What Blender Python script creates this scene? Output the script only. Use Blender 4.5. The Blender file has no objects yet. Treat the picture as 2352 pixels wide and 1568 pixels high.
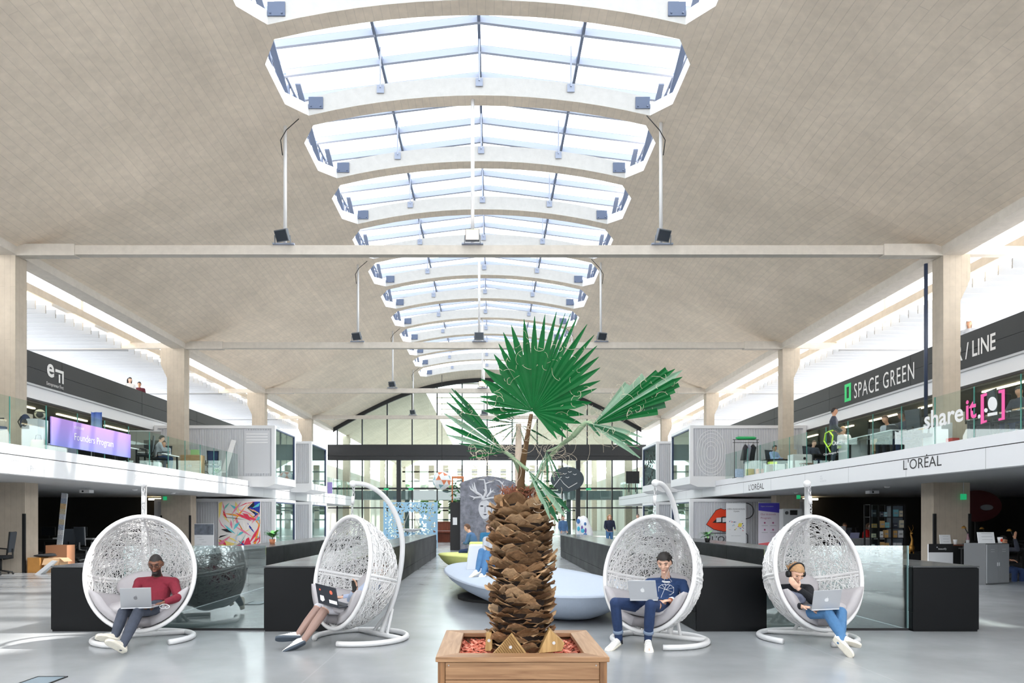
import bpy, bmesh, math, random
import numpy as np
from mathutils import Vector, Matrix, Quaternion
random.seed(7)
sc = bpy.context.scene
COL = sc.collection
PI = math.pi
# ------------------------------------------------------------------ camera
FPX, VX, VY, EYE = 1650.0, 1128.0, 1190.0, 1.52
cam_d = bpy.data.cameras.new('camera')
cam_d.sensor_width = 36.0
cam_d.lens = FPX / 2352 * 36.0
cam_d.shift_x = (1176 - VX) / 2352
cam_d.shift_y = (VY - 784) / 2352
cam_d.clip_end = 500
cam = bpy.data.objects.new('camera', cam_d)
cam.location = (0, 0, EYE)
cam.rotation_euler = (PI / 2, 0, 0)
COL.objects.link(cam)
sc.camera = cam
# ------------------------------------------------------------------ light
world = bpy.data.worlds.new('sky'); sc.world = world
world.use_nodes = True
bgn = world.node_tree.nodes['Background']
bgn.inputs[0].default_value = (0.93, 0.97, 1.0, 1)
bgn.inputs[1].default_value = 4.4
sun_d = bpy.data.lights.new('sun', 'SUN'); sun_d.energy = 5.5; sun_d.angle = math.radians(1.2)
sun_d.color = (1, .96, .9)
sun = bpy.data.objects.new('sun', sun_d); COL.objects.link(sun)
sun.rotation_euler = Vector((-.62, -.12, -.78)).to_track_quat('-Z', 'Y').to_euler()
sun.location = (0, 0, 40)
vs = sc.view_settings
vs.view_transform = 'Standard'; vs.look = 'None'; vs.gamma = 1.0; vs.use_curve_mapping = False
vs.exposure = 1.02
sc.cycles.max_bounces = 10
sc.cycles.diffuse_bounces = 6
sc.cycles.transparent_max_bounces = 24
sc.cycles.caustics_reflective = False
sc.cycles.caustics_refractive = False
sc.cycles.sample_clamp_indirect = 8

# ------------------------------------------------------------------ pixel -> place
def P(px, py, D):
    return Vector((D * (px - VX) / FPX, D, EYE + D * (VY - py) / FPX))
def G(px, py):
    D = EYE * FPX / (py - VY)
    return Vector((D * (px - VX) / FPX, D, 0))
def onx(px, py, x):            # point on the plane X = x
    D = x * FPX / (px - VX)
    return P(px, py, D)
def dx(px, x):
    return x * FPX / (px - VX)

# ------------------------------------------------------------------ materials
def s2l(c):
    c /= 255.0
    return c / 12.92 if c <= .04045 else ((c + .055) / 1.055) ** 2.4
def rgb(r, g, b):
    return (s2l(r), s2l(g), s2l(b), 1)
MATS = {}
def mat(name, col, rough=.6, metal=0., noise=0., nscale=8., bump=0., spec=.5, emit=0., stretch=None, rnoise=0.):
    if name in MATS: return MATS[name]
    m = bpy.data.materials.new(name); m.use_nodes = True
    nt = m.node_tree; b = nt.nodes['Principled BSDF']
    b.inputs['Base Color'].default_value = col
    b.inputs['Roughness'].default_value = rough
    b.inputs['Metallic'].default_value = metal
    b.inputs['Specular IOR Level'].default_value = spec
    if emit:
        b.inputs['Emission Color'].default_value = col
        b.inputs['Emission Strength'].default_value = emit
    if noise or bump or rnoise:
        tc = nt.nodes.new('ShaderNodeTexCoord')
        mp = nt.nodes.new('ShaderNodeMapping')
        nt.links.new(tc.outputs['Object'], mp.inputs[0])
        if stretch: mp.inputs['Scale'].default_value = stretch
        n = nt.nodes.new('ShaderNodeTexNoise'); n.inputs['Scale'].default_value = nscale
        n.inputs['Detail'].default_value = 6; n.inputs['Roughness'].default_value = .65
        nt.links.new(mp.outputs[0], n.inputs['Vector'])
        if noise:
            r = nt.nodes.new('ShaderNodeMapRange')
            r.inputs[1].default_value = .25; r.inputs[2].default_value = .75
            r.inputs[3].default_value = 1 - noise; r.inputs[4].default_value = 1 + noise
            nt.links.new(n.outputs[0], r.inputs[0])
            mx = nt.nodes.new('ShaderNodeVectorMath'); mx.operation = 'SCALE'
            mx.inputs[0].default_value = col[:3]
            nt.links.new(r.outputs[0], mx.inputs['Scale'])
            nt.links.new(mx.outputs[0], b.inputs['Base Color'])
        if rnoise:
            r2 = nt.nodes.new('ShaderNodeMapRange')
            r2.inputs[1].default_value = .3; r2.inputs[2].default_value = .7
            r2.inputs[3].default_value = max(.02, rough - rnoise); r2.inputs[4].default_value = rough + rnoise
            nt.links.new(n.outputs[0], r2.inputs[0]); nt.links.new(r2.outputs[0], b.inputs['Roughness'])
        if bump:
            bp = nt.nodes.new('ShaderNodeBump'); bp.inputs['Strength'].default_value = bump
            bp.inputs['Distance'].default_value = .02
            nt.links.new(n.outputs[0], bp.inputs['Height']); nt.links.new(bp.outputs[0], b.inputs['Normal'])
    MATS[name] = m
    return m
def glass(name, tint=(.9, .96, .94), refl=.06, edge=.6, rough=0.0):
    if name in MATS: return MATS[name]
    m = bpy.data.materials.new(name); m.use_nodes = True
    nt = m.node_tree; nt.nodes.clear()
    o = nt.nodes.new('ShaderNodeOutputMaterial')
    t = nt.nodes.new('ShaderNodeBsdfTransparent'); t.inputs[0].default_value = (*tint, 1)
    g = nt.nodes.new('ShaderNodeBsdfGlossy'); g.inputs['Roughness'].default_value = rough
    g.inputs[0].default_value = (.95, 1, .98, 1)
    lw = nt.nodes.new('ShaderNodeLayerWeight'); lw.inputs[0].default_value = .3
    r = nt.nodes.new('ShaderNodeMapRange')
    r.inputs[3].default_value = refl; r.inputs[4].default_value = edge
    nt.links.new(lw.outputs['Facing'], r.inputs[0])
    pw = nt.nodes.new('ShaderNodeMath'); pw.operation = 'POWER'; pw.inputs[1].default_value = 3
    nt.links.new(lw.outputs['Facing'], pw.inputs[0]); nt.links.new(pw.outputs[0], r.inputs[0])
    mx = nt.nodes.new('ShaderNodeMixShader')
    nt.links.new(r.outputs[0], mx.inputs[0]); nt.links.new(t.outputs[0], mx.inputs[1]); nt.links.new(g.outputs[0], mx.inputs[2])
    nt.links.new(mx.outputs[0], o.inputs[0])
    MATS[name] = m
    return m
def board_concrete(name, col, length=6.0, width=.2, amt=.10, axis='y', dark=.88):
    """concrete with the print of the shuttering boards, running along one axis"""
    if name in MATS: return MATS[name]
    m = bpy.data.materials.new(name); m.use_nodes = True
    nt = m.node_tree; b = nt.nodes['Principled BSDF']; b.inputs['Roughness'].default_value = .85
    b.inputs['Specular IOR Level'].default_value = .2
    L = nt.links.new
    tc = nt.nodes.new('ShaderNodeTexCoord'); sp = nt.nodes.new('ShaderNodeSeparateXYZ'); L(tc.outputs['Object'], sp.inputs[0])
    cb = nt.nodes.new('ShaderNodeCombineXYZ')
    if axis == 'y':
        L(sp.outputs[1], cb.inputs[0]); L(sp.outputs[0], cb.inputs[1])
    else:
        ad = nt.nodes.new('ShaderNodeMath'); L(sp.outputs[0], ad.inputs[0]); L(sp.outputs[1], ad.inputs[1])
        L(sp.outputs[2], cb.inputs[0]); L(ad.outputs[0], cb.inputs[1])
    br = nt.nodes.new('ShaderNodeTexBrick'); br.inputs['Scale'].default_value = 1
    br.inputs['Brick Width'].default_value = length; br.inputs['Row Height'].default_value = width
    br.inputs['Mortar Size'].default_value = .008; br.inputs['Mortar Smooth'].default_value = .3
    br.inputs['Color1'].default_value = (1 - amt, 1 - amt, 1 - amt, 1); br.inputs['Color2'].default_value = (1 + amt, 1 + amt * .9, 1 + amt * .8, 1)
    br.inputs['Mortar'].default_value = (dark, dark, dark, 1); br.offset = .37
    L(cb.outputs[0], br.inputs['Vector'])
    n = nt.nodes.new('ShaderNodeTexNoise'); n.inputs['Scale'].default_value = .55; n.inputs['Detail'].default_value = 8; n.inputs['Roughness'].default_value = .6
    L(tc.outputs['Object'], n.inputs['Vector'])
    n2 = nt.nodes.new('ShaderNodeTexNoise'); n2.inputs['Scale'].default_value = 5; n2.inputs['Detail'].default_value = 8
    L(cb.outputs[0], n2.inputs['Vector'])
    r = nt.nodes.new('ShaderNodeMapRange'); r.inputs[1].default_value = .3; r.inputs[2].default_value = .7; r.inputs[3].default_value = .9; r.inputs[4].default_value = 1.08
    L(n.outputs[0], r.inputs[0])
    r2 = nt.nodes.new('ShaderNodeMapRange'); r2.inputs[1].default_value = .3; r2.inputs[2].default_value = .7; r2.inputs[3].default_value = .94; r2.inputs[4].default_value = 1.05
    L(n2.outputs[0], r2.inputs[0])
    mu = nt.nodes.new('ShaderNodeMath'); mu.operation = 'MULTIPLY'; L(r.outputs[0], mu.inputs[0]); L(r2.outputs[0], mu.inputs[1])
    v1 = nt.nodes.new('ShaderNodeVectorMath'); v1.operation = 'SCALE'; L(br.outputs[0], v1.inputs[0]); L(mu.outputs[0], v1.inputs['Scale'])
    v2 = nt.nodes.new('ShaderNodeVectorMath'); v2.operation = 'MULTIPLY'; v2.inputs[1].default_value = col[:3]; L(v1.outputs[0], v2.inputs[0])
    L(v2.outputs[0], b.inputs['Base Color'])
    bp = nt.nodes.new('ShaderNodeBump'); bp.inputs['Strength'].default_value = .25; bp.inputs['Distance'].default_value = .03
    L(br.outputs['Fac'], bp.inputs['Height']); bp.invert = True; L(bp.outputs[0], b.inputs['Normal'])
    MATS[name] = m
    return m
def wood(name, c1, c2, axis=0, scale=3.0, rough=.55):
    if name in MATS: return MATS[name]
    m = bpy.data.materials.new(name); m.use_nodes = True
    nt = m.node_tree; b = nt.nodes['Principled BSDF']; b.inputs['Roughness'].default_value = rough
    L = nt.links.new
    tc = nt.nodes.new('ShaderNodeTexCoord'); mp = nt.nodes.new('ShaderNodeMapping')
    s = [14, 14, 14]; s[axis] = .9; mp.inputs['Scale'].default_value = s
    L(tc.outputs['Object'], mp.inputs[0])
    n = nt.nodes.new('ShaderNodeTexNoise'); n.inputs['Scale'].default_value = scale; n.inputs['Detail'].default_value = 5; n.inputs['Distortion'].default_value = .8
    L(mp.outputs[0], n.inputs['Vector'])
    cr = nt.nodes.new('ShaderNodeValToRGB'); cr.color_ramp.elements[0].position = .3; cr.color_ramp.elements[1].position = .7
    cr.color_ramp.elements[0].color = c1; cr.color_ramp.elements[1].color = c2
    L(n.outputs[0], cr.inputs[0]); L(cr.outputs[0], b.inputs['Base Color'])
    MATS[name] = m
    return m
VAULT = board_concrete('vault_concrete', rgb(240, 225, 207), amt=.022)
COLM = board_concrete('column_concrete', rgb(190, 178, 162), length=4, width=.16, amt=.02, axis='z', dark=.9)
BEAM = mat('beam_concrete', rgb(203, 195, 184), .85, noise=.1, nscale=4, bump=.2)
LIPM = mat('upstand_concrete', rgb(186, 184, 180), .85, noise=.07, nscale=5, bump=.2)
WHITE = mat('white_paint', rgb(222, 223, 225), .45)
WMETAL = mat('white_metal', rgb(216, 216, 217), .35, spec=.5)
STEELB = mat('blue_grey_steel', rgb(84, 96, 120), .5)
STEELP = mat('pale_steel', rgb(146, 154, 172), .5)
BLACKM = mat('black_steel', rgb(34, 36, 40), .4, rnoise=.1, nscale=4)
DARKG = mat('charcoal_cladding', rgb(40, 43, 46), .55, noise=.05, nscale=3)
BLK = mat('near_black', rgb(22, 22, 24), .6)
GREYM = mat('grey_paint', rgb(150, 152, 154), .5)
DGREY = mat('dark_grey_paint', rgb(78, 80, 82), .5)
GREYL = mat('light_grey_paint', rgb(198, 200, 203), .5)
SKYGL = glass('roof_glass', (.50, .51, .52), .03, .25)
BALGL = glass('balustrade_glass', (.88, .94, .92), .035, .2)
GUARD = glass('guard_glass', (.70, .78, .79), .16, .9)
WINGL = glass('window_glass', (.46, .54, .51), .06, .5)
GEDGE = mat('glass_edge', rgb(60, 130, 120), .2)
WARM = mat('warm_lamp', rgb(255, 226, 175), .5, emit=9)
COOLL = mat('cool_lamp', rgb(255, 232, 196), .5, emit=2.6)
EXITG = mat('exit_green', rgb(30, 150, 96), .5, emit=.5)

# ------------------------------------------------------------------ mesh helpers
def frame(d, up=Vector((0, 0, 1))):
    d = Vector(d).normalized()
    if abs(d.dot(up)) > .98: up = Vector((0, 1, 0))
    x = d.cross(up).normalized(); y = x.cross(d).normalized()
    return x, y
class MB:
    def __init__(s):
        s.v = []; s.f = []; s.mi = []; s.m = 0
    def add(s, vs, fs):
        o = len(s.v); s.v.extend([tuple(q) for q in vs]); s.f.extend([tuple(i + o for i in q) for q in fs]); s.mi.extend([s.m] * len(fs)); return s
    def box(s, x0, x1, y0, y1, z0, z1):
        vs = [(x, y, z) for x in (x0, x1) for y in (y0, y1) for z in (z0, z1)]
        return s.add(vs, [(0, 1, 3, 2), (4, 6, 7, 5), (0, 4, 5, 1), (2, 3, 7, 6), (0, 2, 6, 4), (1, 5, 7, 3)])
    def obox(s, c, hx, hy, hz, M=None):
        M = M or Matrix.Identity(3); c = Vector(c)
        vs = [c + M @ Vector((x * hx, y * hy, z * hz)) for x in (-1, 1) for y in (-1, 1) for z in (-1, 1)]
        return s.add(vs, [(0, 1, 3, 2), (4, 6, 7, 5), (0, 4, 5, 1), (2, 3, 7, 6), (0, 2, 6, 4), (1, 5, 7, 3)])
    def bar(s, a, b, w, h, up=Vector((0, 0, 1))):
        a = Vector(a); b = Vector(b); x, y = frame(b - a, up)
        vs = [p + x * (i * w / 2) + y * (j * h / 2) for p in (a, b) for i, j in ((-1, -1), (1, -1), (1, 1), (-1, 1))]
        return s.add(vs, [(0, 1, 2, 3), (7, 6, 5, 4), (0, 4, 5, 1), (1, 5, 6, 2), (2, 6, 7, 3), (3, 7, 4, 0)])
    def tube(s, pts, r, n=8, caps=True, closed=False, flat=1.0, up=Vector((0, 0, 1))):
        pts = [Vector(p) for p in pts]; k = len(pts)
        rs = r if isinstance(r, (list, tuple)) else [r] * k
        o = []; px = None
        for i, p in enumerate(pts):
            if closed: d = pts[(i + 1) % k] - pts[i - 1]
            else: d = pts[min(i + 1, k - 1)] - pts[max(i - 1, 0)]
            if d.length < 1e-9: d = Vector((0, 0, 1))
            d.normalize()
            if px is None: x, y = frame(d, up)
            else:
                x = px - d * px.dot(d)
                if x.length < 1e-6: x, y = frame(d, up)
                else: x.normalize(); y = d.cross(x) * -1
            px = x
            y = x.cross(d)
            for j in range(n):
                a = 2 * PI * j / n
                o.append(p + x * (math.cos(a) * rs[i]) + y * (math.sin(a) * rs[i] * flat))
        fs = []
        for i in range(k if closed else k - 1):
            for j in range(n):
                a = i * n + j; b = i * n + (j + 1) % n; c = ((i + 1) % k) * n + (j + 1) % n; d = ((i + 1) % k) * n + j
                fs.append((a, b, c, d))
        if caps and not closed:
            fs.append(tuple(range(n - 1, -1, -1))); fs.append(tuple((k - 1) * n + j for j in range(n)))
        return s.add(o, fs)
    def loft(s, rings, caps=True, closed_u=True):
        n = len(rings[0]); o = [q for r in rings for q in r]; fs = []
        for i in range(len(rings) - 1):
            for j in range(n if closed_u else n - 1):
                fs.append((i * n + j, i * n + (j + 1) % n, (i + 1) * n + (j + 1) % n, (i + 1) * n + j))
        if caps:
            fs.append(tuple(range(n - 1, -1, -1))); fs.append(tuple((len(rings) - 1) * n + j for j in range(n)))
        return s.add(o, fs)
    def ell(s, c, rx, ry, rz, nu=14, nv=9, M=None):
        M = M or Matrix.Identity(3); c = Vector(c); o = []; fs = []
        for i in range(nv + 1):
            t = PI * i / nv
            for j in range(nu):
                a = 2 * PI * j / nu
                o.append(c + M @ Vector((rx * math.sin(t) * math.cos(a), ry * math.sin(t) * math.sin(a), rz * math.cos(t))))
        for i in range(nv):
            for j in range(nu):
                fs.append((i * nu + j, (i + 1) * nu + j, (i + 1) * nu + (j + 1) % nu, i * nu + (j + 1) % nu))
        return s.add(o, fs)
    def lathe(s, prof, c=(0, 0, 0), n=16):
        rings = [[Vector((c[0] + r * math.cos(2 * PI * j / n), c[1] + r * math.sin(2 * PI * j / n), c[2] + z)) for j in range(n)] for r, z in prof]
        return s.loft(rings)
    def prism(s, poly, fn, d0, d1):
        """poly of (a,b), fn(a,b,d) -> xyz, closed solid between d0 and d1"""
        n = len(poly); o = [fn(a, b, d0) for a, b in poly] + [fn(a, b, d1) for a, b in poly]
        fs = [tuple(range(n)), tuple(range(2 * n - 1, n - 1, -1))]
        fs += [(i, i + n, (i + 1) % n + n, (i + 1) % n) for i in range(n)]
        return s.add(o, fs)
    def mesh(s, name, off=(0, 0, 0), smooth=False):
        me = bpy.data.meshes.new(name)
        off = Vector(off)
        me.from_pydata([(a - off[0], b - off[1], c - off[2]) for a, b, c in s.v], [], s.f)
        if any(s.mi): me.polygons.foreach_set('material_index', s.mi)
        if smooth: me.polygons.foreach_set('use_smooth', [True] * len(me.polygons))
        me.update()
        return me
    def build(s, name, m, parent=None, smooth=False, bevel=0, world=True, fix=False):
        """one mesh object. world=True: the numbers are world ones (taken relative to the parent's base)."""
        if parent is None:
            a = np.array(s.v); lo = a.min(0); hi = a.max(0)
            off = Vector(((lo[0] + hi[0]) / 2, (lo[1] + hi[1]) / 2, lo[2]))
        else:
            off = Vector(BASE.get(parent.name, (0, 0, 0))) if world else Vector((0, 0, 0))
        me = s.mesh(name, off, smooth)
        if fix:
            bm = bmesh.new(); bm.from_mesh(me); bmesh.ops.recalc_face_normals(bm, faces=bm.faces); bm.to_mesh(me); bm.free()
        for q in (m if isinstance(m, (list, tuple)) else [m]): me.materials.append(q)
        o = bpy.data.objects.new(name, me); COL.objects.link(o)
        if parent is None: o.location = off; BASE[o.name] = off
        else:
            o.parent = parent
            BASE[o.name] = Vector(BASE.get(parent.name, (0, 0, 0)))
        if bevel:
            b = o.modifiers.new('bevel', 'BEVEL'); b.width = bevel; b.segments = 2; b.limit_method = 'ANGLE'
        return o
BASE = {}
def tag(o, label=None, cat=None, group=None, kind=None):
    if label: o['label'] = label
    if cat: o['category'] = cat
    if group: o['group'] = group
    if kind: o['kind'] = kind
    return o
def thing(name, label, cat, loc=(0, 0, 0), rz=0, group=None, kind=None):
    o = bpy.data.objects.new(name, None); o.empty_display_size = .1
    COL.objects.link(o); o.location = loc; o.rotation_euler = (0, 0, rz)
    BASE[o.name] = Vector(loc)
    return tag(o, label, cat, group, kind)
def share(o, parent, loc=(0, 0, 0), rot=None, scale=None, M=None, name=None):
    """another object that shares o's mesh"""
    c = bpy.data.objects.new(name or o.name.split('.')[0], o.data); COL.objects.link(c); c.parent = parent
    for md in o.modifiers:
        b = c.modifiers.new(md.name, md.type)
        if md.type == 'BEVEL': b.width = md.width; b.segments = md.segments; b.limit_method = md.limit_method
    if M is not None: c.matrix_local = M
    else:
        c.location = loc
        if rot: c.rotation_euler = rot
        if scale: c.scale = scale
    BASE[c.name] = BASE.get(parent.name, Vector()) if parent else Vector(loc)
    return c
def copy_tree(o, parent=None, loc=None, rz=None, label=None):
    c = o.copy(); COL.objects.link(c); c.parent = parent
    if loc is not None: c.location = loc
    if rz is not None: c.rotation_euler = (0, 0, rz)
    if label: c['label'] = label
    for ch in [q for q in bpy.data.objects if q.parent == o]: copy_tree(ch, c)
    return c
def text(s, m, org, ux, uy, h, parent=None, name='lettering', depth=.004, align='LEFT', width=None, bold=0., space=1.0):
    """flat lettering: origin, right and up directions, cap height (about), optional fitted width"""
    cu = bpy.data.curves.new(name, 'FONT'); cu.body = s; cu.size = 1; cu.align_x = align; cu.space_character = space
    cu.resolution_u = 3; cu.offset = bold
    to = bpy.data.objects.new(name, cu); COL.objects.link(to)
    dg = bpy.context.evaluated_depsgraph_get()
    me = bpy.data.meshes.new_from_object(to.evaluated_get(dg))
    bpy.data.objects.remove(to); bpy.data.curves.remove(cu)
    n = len(me.vertices); a = np.empty(n * 3, np.float32); me.vertices.foreach_get('co', a); a = a.reshape(n, 3).astype(float)
    ux = Vector(ux).normalized(); uy = Vector(uy).normalized(); un = ux.cross(uy)
    sy = h / .73; sx = sy
    if width: 
        w0 = a[:, 0].max() - a[:, 0].min(); sx = width / w0
        if align == 'LEFT': a[:, 0] -= a[:, 0].min()
    base = Vector(BASE.get(parent.name, (0, 0, 0))) if parent else Vector((0, 0, 0))
    o0 = np.array(Vector(org) - base + un * depth)
    w = o0 + np.outer(a[:, 0] * sx, np.array(ux)) + np.outer(a[:, 1] * sy, np.array(uy)) + np.outer(a[:, 2], np.array(un))
    me.vertices.foreach_set('co', w.astype(np.float32).ravel()); me.update()
    me.materials.clear(); me.materials.append(m); me.name = name
    o = bpy.data.objects.new(name, me); COL.objects.link(o)
    if parent: o.parent = parent; BASE[o.name] = base
    return o
def flat(poly, m, parent, org, ux, uy, name, off=.003, thick=.004):
    """a thin plate: 2D outline laid on a surface"""
    ux = Vector(ux).normalized(); uy = Vector(uy).normalized(); un = ux.cross(uy); org = Vector(org)
    mb = MB(); mb.prism(poly, lambda a, b, d: org + ux * a + uy * b + un * d, off, off + thick)
    return mb.build(name, m, parent, fix=True)
def circ(cx, cy, rx, ry=None, n=24, a0=0, a1=2 * PI):
    ry = ry or rx
    return [(cx + rx * math.cos(a0 + (a1 - a0) * i / n), cy + ry * math.sin(a0 + (a1 - a0) * i / n)) for i in range(n if abs(a1 - a0 - 2 * PI) < 1e-6 else n + 1)]
# ================================================================== the hall
FLOODW = 6
V3 = Vector
AX, HALF, SPR, CROWN = -.33, 12.97, 9.1, 13.3
Y0, Y1 = -24.0, 60.3
BAY, BEAM1 = 11.06, 20.1
MOD = BAY / 3
def vz(x, y):
    u = x - AX
    z = CROWN - (CROWN - SPR) * (u / HALF) ** 2
    dy = (y - BEAM1 + BAY / 2) % BAY - BAY / 2
    t = min(1, max(0, (abs(u) - 6.5) / (HALF - 6.5)))
    return z - .62 * math.exp(-abs(dy) / 2.4) * (t ** 1.6) * (1 - t) * 4
# ---- floor
def floor_mat():
    m = bpy.data.materials.new('polished_concrete'); m.use_nodes = True; nt = m.node_tree; b = nt.nodes['Principled BSDF']; L = nt.links.new
    tc = nt.nodes.new('ShaderNodeTexCoord')
    n = nt.nodes.new('ShaderNodeTexNoise'); n.inputs['Scale'].default_value = .35; n.inputs['Detail'].default_value = 10; n.inputs['Roughness'].default_value = .58
    L(tc.outputs['Object'], n.inputs['Vector'])
    cr = nt.nodes.new('ShaderNodeValToRGB'); cr.color_ramp.elements[0].position = .3; cr.color_ramp.elements[1].position = .72
    cr.color_ramp.elements[0].color = rgb(138, 141, 144); cr.color_ramp.elements[1].color = rgb(172, 175, 178)
    L(n.outputs[0], cr.inputs[0])
    br = nt.nodes.new('ShaderNodeTexBrick'); br.offset = 0; br.inputs['Scale'].default_value = 1; br.inputs['Brick Width'].default_value = 5.53; br.inputs['Row Height'].default_value = 3.69
    br.inputs['Mortar Size'].default_value = .008; br.inputs['Mortar Smooth'].default_value = .2
    br.inputs['Color1'].default_value = br.inputs['Color2'].default_value = (1, 1, 1, 1); br.inputs['Mortar'].default_value = (1.1, 1.1, 1.1, 1)
    mp = nt.nodes.new('ShaderNodeMapping'); mp.inputs['Location'].default_value = (1.75, 1.2, 0); L(tc.outputs['Object'], mp.inputs[0]); L(mp.outputs[0], br.inputs['Vector'])
    mx = nt.nodes.new('ShaderNodeVectorMath'); mx.operation = 'MULTIPLY'; L(cr.outputs[0], mx.inputs[0]); L(br.outputs[0], mx.inputs[1]); L(mx.outputs[0], b.inputs['Base Color'])
    r = nt.nodes.new('ShaderNodeMapRange'); r.inputs[1].default_value = .3; r.inputs[2].default_value = .7; r.inputs[3].default_value = .18; r.inputs[4].default_value = .24
    n2 = nt.nodes.new('ShaderNodeTexNoise'); n2.inputs['Scale'].default_value = 2.2; n2.inputs['Detail'].default_value = 6; L(tc.outputs['Object'], n2.inputs['Vector'])
    L(n2.outputs[0], r.inputs[0]); L(r.outputs[0], b.inputs['Roughness'])
    bp = nt.nodes.new('ShaderNodeBump'); bp.inputs['Strength'].default_value = .008; bp.inputs['Distance'].default_value = .05; L(n2.outputs[0], bp.inputs['Height']); L(bp.outputs[0], b.inputs['Normal'])
    return m
FLOORM = floor_mat()
fl = bpy.data.objects.new('floor', MB().box(-34, 34, -30, 120, -.3, 0).mesh('floor')); fl.data.materials.append(FLOORM); COL.objects.link(fl); tag(fl, kind='structure')
# ---- vault with its row of skylight openings
OA, CH, CY = 5.2, .45, .75           # half width of an opening, corner cut in x, in y
RIBW = .5
LIP0 = 16.33
ks = list(range(-10, 12))            # far lips at LIP0 + k*MOD
def xs_side(): return [5.2 + (HALF - 5.2) * i / 16 for i in range(17)]
mbv = MB()
def gridpatch(xs, ys):
    vs = [(x, y, vz(x, y)) for y in ys for x in xs]; n = len(xs)
    fs = [(j * n + i, j * n + i + 1, (j + 1) * n + i + 1, (j + 1) * n + i) for j in range(len(ys) - 1) for i in range(n - 1)]
    mbv.add(vs, fs)
ya = LIP0 + ks[0] * MOD
ny = int((Y1 - ya) / .37)
ysv = [ya + (Y1 - ya) * i / ny for i in range(ny + 1)]
for sgn in (-1, 1):
    gridpatch([AX + sgn * q for q in xs_side()], ysv)
cx_ = [AX + q for q in np.linspace(-4.75, 4.75, 15)]
mbu = MB()
yl_end = None
for k in ks:
    yl = LIP0 + k * MOD                    # rib from yl to yl+RIBW
    yo0, yo1 = yl + RIBW, yl + MOD         # the opening after the rib
    last = yo1 > Y1 - 1
    xr = [AX - 5.2] + cx_ + [AX + 5.2]
    if last:
        gridpatch(xr, [yl, yl + RIBW, (yl + Y1) / 2, Y1]); yl_end = yl
    else:
        gridpatch(xr, [yl, yl + RIBW])
        for sgn in (-1, 1):
            a, b = AX + sgn * 5.2, AX + sgn * 4.75
            for ye, yi in ((yo0, yo0 + CY), (yo1, yo1 - CY)):
                mbv.add([(a, ye, vz(a, ye)), (b, ye, vz(b, ye)), (a, yi, vz(a, yi))], [(0, 1, 2)])
ceil = mbv.build('ceiling', VAULT, None, smooth=False); tag(ceil, kind='structure')
# ---- concrete upstands round the openings (one kerb per rib and per side), lantern roof, panes
UP = .5
EAVE, RIDGE = 14.25, 14.95
def roofz(x): return RIDGE - (RIDGE - EAVE) * abs(x - AX) / 5.6
pane_data = {}
def pane_obj(parent, x0, x1, y0, y1):
    key = (round(x0, 3), round(x1, 3))
    if key not in pane_data:
        mb = MB(); w = (y1 - y0) / 2 - .03; e = .03
        s = 1 if x1 > x0 else -1
        mb.add([(x0 + e, -w, roofz(x0 + e)), (x1 - e, -w, roofz(x1 - e)), (x1 - e, w, roofz(x1 - e)), (x0 + e, w, roofz(x0 + e))], [(0, 1, 2, 3)])
        me = mb.mesh('pane'); me.materials.append(SKYGL); pane_data[key] = me
    o = bpy.data.objects.new('pane', pane_data[key]); COL.objects.link(o); o.parent = parent
    b = BASE[parent.name]
    o.location = (-b[0], (y0 + y1) / 2 - b[1], .08 - b[2])
    return o
nwin = 0
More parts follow.
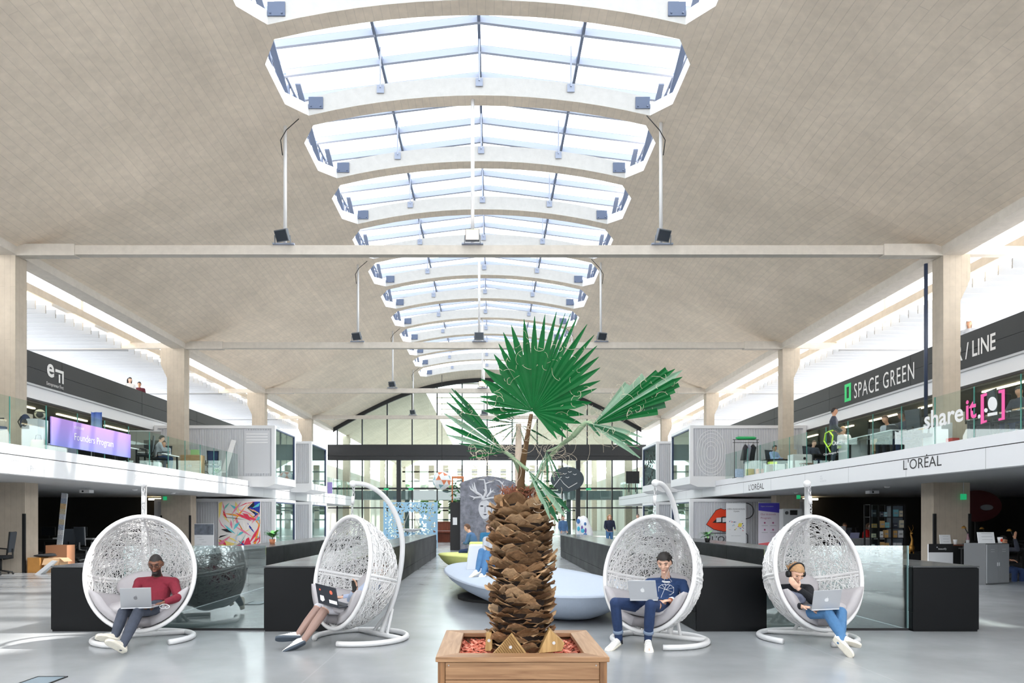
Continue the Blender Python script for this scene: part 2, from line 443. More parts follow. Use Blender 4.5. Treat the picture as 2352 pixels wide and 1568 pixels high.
for k in ks[:-1]:
    yl = LIP0 + k * MOD; yo0, yo1 = yl + RIBW, yl + MOD
    nwin += 1
    w = thing('window_%d' % nwin, None, None, (AX, (yo0 + yo1) / 2, vz(AX, yo0)), kind='structure')
    # kerb of the opening
    mb = MB()
    xe = [AX - 5.2] + cx_ + [AX + 5.2]
    for y, d in ((yo0, 1), (yo1, -1)):
        pts = [(x, y) for x in cx_]
        vs = [(x, y, vz(x, y)) for x in cx_] + [(x, y, vz(x, y) + UP) for x in cx_] + [(x, y - d * RIBW / 2, vz(x, y) + UP) for x in cx_]
        n = len(cx_)
        fs = [(i, i + 1, n + i + 1, n + i) for i in range(n - 1)] + [(n + i, n + i + 1, 2 * n + i + 1, 2 * n + i) for i in range(n - 1)]
        mb.add(vs, fs)
    kb = mb.build('kerb', LIPM, w)
    mb = MB()
    for s in (-1, 1):
        a, b = AX + s * 5.2, AX + s * 4.75
        q = [(b, yo0), (a, yo0 + CY), (a, yo1 - CY), (b, yo1)]
        for i in range(3):
            (xa, y_a), (xb, y_b) = q[i], q[i + 1]
            mb.add([(xa, y_a, vz(xa, y_a)), (xb, y_b, vz(xb, y_b)), (xb, y_b, vz(xb, y_b) + .32), (xa, y_a, vz(xa, y_a) + .32)], [(0, 1, 2, 3)])
            xo = AX + s * 5.75
            mb.add([(xa, y_a, vz(xa, y_a) + .32), (xb, y_b, vz(xb, y_b) + .32), (xo, y_b, vz(xb, y_b) + .32), (xo, y_a, vz(xa, y_a) + .32)], [(0, 1, 2, 3)])
    mb.build('side_kerb', WHITE, w)
    near = k >= -1
    # rafters and purlins of the lantern
    for i in range(3):
        y = yl + MOD * (i + .45) / 3
        mb = MB()
        mb.bar((AX - 5.6, y, EAVE), (AX, y, RIDGE), .10, .2); mb.bar((AX, y, RIDGE), (AX + 5.6, y, EAVE), .10, .2)
        mb.build('rafter', STEELP, w)
    for x in (AX - 2.8, AX, AX + 2.8):
        MB().bar((x, yl, roofz(x) - .02), (x, yo1, roofz(x) - .02), .08, .16).build('purlin', STEELB, w)
    for i in range(3):
        y_a = yl + MOD * (i + .45) / 3; y_b = y_a + MOD / 3
        for a, b in ((-5.6, -2.8), (-2.8, 0), (0, 2.8), (2.8, 5.6)):
            pane_obj(w, AX + a, AX + b, y_a, y_b)
    if k >= -1:
        for x in (AX - 2.75, AX, AX + 2.55):
            zt = roofz(x); zb = vz(x, yo1) + .38; y = yo1 - .02
            MB().tube([(x, y - .03, zb), (x, y - .03, zt)], .022, 6).build('hanger_rod', STEELP, w)
            MB().box(x - .1, x + .1, y - .02, y, zb - .14, zb + .08).build('anchor_plate', STEELP, w)
        for s in (-1, 1):
            xo = AX + s * 5.62
            # side lights of the lantern, frames as bars
            for j in range(7):
                ya_ = yo0 + .1 + (yo1 - yo0 - .2) * j / 6
                MB().bar((xo, ya_, vz(xo, ya_) + .32), (xo, ya_, EAVE), .07, .07).build('side_mullion', STEELB, w)
            for zf in (.12, .4, .7, .97):
                z0_ = vz(xo, yo0) + .32; z = z0_ + (EAVE - z0_) * zf
                MB().bar((xo - s * .06, yo0, z), (xo - s * .06, yo1, z), .06, .05).build('side_rail', STEELB, w)
            MB().bar((xo - s * .12, yo1 - .1, z0_ + .1), (xo - s * .12, yo0 + 1.4, EAVE - .1), .06, .06).build('side_brace', STEELB, w)
            MB().bar((xo - s * .35, yo1 - .08, z0_ + .15), (xo - s * .35, yo0 + .3, EAVE - .15), .16, .05).build('cable_tray', STEELB, w)
            MB().add([(xo + s * .05, yo0, vz(xo, yo0) + .3), (xo + s * .05, yo1, vz(xo, yo0) + .3), (xo + s * .05, yo1, EAVE), (xo + s * .05, yo0, EAVE)], [(0, 1, 2, 3)]).build('side_pane', SKYGL, w)
            xb = AX + s * 4.55
            MB().box(xb - .2, xb + .2, yo1 - .03, yo1 + .001, vz(xb, yo1) + .14, vz(xb, yo1) + .46).build('bracket_plate', STEELB, w)
            for q in (-.13, .13):
                MB().ell((xb + q, yo1 - .035, vz(xb, yo1) + .2), .025, .02, .025, 8, 5).build('bolt', STEELB, w)
# ---- long edge beams at the springing
for s, nm in ((-1, 'left'), (1, 'right')):
    xi = AX + s * (HALF - .05); xo = AX + s * (HALF + .55)
    o = MB().box(min(xi, xo), max(xi, xo), ya, Y1, SPR - .22, SPR + .12).build('edge_beam_' + nm, BEAM); tag(o, kind='structure')
# ---- tie beams
side_word = {-1: 'left', 1: 'right'}
ORD = ['nearest', 'second', 'third', 'fourth', 'fifth']
for i in range(-3, 4):
    y = BEAM1 + BAY * i
    vis = i >= 0
    t = thing('tie_beam', 'pale concrete tie beam spanning the nave, %s from the camera' % ORD[max(i, 0)] if vis else 'concrete tie beam over the hall behind the camera', 'beam', (AX, y, SPR - .2), group='tie beams')
    a, b = AX - HALF, AX + HALF
    MB().box(a + 1.6, b - 1.6, y, y + .24, SPR - .2, SPR + .06).build('shaft', BEAM, t)
    for s in (-1, 1):
        x0, x1 = sorted((AX + s * (HALF - 1.65), AX + s * (HALF + .1)))
        MB().box(x0, x1, y - .03, y + .27, SPR - .23, SPR + .09).build('end_block', BEAM, t)
        x0, x1 = sorted((AX + s * (HALF + .5), AX + s * 26))
        MB().box(x0, x1, y, y + .24, SPR - .2, SPR + .04).build('aisle_arm', BEAM, t)
        xh = AX + s * 17.6
        MB().box(xh - .12, xh + .12, y, y + .24, SPR + .04, 11.7).build('aisle_post', BEAM, t)
    if i >= 0:
        for x, lit in ((-5.8, 0), (-.52, 1 if i in (0, 2) else 0), (4.78, 0)):
            MB().tube([(x, y + .12, SPR + .05), (x, y + .12, vz(x, y))], .05, 8).build('suspension_rod', WMETAL, t, smooth=True)
            if abs(x + .52) > 1:
                sx_ = 1 if x < 0 else -1
                MB().tube([(x - .05 * sx_, y + .05, SPR + 2.6), (x - .09 * sx_, y, SPR + 3.0), (x + .08 * sx_, y - .05, SPR + 3.25), (x + .45 * sx_, y - .1, vz(x + .45 * sx_, y) - .03)], .013, 6).build('cable', BLK, t, smooth=True)
# ---- columns
for i in range(-2, 4):
    y = BEAM1 + BAY * i
    for s in (-1, 1):
        xi = AX + s * HALF
        wu = .75 if s < 0 else .48
        near = 'nearest' if i <= 0 else ['', 'second', 'third', 'fourth'][i]
        mb = MB()
        def cb(x0, x1, *r): mb.box(min(x0, x1), max(x0, x1), *r)
        lab = 'board-marked concrete column on the %s side, %s row from the camera' % (side_word[s], near) if i >= 0 else 'board-marked concrete column on the %s side, level with the camera' % side_word[s]
        t = thing('column', lab, 'column', (xi, y, 0), group='nave columns')
        mb = MB(); mb.prism([(0, 0), (wu, 0), (wu, SPR - 1.5), (wu + .28, SPR - .9), (wu + .28, SPR - .2), (0, SPR - .2)], lambda a, b, d: (xi + s * a, d, b), y - .02, y + .48)
        mb.build('shaft', COLM, t, fix=True)
        mb = MB(); cb(xi - s * .28, xi + s * (wu + .25), y - .04, y + .55, 0, 4.15); mb.build('foot', COLM, t)
        mb = MB(); cb(xi - s * .15, xi + s * (wu + .12), y - .03, y + .52, 4.15, 4.5); mb.build('step_block', COLM, t)
        if i >= 0:
            mb = MB(); cb(xi - s * .30, xi - s * .22, y - .07, y - .02, 0, 1.65); mb.build('corner_guard', BLK, t)
            mb = MB(); cb(xi + s * (wu + .2), xi + s * (wu + .27), y - .07, y - .02, 0, 1.65); mb.build('corner_guard', BLK, t)
dp = MB().tube([(12.36, 20.42, 4.4), (12.36, 20.42, SPR - .35)], .05, 10).build('downpipe', mat('navy_pipe', rgb(52, 62, 84), .4), smooth=True)
tag(dp, 'dark blue downpipe beside the nearest right-hand concrete column', 'pipe')
# ---- side aisles: vault flank, eaves beam with strip lights, white baffles
SIDEV = mat('aisle_vault', rgb(226, 216, 203), .85, noise=.06, nscale=2)
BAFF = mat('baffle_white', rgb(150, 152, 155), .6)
for s, nm in ((-1, 'left'), (1, 'right')):
    mb = MB(); n = 10; ysd = [ya + (Y1 - ya) * j / 30 for j in range(31)]
    xs = [AX + s * (HALF + .3 + 6.2 * i / n) for i in range(n + 1)]
    zf = lambda x: SPR + .1 + 2.9 * math.sin(min(1, (abs(x - AX) - HALF - .3) / 6.2) * PI / 2)
    vs_ = [(x, y, zf(x)) for y in ysd for x in xs]
    N = n + 1
    for j in range(30):
        for i in range(n):
            # glazed slots high in the flank
            if i in (5, 6, 7) and j % 2 == 0: continue
            a = j * N + i
            q = [vs_[a], vs_[a + 1], vs_[a + N + 1], vs_[a + N]]
            mb.add(q, [(0, 1, 2, 3)])
    o = mb.build('ceiling_' + nm, SIDEV); tag(o, kind='structure')
    # eaves beam
    xb = AX + s * 15.35
    t = thing('aisle_light_beam', 'long grey beam with warm strip lights over the %s gallery' % side_word[s], 'beam', (xb, 20, SPR))
    MB().box(xb - .14, xb + .14, ya + 30, Y1, SPR + .05, SPR + .33).build('beam_shaft', BEAM, t)
    for j in range(16):
        y = 18.5 + 2.76 * j
        MB().box(xb - .07, xb + .07, y, y + 1.5, SPR - .02, SPR + .045).build('strip_light', COOLL, t)
    t = thing('baffle_ceiling', 'white baffle ceiling hanging over the %s upper gallery' % side_word[s], 'ceiling baffles', (AX + s * 20, 38, SPR))
    x0, x1 = sorted((AX + s * 15.55, AX + s * 25.5))
    proto = None
    for j in range(72):
        y = 17.5 + .58 * j
        if proto is None:
            proto = MB().box(x0, x1, y - .025, y + .025, SPR - .28, SPR + .02).build('slat', BAFF, t); y00 = y
        else:
            share(proto, t, (0, y - y00, 0))
# ---- end wall: black steel and glass
YE = 60.4
ew = thing('wall_far', None, None, (AX, YE, 0), kind='structure')
def ebox(name, x0, x1, z0, z1, m=BLACKM, d=.18, y=YE): return MB().box(x0, x1, y - d / 2, y + d / 2, z0, z1).build(name, m, ew)
ebox('cross_beam', -13.7, 13.0, 6.4, 7.7, d=.5)
ebox('beam_flange', -13.7, 13.0, 6.75, 6.85, d=.62)
xm = [AX + 2.1 * i for i in range(-6, 7)]
for x in xm:
    ebox('mullion', x - .05, x + .05, 7.7, vz(x, YE) - .02)
    ebox('mullion', x - .05, x + .05, 0, 6.4)
for x in (-7.75, 7.3): ebox('post', x - .18, x + .18, 0, 6.4, d=.4)
ebox('transom', -13.7, 13.0, 3.95, 4.1); ebox('transom', -13.7, 13, 2.35, 2.45)
mb = MB(); N = 40
pts = [(AX - HALF + 2 * HALF * i / N) for i in range(N + 1)]
mb.add([(x, YE - .1, vz(x, YE) - .35) for x in pts] + [(x, YE - .1, vz(x, YE) + .05) for x in pts] + [(x, YE + .1, vz(x, YE) - .35) for x in pts] + [(x, YE + .1, vz(x, YE) + .05) for x in pts],
       [(i, i + 1, N + 2 + i, N + 1 + i) for i in range(N)] + [(i, 2 * N + 2 + i, 2 * N + 3 + i, i + 1) for i in range(N)])
mb.build('arch_frame', BLACKM, ew)
for i in range(12):
    x0, x1 = xm[i], xm[i + 1]
    MB().add([(x0, YE, 7.7), (x1, YE, 7.7), (x1, YE, vz(x1, YE) - .2), (x0, YE, vz(x0, YE) - .2)], [(0, 1, 2, 3)]).build('pane', WINGL, ew)
    for z0, z1 in ((0.05, 2.35), (2.45, 3.95), (4.1, 6.4)):
        MB().add([(x0, YE, z0), (x1, YE, z0), (x1, YE, z1), (x0, YE, z1)], [(0, 1, 2, 3)]).build('pane', WINGL, ew)
for px in (887, 944, 1296, 1352):
    p = P(px, 1123, YE - .3)
    o = MB().box(p.x - .2, p.x + .2, p.y - .05, p.y + .05, p.z - .08, p.z + .08).build('exit_sign', EXITG)
    tag(o, 'green lit exit sign high on the glass end wall, %s' % {887: 'leftmost', 944: 'second from the left', 1296: 'third from the left', 1352: 'rightmost'}[px], 'exit sign', 'exit signs on the end wall')
o = MB().box(AX - 13.5, AX + 13.5, ya - .4, ya - .1, 0, 5.2).build('wall_back', mat('back_wall_grey', rgb(104, 104, 102), .7)); tag(o, kind='structure')  # unseen low wall added behind the camera to darken reflections in the guards
# ---- hall beyond the glass
mb = MB()
xsb = np.linspace(-HALF, HALF, 25); ysb = [61, 70, 80, 90, 100, 110]
for j in range(5):
    for i in range(24):
        if abs(xsb[i] + .5) < 5.3: continue
        q = [(AX + xsb[i + a], ysb[j + b], vz(AX + xsb[i + a], 0 + 14.6)) for a, b in ((0, 0), (1, 0), (1, 1), (0, 1))]
        mb.add(q, [(0, 1, 2, 3)])
for j in range(14):
    y = 61.5 + 3.6 * j
    mb.add([(AX + a, y + b, 13.1) for a, b in ((-5.3, 0), (5.3, 0), (5.3, .7), (-5.3, .7))], [(0, 1, 2, 3)])
o = mb.build('ceiling_beyond', VAULT); tag(o, kind='structure')
for s, nm in ((-1, 'left'), (1, 'right')):
    for j in range(4):
        y = 66 + 11 * j
        c = MB().box(AX + s * 13 - .3, AX + s * 13 + .3, y, y + .6, 0, SPR).build('column', COLM)
        tag(c, 'pale column behind the glass end wall, %s side, row %s' % (side_word[s], ['one', 'two', 'three', 'four'][j]), 'column', 'columns beyond the end wall')
bw = thing('wall_beyond', None, None, (AX, 108, 0), kind='structure')
for i in range(13):
    x = AX - 13 + 26 * i / 12
    MB().box(x - .42, x + .42, 108, 108.4, 0, 9.5).build('pier', COLM, bw)
for z in (1.2, 2.6, 4.2, 5.6, 7, 8.4): MB().box(AX - 13, AX + 13, 108, 108.2, z, z + .22).build('rail', mat('pale_rail', rgb(176, 180, 170), .7), bw)
br_ = thing('footbridge', 'grey-green footbridge crossing behind the glass end wall', 'bridge', (AX, 68.5, 0)); BRG = mat('bridge_grey', rgb(96, 112, 116), .5)
MB().box(-12.9, 12.3, 67.2, 70, 3.3, 4.1).build('deck', BRG, br_)
for x in (-8, -3, 2.4, 7.4): MB().box(x - .2, x + .2, 68.3, 68.7, 0, 3.3).build('support', BRG, br_)

for s, nm in ((-1, 'left'), (1, 'right')):
    x = AX + s * 13.9
    o = MB().box(min(x, x + s * .3), max(x, x + s * .3), 61, 108, 0, 6.2).build('wall_beyond_' + nm, mat('pale_plaster', rgb(190, 190, 180), .8)); tag(o, kind='structure')
TREEG = [mat('tree_green_%d' % i, rgb(*c), .8) for i, c in enumerate([(78, 116, 56), (100, 138, 70), (60, 94, 48)])]
rg = random.Random(2)
for i in range(7):
    x = -15 + 5 * i; mb = MB()
    for j in range(700):
        th = rg.uniform(0, 2 * PI); r = 2.05 * rg.random() ** .5; z = 2.2 + rg.random() * 4.5
        M = Matrix.Rotation(rg.uniform(0, 6), 3, 'Z') @ Matrix.Rotation(rg.uniform(0, 6), 3, 'X')
        q = [M @ Vector(v) for v in ((-.28, -.2, 0), (.28, -.2, 0), (.3, .2, .05), (-.2, .24, 0))]
        mb.add([Vector((x + r * math.cos(th), 113 + r * math.sin(th), z)) + v for v in q], [(0, 1, 2, 3)])
    t = thing('tree', 'green tree outside the far windows, number %s from the left' % ['one', 'two', 'three', 'four', 'five', 'six', 'seven'][i], 'tree', (x, 113, 0), group='trees outside the far windows')
    f = mb.build('foliage', TREEG[i % 3], t); f['kind'] = 'stuff'
    MB().tube([(x, 113, 0), (x, 113, 3.5)], .18, 8).build('trunk', BARKT if False else BEAM, t)
# floodlights on the tie beams: housings, and lamps that light the vault
FLB = mat('flood_body', rgb(112, 116, 122), .45, metal=.4); FLG = mat('flood_glass', rgb(60, 66, 74), .15)
FLW = mat('flood_lit', rgb(255, 206, 130), .4, emit=3)
for i in range(-1, 4):
    y = BEAM1 + BAY * i
    for j, x in enumerate((-5.8, -.52, 4.78)):
        z = SPR + .06
        if i >= 0:
            lit = j == 1 and i in (0, 2)
            t = thing('floodlight', '%s floodlight on the %s tie beam, %s' % ('warm lit' if lit else 'grey', ORD[i], ('by the left rod', 'in the middle', 'by the right rod')[j]), 'floodlight', (x, y - .05, z), group='floodlights on the tie beams')
            M = Matrix.Rotation((-.35, 0, .35)[j], 3, 'Z') @ Matrix.Rotation(0 if j == 1 else .5, 3, 'X')
            MB().obox((x, y - .14, z + .22), .2, .06, .16, M).build('housing', FLB, t, bevel=.01)
            MB().obox(V3((x, y - .14, z + .22)) + M @ V3((0, -.063, 0)), .175, .004, .135, M).build('lens', FLW if lit else FLG, t)
            MB().obox((x, y - .02, z + .022), .3, .05, .02).build('foot_plate', STEELP, t)
            for s in (-1, 1): MB().bar((x + s * .22, y - .1, z), (x + s * .21, y - .14, z + .22), .02, .04).build('yoke_arm', FLB, t)
        if not (i >= 0 and lit): continue
        L_ = bpy.data.lights.new('flood_lamp', 'SPOT'); L_.energy = FLOODW; L_.spot_size = math.radians(165); L_.spot_blend = 1; L_.shadow_soft_size = .35; L_.color = (1, .93, .84)
        lo = bpy.data.objects.new('flood_lamp', L_); COL.objects.link(lo); lo.location = (x, y - .2, z + .6); lo.rotation_euler = (PI, 0, 0)
        if i >= 0: lo.parent = t; lo.location = V3(lo.location) - V3(BASE[t.name])
# ================================================================== side galleries
XL, XR = -11.2, 10.4          # edge of the first-floor slab
PL, PR = -15.67, 14.62        # face of the second-floor parapet
SLAB = mat('slab_white', rgb(226, 227, 230), .4)
SOFF = mat('soffit_grey', rgb(186, 188, 190), .6)
CEIL1 = mat('gallery_ceiling', rgb(120, 112, 100), .6, noise=.08, nscale=3)
CARP = mat('gallery_carpet', rgb(110, 112, 114), .9)
YA = -24
for s, nm, xe, xp in ((-1, 'left', XL, PL), (1, 'right', XR, PR)):
    xo = AX + s * 26
    w = thing('gallery_' + nm, None, None, (xe, 20, 2.5), kind='structure')
    pr = lambda poly, y0=YA, y1=58.5: MB().prism(poly, lambda a, b, d: (xe + s * a, d, b), y0, y1)
    pr([(0, 3.02), (0, 3.26), (.25, 3.26), (.25, 3.2), (15, 3.2), (15, 3.02)]).build('slab_edge', SLAB, w, fix=True)
    pr([(.03, 3.0), (.03, 3.02), (.4, 3.02), (.4, 3.0)]).build('shadow_gap', BLK, w, fix=True)
    pr([(.0, 2.56), (.0, 3.0), (.35, 3.0), (.3, 2.6), (.05, 2.54)]).build('fascia_plate', SLAB, w, fix=True)
    pr([(.05, 2.54), (.05, 2.7), (15, 2.7), (15, 2.52), (1.1, 2.52)]).build('soffit', SOFF, w, fix=True)
    MB().box(*sorted((xe + s * .3, xo)), YA, 58.5, 3.2, 3.215).build('carpet', CARP, w)
    # fascia joints
    for j in range(14):
        y = 9.3 + 2.9 * j
        MB().box(xe - .001 if s > 0 else xe - .004, xe + .004 if s > 0 else xe + .001, y, y + .012, 2.56, 3.0).build('joint', GREYM, w)
    # second floor: white edge, charcoal parapet of panels, ceiling over the first floor
    u = thing('parapet_' + nm, None, None, (xp, 20, 5.6), kind='structure')
    pp = lambda poly, y0=YA, y1=58.5: MB().prism(poly, lambda a, b, d: (xp + s * a, d, b), y0, y1)
    pp([(.02, 5.62), (.05, 6.12), (12, 6.12), (12, 5.62)]).build('white_edge', SLAB, u, fix=True)
    pp([(-.02, 6.06), (-.02, 6.13), (.2, 6.13), (.2, 6.06)]).build('drip', GREYL, u, fix=True)
    pp([(.3, 5.55), (.3, 5.63), (12, 5.63), (12, 5.55)]).build('ceiling_lining', CEIL1, u, fix=True)
    for j in range(14):
        y0 = -23 + 6 * j + (1.2 if s < 0 else 0)
        y1 = min(y0 + 5.98, 58.5)
        for z0, z1 in ((6.13, 6.645), (6.66, 7.2)):
            MB().box(*sorted((xp - s * .03, xp + s * .12)), y0, y1, z0, z1).build('cladding_panel', DARKG, u)
    for j in range(9):
        y = 14 + 3.4 * j
        for k in (0,):
            xx = xp + s * 1.0
            MB().box(xx - .05, xx + .05, y, y + 2.0, 5.50, 5.55).build('strip_light', COOLL, u)
    # walls of the rooms
    q = MB().box(*sorted((xo, xo + s * .3)), YA, 58.5, 0, 7.4).build('wall_' + nm, mat('dark_wall', rgb(58, 58, 60), .7)); tag(q, kind='structure')
    q = MB().box(*sorted((AX + s * (HALF + .9), xo)), 34.2, 34.5, 0, 2.52).build('wall_office_' + nm, mat('black_wall', rgb(20, 19, 19), .7)); tag(q, kind='structure')
    q = MB().box(*sorted((AX + s * (HALF + 2.2), xo)), 37.5, 37.8, 3.2, 5.56).build('wall_gallery_' + nm, mat('dark_wall', rgb(58, 58, 60), .7)); tag(q, kind='structure')
    # ---- glass balustrade, pane by pane
    b = thing('glass_balustrade', 'clear glass balustrade along the %s first-floor gallery' % nm, 'balustrade', (xe + s * .06, 20, 3.2))
    spans = [(9.98 if s > 0 else 9.95, 32.6), (44.4, 58.2)]
    xx = xe + s * .06
    pane = edge = None
    for y0, y1 in spans:
        n = int((y1 - y0) / 1.375)
        for j in range(n):
            y = (14.18 if s > 0 else 14.05) + 1.375 * (j - 3) if y0 < 20 else y0 + 1.375 * j
            if y + 1.375 > y1: continue
            if pane is None:
                pane = MB().box(xx - .008, xx + .008, y + .012, y + 1.363, 3.2, 4.37).build('pane', BALGL, b)
                edge = MB().box(xx - .009, xx + .009, y - .011, y + .011, 3.2, 4.37).build('pane_joint', GEDGE, b); yb = y
            else:
                share(pane, b, (0, y - yb, 0)); share(edge, b, (0, y - yb, 0))
# ---- lettering on the fascias and parapets
INK = mat('ink_dark', rgb(52, 52, 54), .6); INKL = mat('ink_pale', rgb(196, 198, 201), .6); PAINTW = mat('paint_white', rgb(232, 232, 232), .6)
GREEN = mat('logo_green', rgb(60, 220, 130), .6)
gl, gr = bpy.data.objects['gallery_left'], bpy.data.objects['gallery_right']
pl_, pr_ = bpy.data.objects['parapet_left'], bpy.data.objects['parapet_right']
UP3 = Vector((0, 0, 1)); RY = Vector((0, -1, 0)); LYv = Vector((0, 1, 0))
def rtext(s, m, px0, px1, py_base, h, par, x=XR, **k):       # right-hand wall reads from far to near
    a = onx(px0, py_base, x); b_ = dx(px1, x)
    return text(s, m, (x, a.y, a.z), RY, UP3, h, par, width=a.y - b_, **k)
def ltext(s, m, px0, px1, py_base, h, par, x=XL, **k):
    a = onx(px0, py_base, x); b_ = dx(px1, x)
    return text(s, m, (x, a.y, a.z), LYv, UP3, h, par, width=b_ - a.y, **k)
rtext("L'ORÉAL", INK, 2075, 2163, 1079, .26, gr)
rtext("L'ORÉAL", INK, 1720, 1755, 1126, .24, gr)
rtext("HEC\nPARIS\nINCUBATOR", INKL, 1884, 1898, 1096, .055, gr)
ltext("Founders Program", INKL, 25, 103, 1079, .17, gl)
ltext("STATION F", GREYM, 25, 43, 1059, .05, gl)
ltext("Fellowship", INKL, 309, 336, 1107, .19, gl)
ltext("STATION F", GREYM, 309, 319, 1093, .05, gl)
p0 = onx(1940, 917, PR - .04); 
w_ = p0.y - dx(1957, PR)
t_ = MB(); 
hh = .72
o_ = Vector((PR - .035, p0.y, 6.30))
sq = [(0, 0), (w_, 0), (w_, hh), (0, hh)]
for nm_, poly in (('logo_bar', [(0, 0), (w_, 0), (w_, .13), (0, .13)]), ('logo_bar', [(0, hh - .13), (w_, hh - .13), (w_, hh), (0, hh)]), ('logo_bar', [(0, .13), (.17, .13), (.17, hh - .13), (0, hh - .13)]), ('logo_bar', [(w_ - .17, .13), (w_, .13), (w_, hh - .13), (w_ - .17, hh - .13)])):
    flat(poly, GREEN, pr_, o_, RY, UP3, nm_)
x_ = PR - .035
text('SPACE GREEN', PAINTW, (x_, dx(1962, x_), 6.33), RY, UP3, .62, pr_, width=dx(1962, x_) - dx(2100, x_), space=1.15)
text('R / LINE', PAINTW, (x_, dx(2197, x_), 6.42), RY, UP3, .5, pr_, width=dx(2197, x_) - dx(2287, x_), bold=.015)
x_ = PL + .035
yy = dx(107, x_)
text('e', PAINTW, (x_, yy, 6.55), LYv, UP3, .68, pl_, bold=.02)
for poly in ([(.50, .0), (1.0, .0), (1.0, .1), (.50, .1)], [(.70, -.36), (.79, -.36), (.79, -.06), (.70, -.06)], [(.91, -.36), (1.0, -.36), (1.0, 0), (.91, 0)]):
    flat(poly, PAINTW, pl_, (x_, yy, 6.78), LYv, UP3, 'logo_bar')
text('Entrepreneur First', PAINTW, (x_, yy, 6.22), LYv, UP3, .13, pl_, width=1.0)

# ---- white container rooms
RIBM = mat('container_rib', rgb(200, 202, 206), .55)
CONG = glass('container_glass', (.80, .88, .87), .10, .7)
ROOM = mat('room_wall', rgb(214, 220, 220), .7)
NAVY = mat('navy_frame', rgb(40, 54, 92), .4)
def container(label, s, xf, y0, y1, z0, z1, deep, grp):
    t = thing('container_room', label, 'container', (xf + s * deep / 2, (y0 + y1) / 2, z0), group=grp)
    X = lambda a: xf + s * a
    def bx(name, a0, a1, ya_, yb_, za, zb, m): return MB().box(*sorted((X(a0), X(a1))), ya_, yb_, za, zb).build(name, m, t)
    bx('roof', 0, deep, y0, y1, z1 - .14, z1, WHITE); bx('floor_frame', 0, deep, y0, y1, z0, z0 + .2, WHITE)
    bx('corner_post', 0, .16, y0, y0 + .16, z0 + .2, z1 - .14, WHITE); bx('corner_post', 0, .16, y1 - .16, y1, z0 + .2, z1 - .14, WHITE)
    bx('corner_post', deep - .16, deep, y0, y0 + .16, z0 + .2, z1 - .14, WHITE)
    bx('end_panel', .02, .45, y0 + .03, y0 + .1, z0 + .2, z1 - .14, WHITE) if False else None
    bx('back_wall', deep - .1, deep, y0 + .16, y1, z0 + .2, z1 - .14, ROOM); bx('far_wall', .16, deep - .1, y1 - .1, y1 - .04, z0 + .2, z1 - .14, ROOM)
    bx('inner_floor', .2, deep - .1, y0 + .16, y1 - .16, z0 + .2, z0 + .22, GREYM)
    bx('wall_panel', .16, deep - .16, y0 + .07, y0 + .11, z0 + .2, z1 - .14, RIBM)
    n = int((deep - .36) / .115); rib = None
    for i in range(n):
        a = .2 + .115 * i
        if rib is None: rib = MB().prism([(0, .075), (.02, .03), (.06, .03), (.08, .075)], lambda p, q, d: (X(a + p), y0 + q, d), z0 + .22, z1 - .16).build('rib', RIBM, t, fix=True); a0 = a
        else: share(rib, t, (s * (a - a0), 0, 0))
    # glazed end towards the nave
    MB().box(*sorted((X(.04), X(.06))), y0 + .16, y1 - .16, z0 + .2, z1 - .14).build('pane', CONG, t)
    bx('glazing_bar', .0, .08, y1 - .26, y1 - .16, z0 + .2, z1 - .14, NAVY); bx('glazing_bar', .0, .08, y0 + .16, y1 - .16, z1 - .2, z1 - .14, NAVY)
    bx('glazing_bar', .0, .08, y0 + .16, y0 + .19, z0 + .2, z1 - .14, GEDGE)
    bx('room_lamp', 1.2, 2.6, (y0 + y1) / 2 - .1, (y0 + y1) / 2 + .1, z1 - .19, z1 - .15, COOLL)
    bx('room_table', 1.0, 2.6, y0 + 1.2, y1 - 1.2, z0 + .9, z0 + .95, WHITE)
    return t
CONT = {}
for s, nm, xf in ((-1, 'left', -10.02), (1, 'right', 9.22)):
    for i, (y0, y1) in enumerate(((33.3, 36.85), (40.1, 43.8))):
        for lv, (z0, z1) in (('upper', (3.27, 5.83)), ('ground-floor', (0.0, 2.43))):
            wd = {('left', 0, 'upper'): 'white ribbed container room on the left gallery behind a column', ('left', 1, 'upper'): 'farther white container room on the left gallery, television inside',
                  ('left', 0, 'ground-floor'): 'white ribbed container room with the bright abstract painting', ('left', 1, 'ground-floor'): 'farther white container room on the ground, left of the blue screen',
                  ('right', 0, 'upper'): 'white ribbed container room on the right gallery with oval relief', ('right', 1, 'upper'): 'farther white container room on the right gallery, black pattern inside',
                  ('right', 0, 'ground-floor'): 'white ribbed container room with the big red lips', ('right', 1, 'ground-floor'): 'farther white container room on the ground, right side'}[(nm, i, lv)]
            CONT[(nm, i, lv)] = container(wd, s, xf, y0, y1, z0, z1, 5.6 if s < 0 else 5.4, 'container rooms')
# corbels of the upper containers
for s, nm, xe, xf in ((-1, 'left', XL, -10.02), (1, 'right', XR, 9.22)):
    for i, (y0, y1) in enumerate(((33.3, 36.85), (40.1, 43.8))):
        c = CONT[(nm, i, 'upper')]
        MB().prism([(0, 3.27), (0, 3.12), (.35, 2.98), (1.19, 2.98), (1.19, 3.27)], lambda a, b, d: (xf + s * a, d, b), y0, y1).build('corbel', WHITE, c, fix=True)
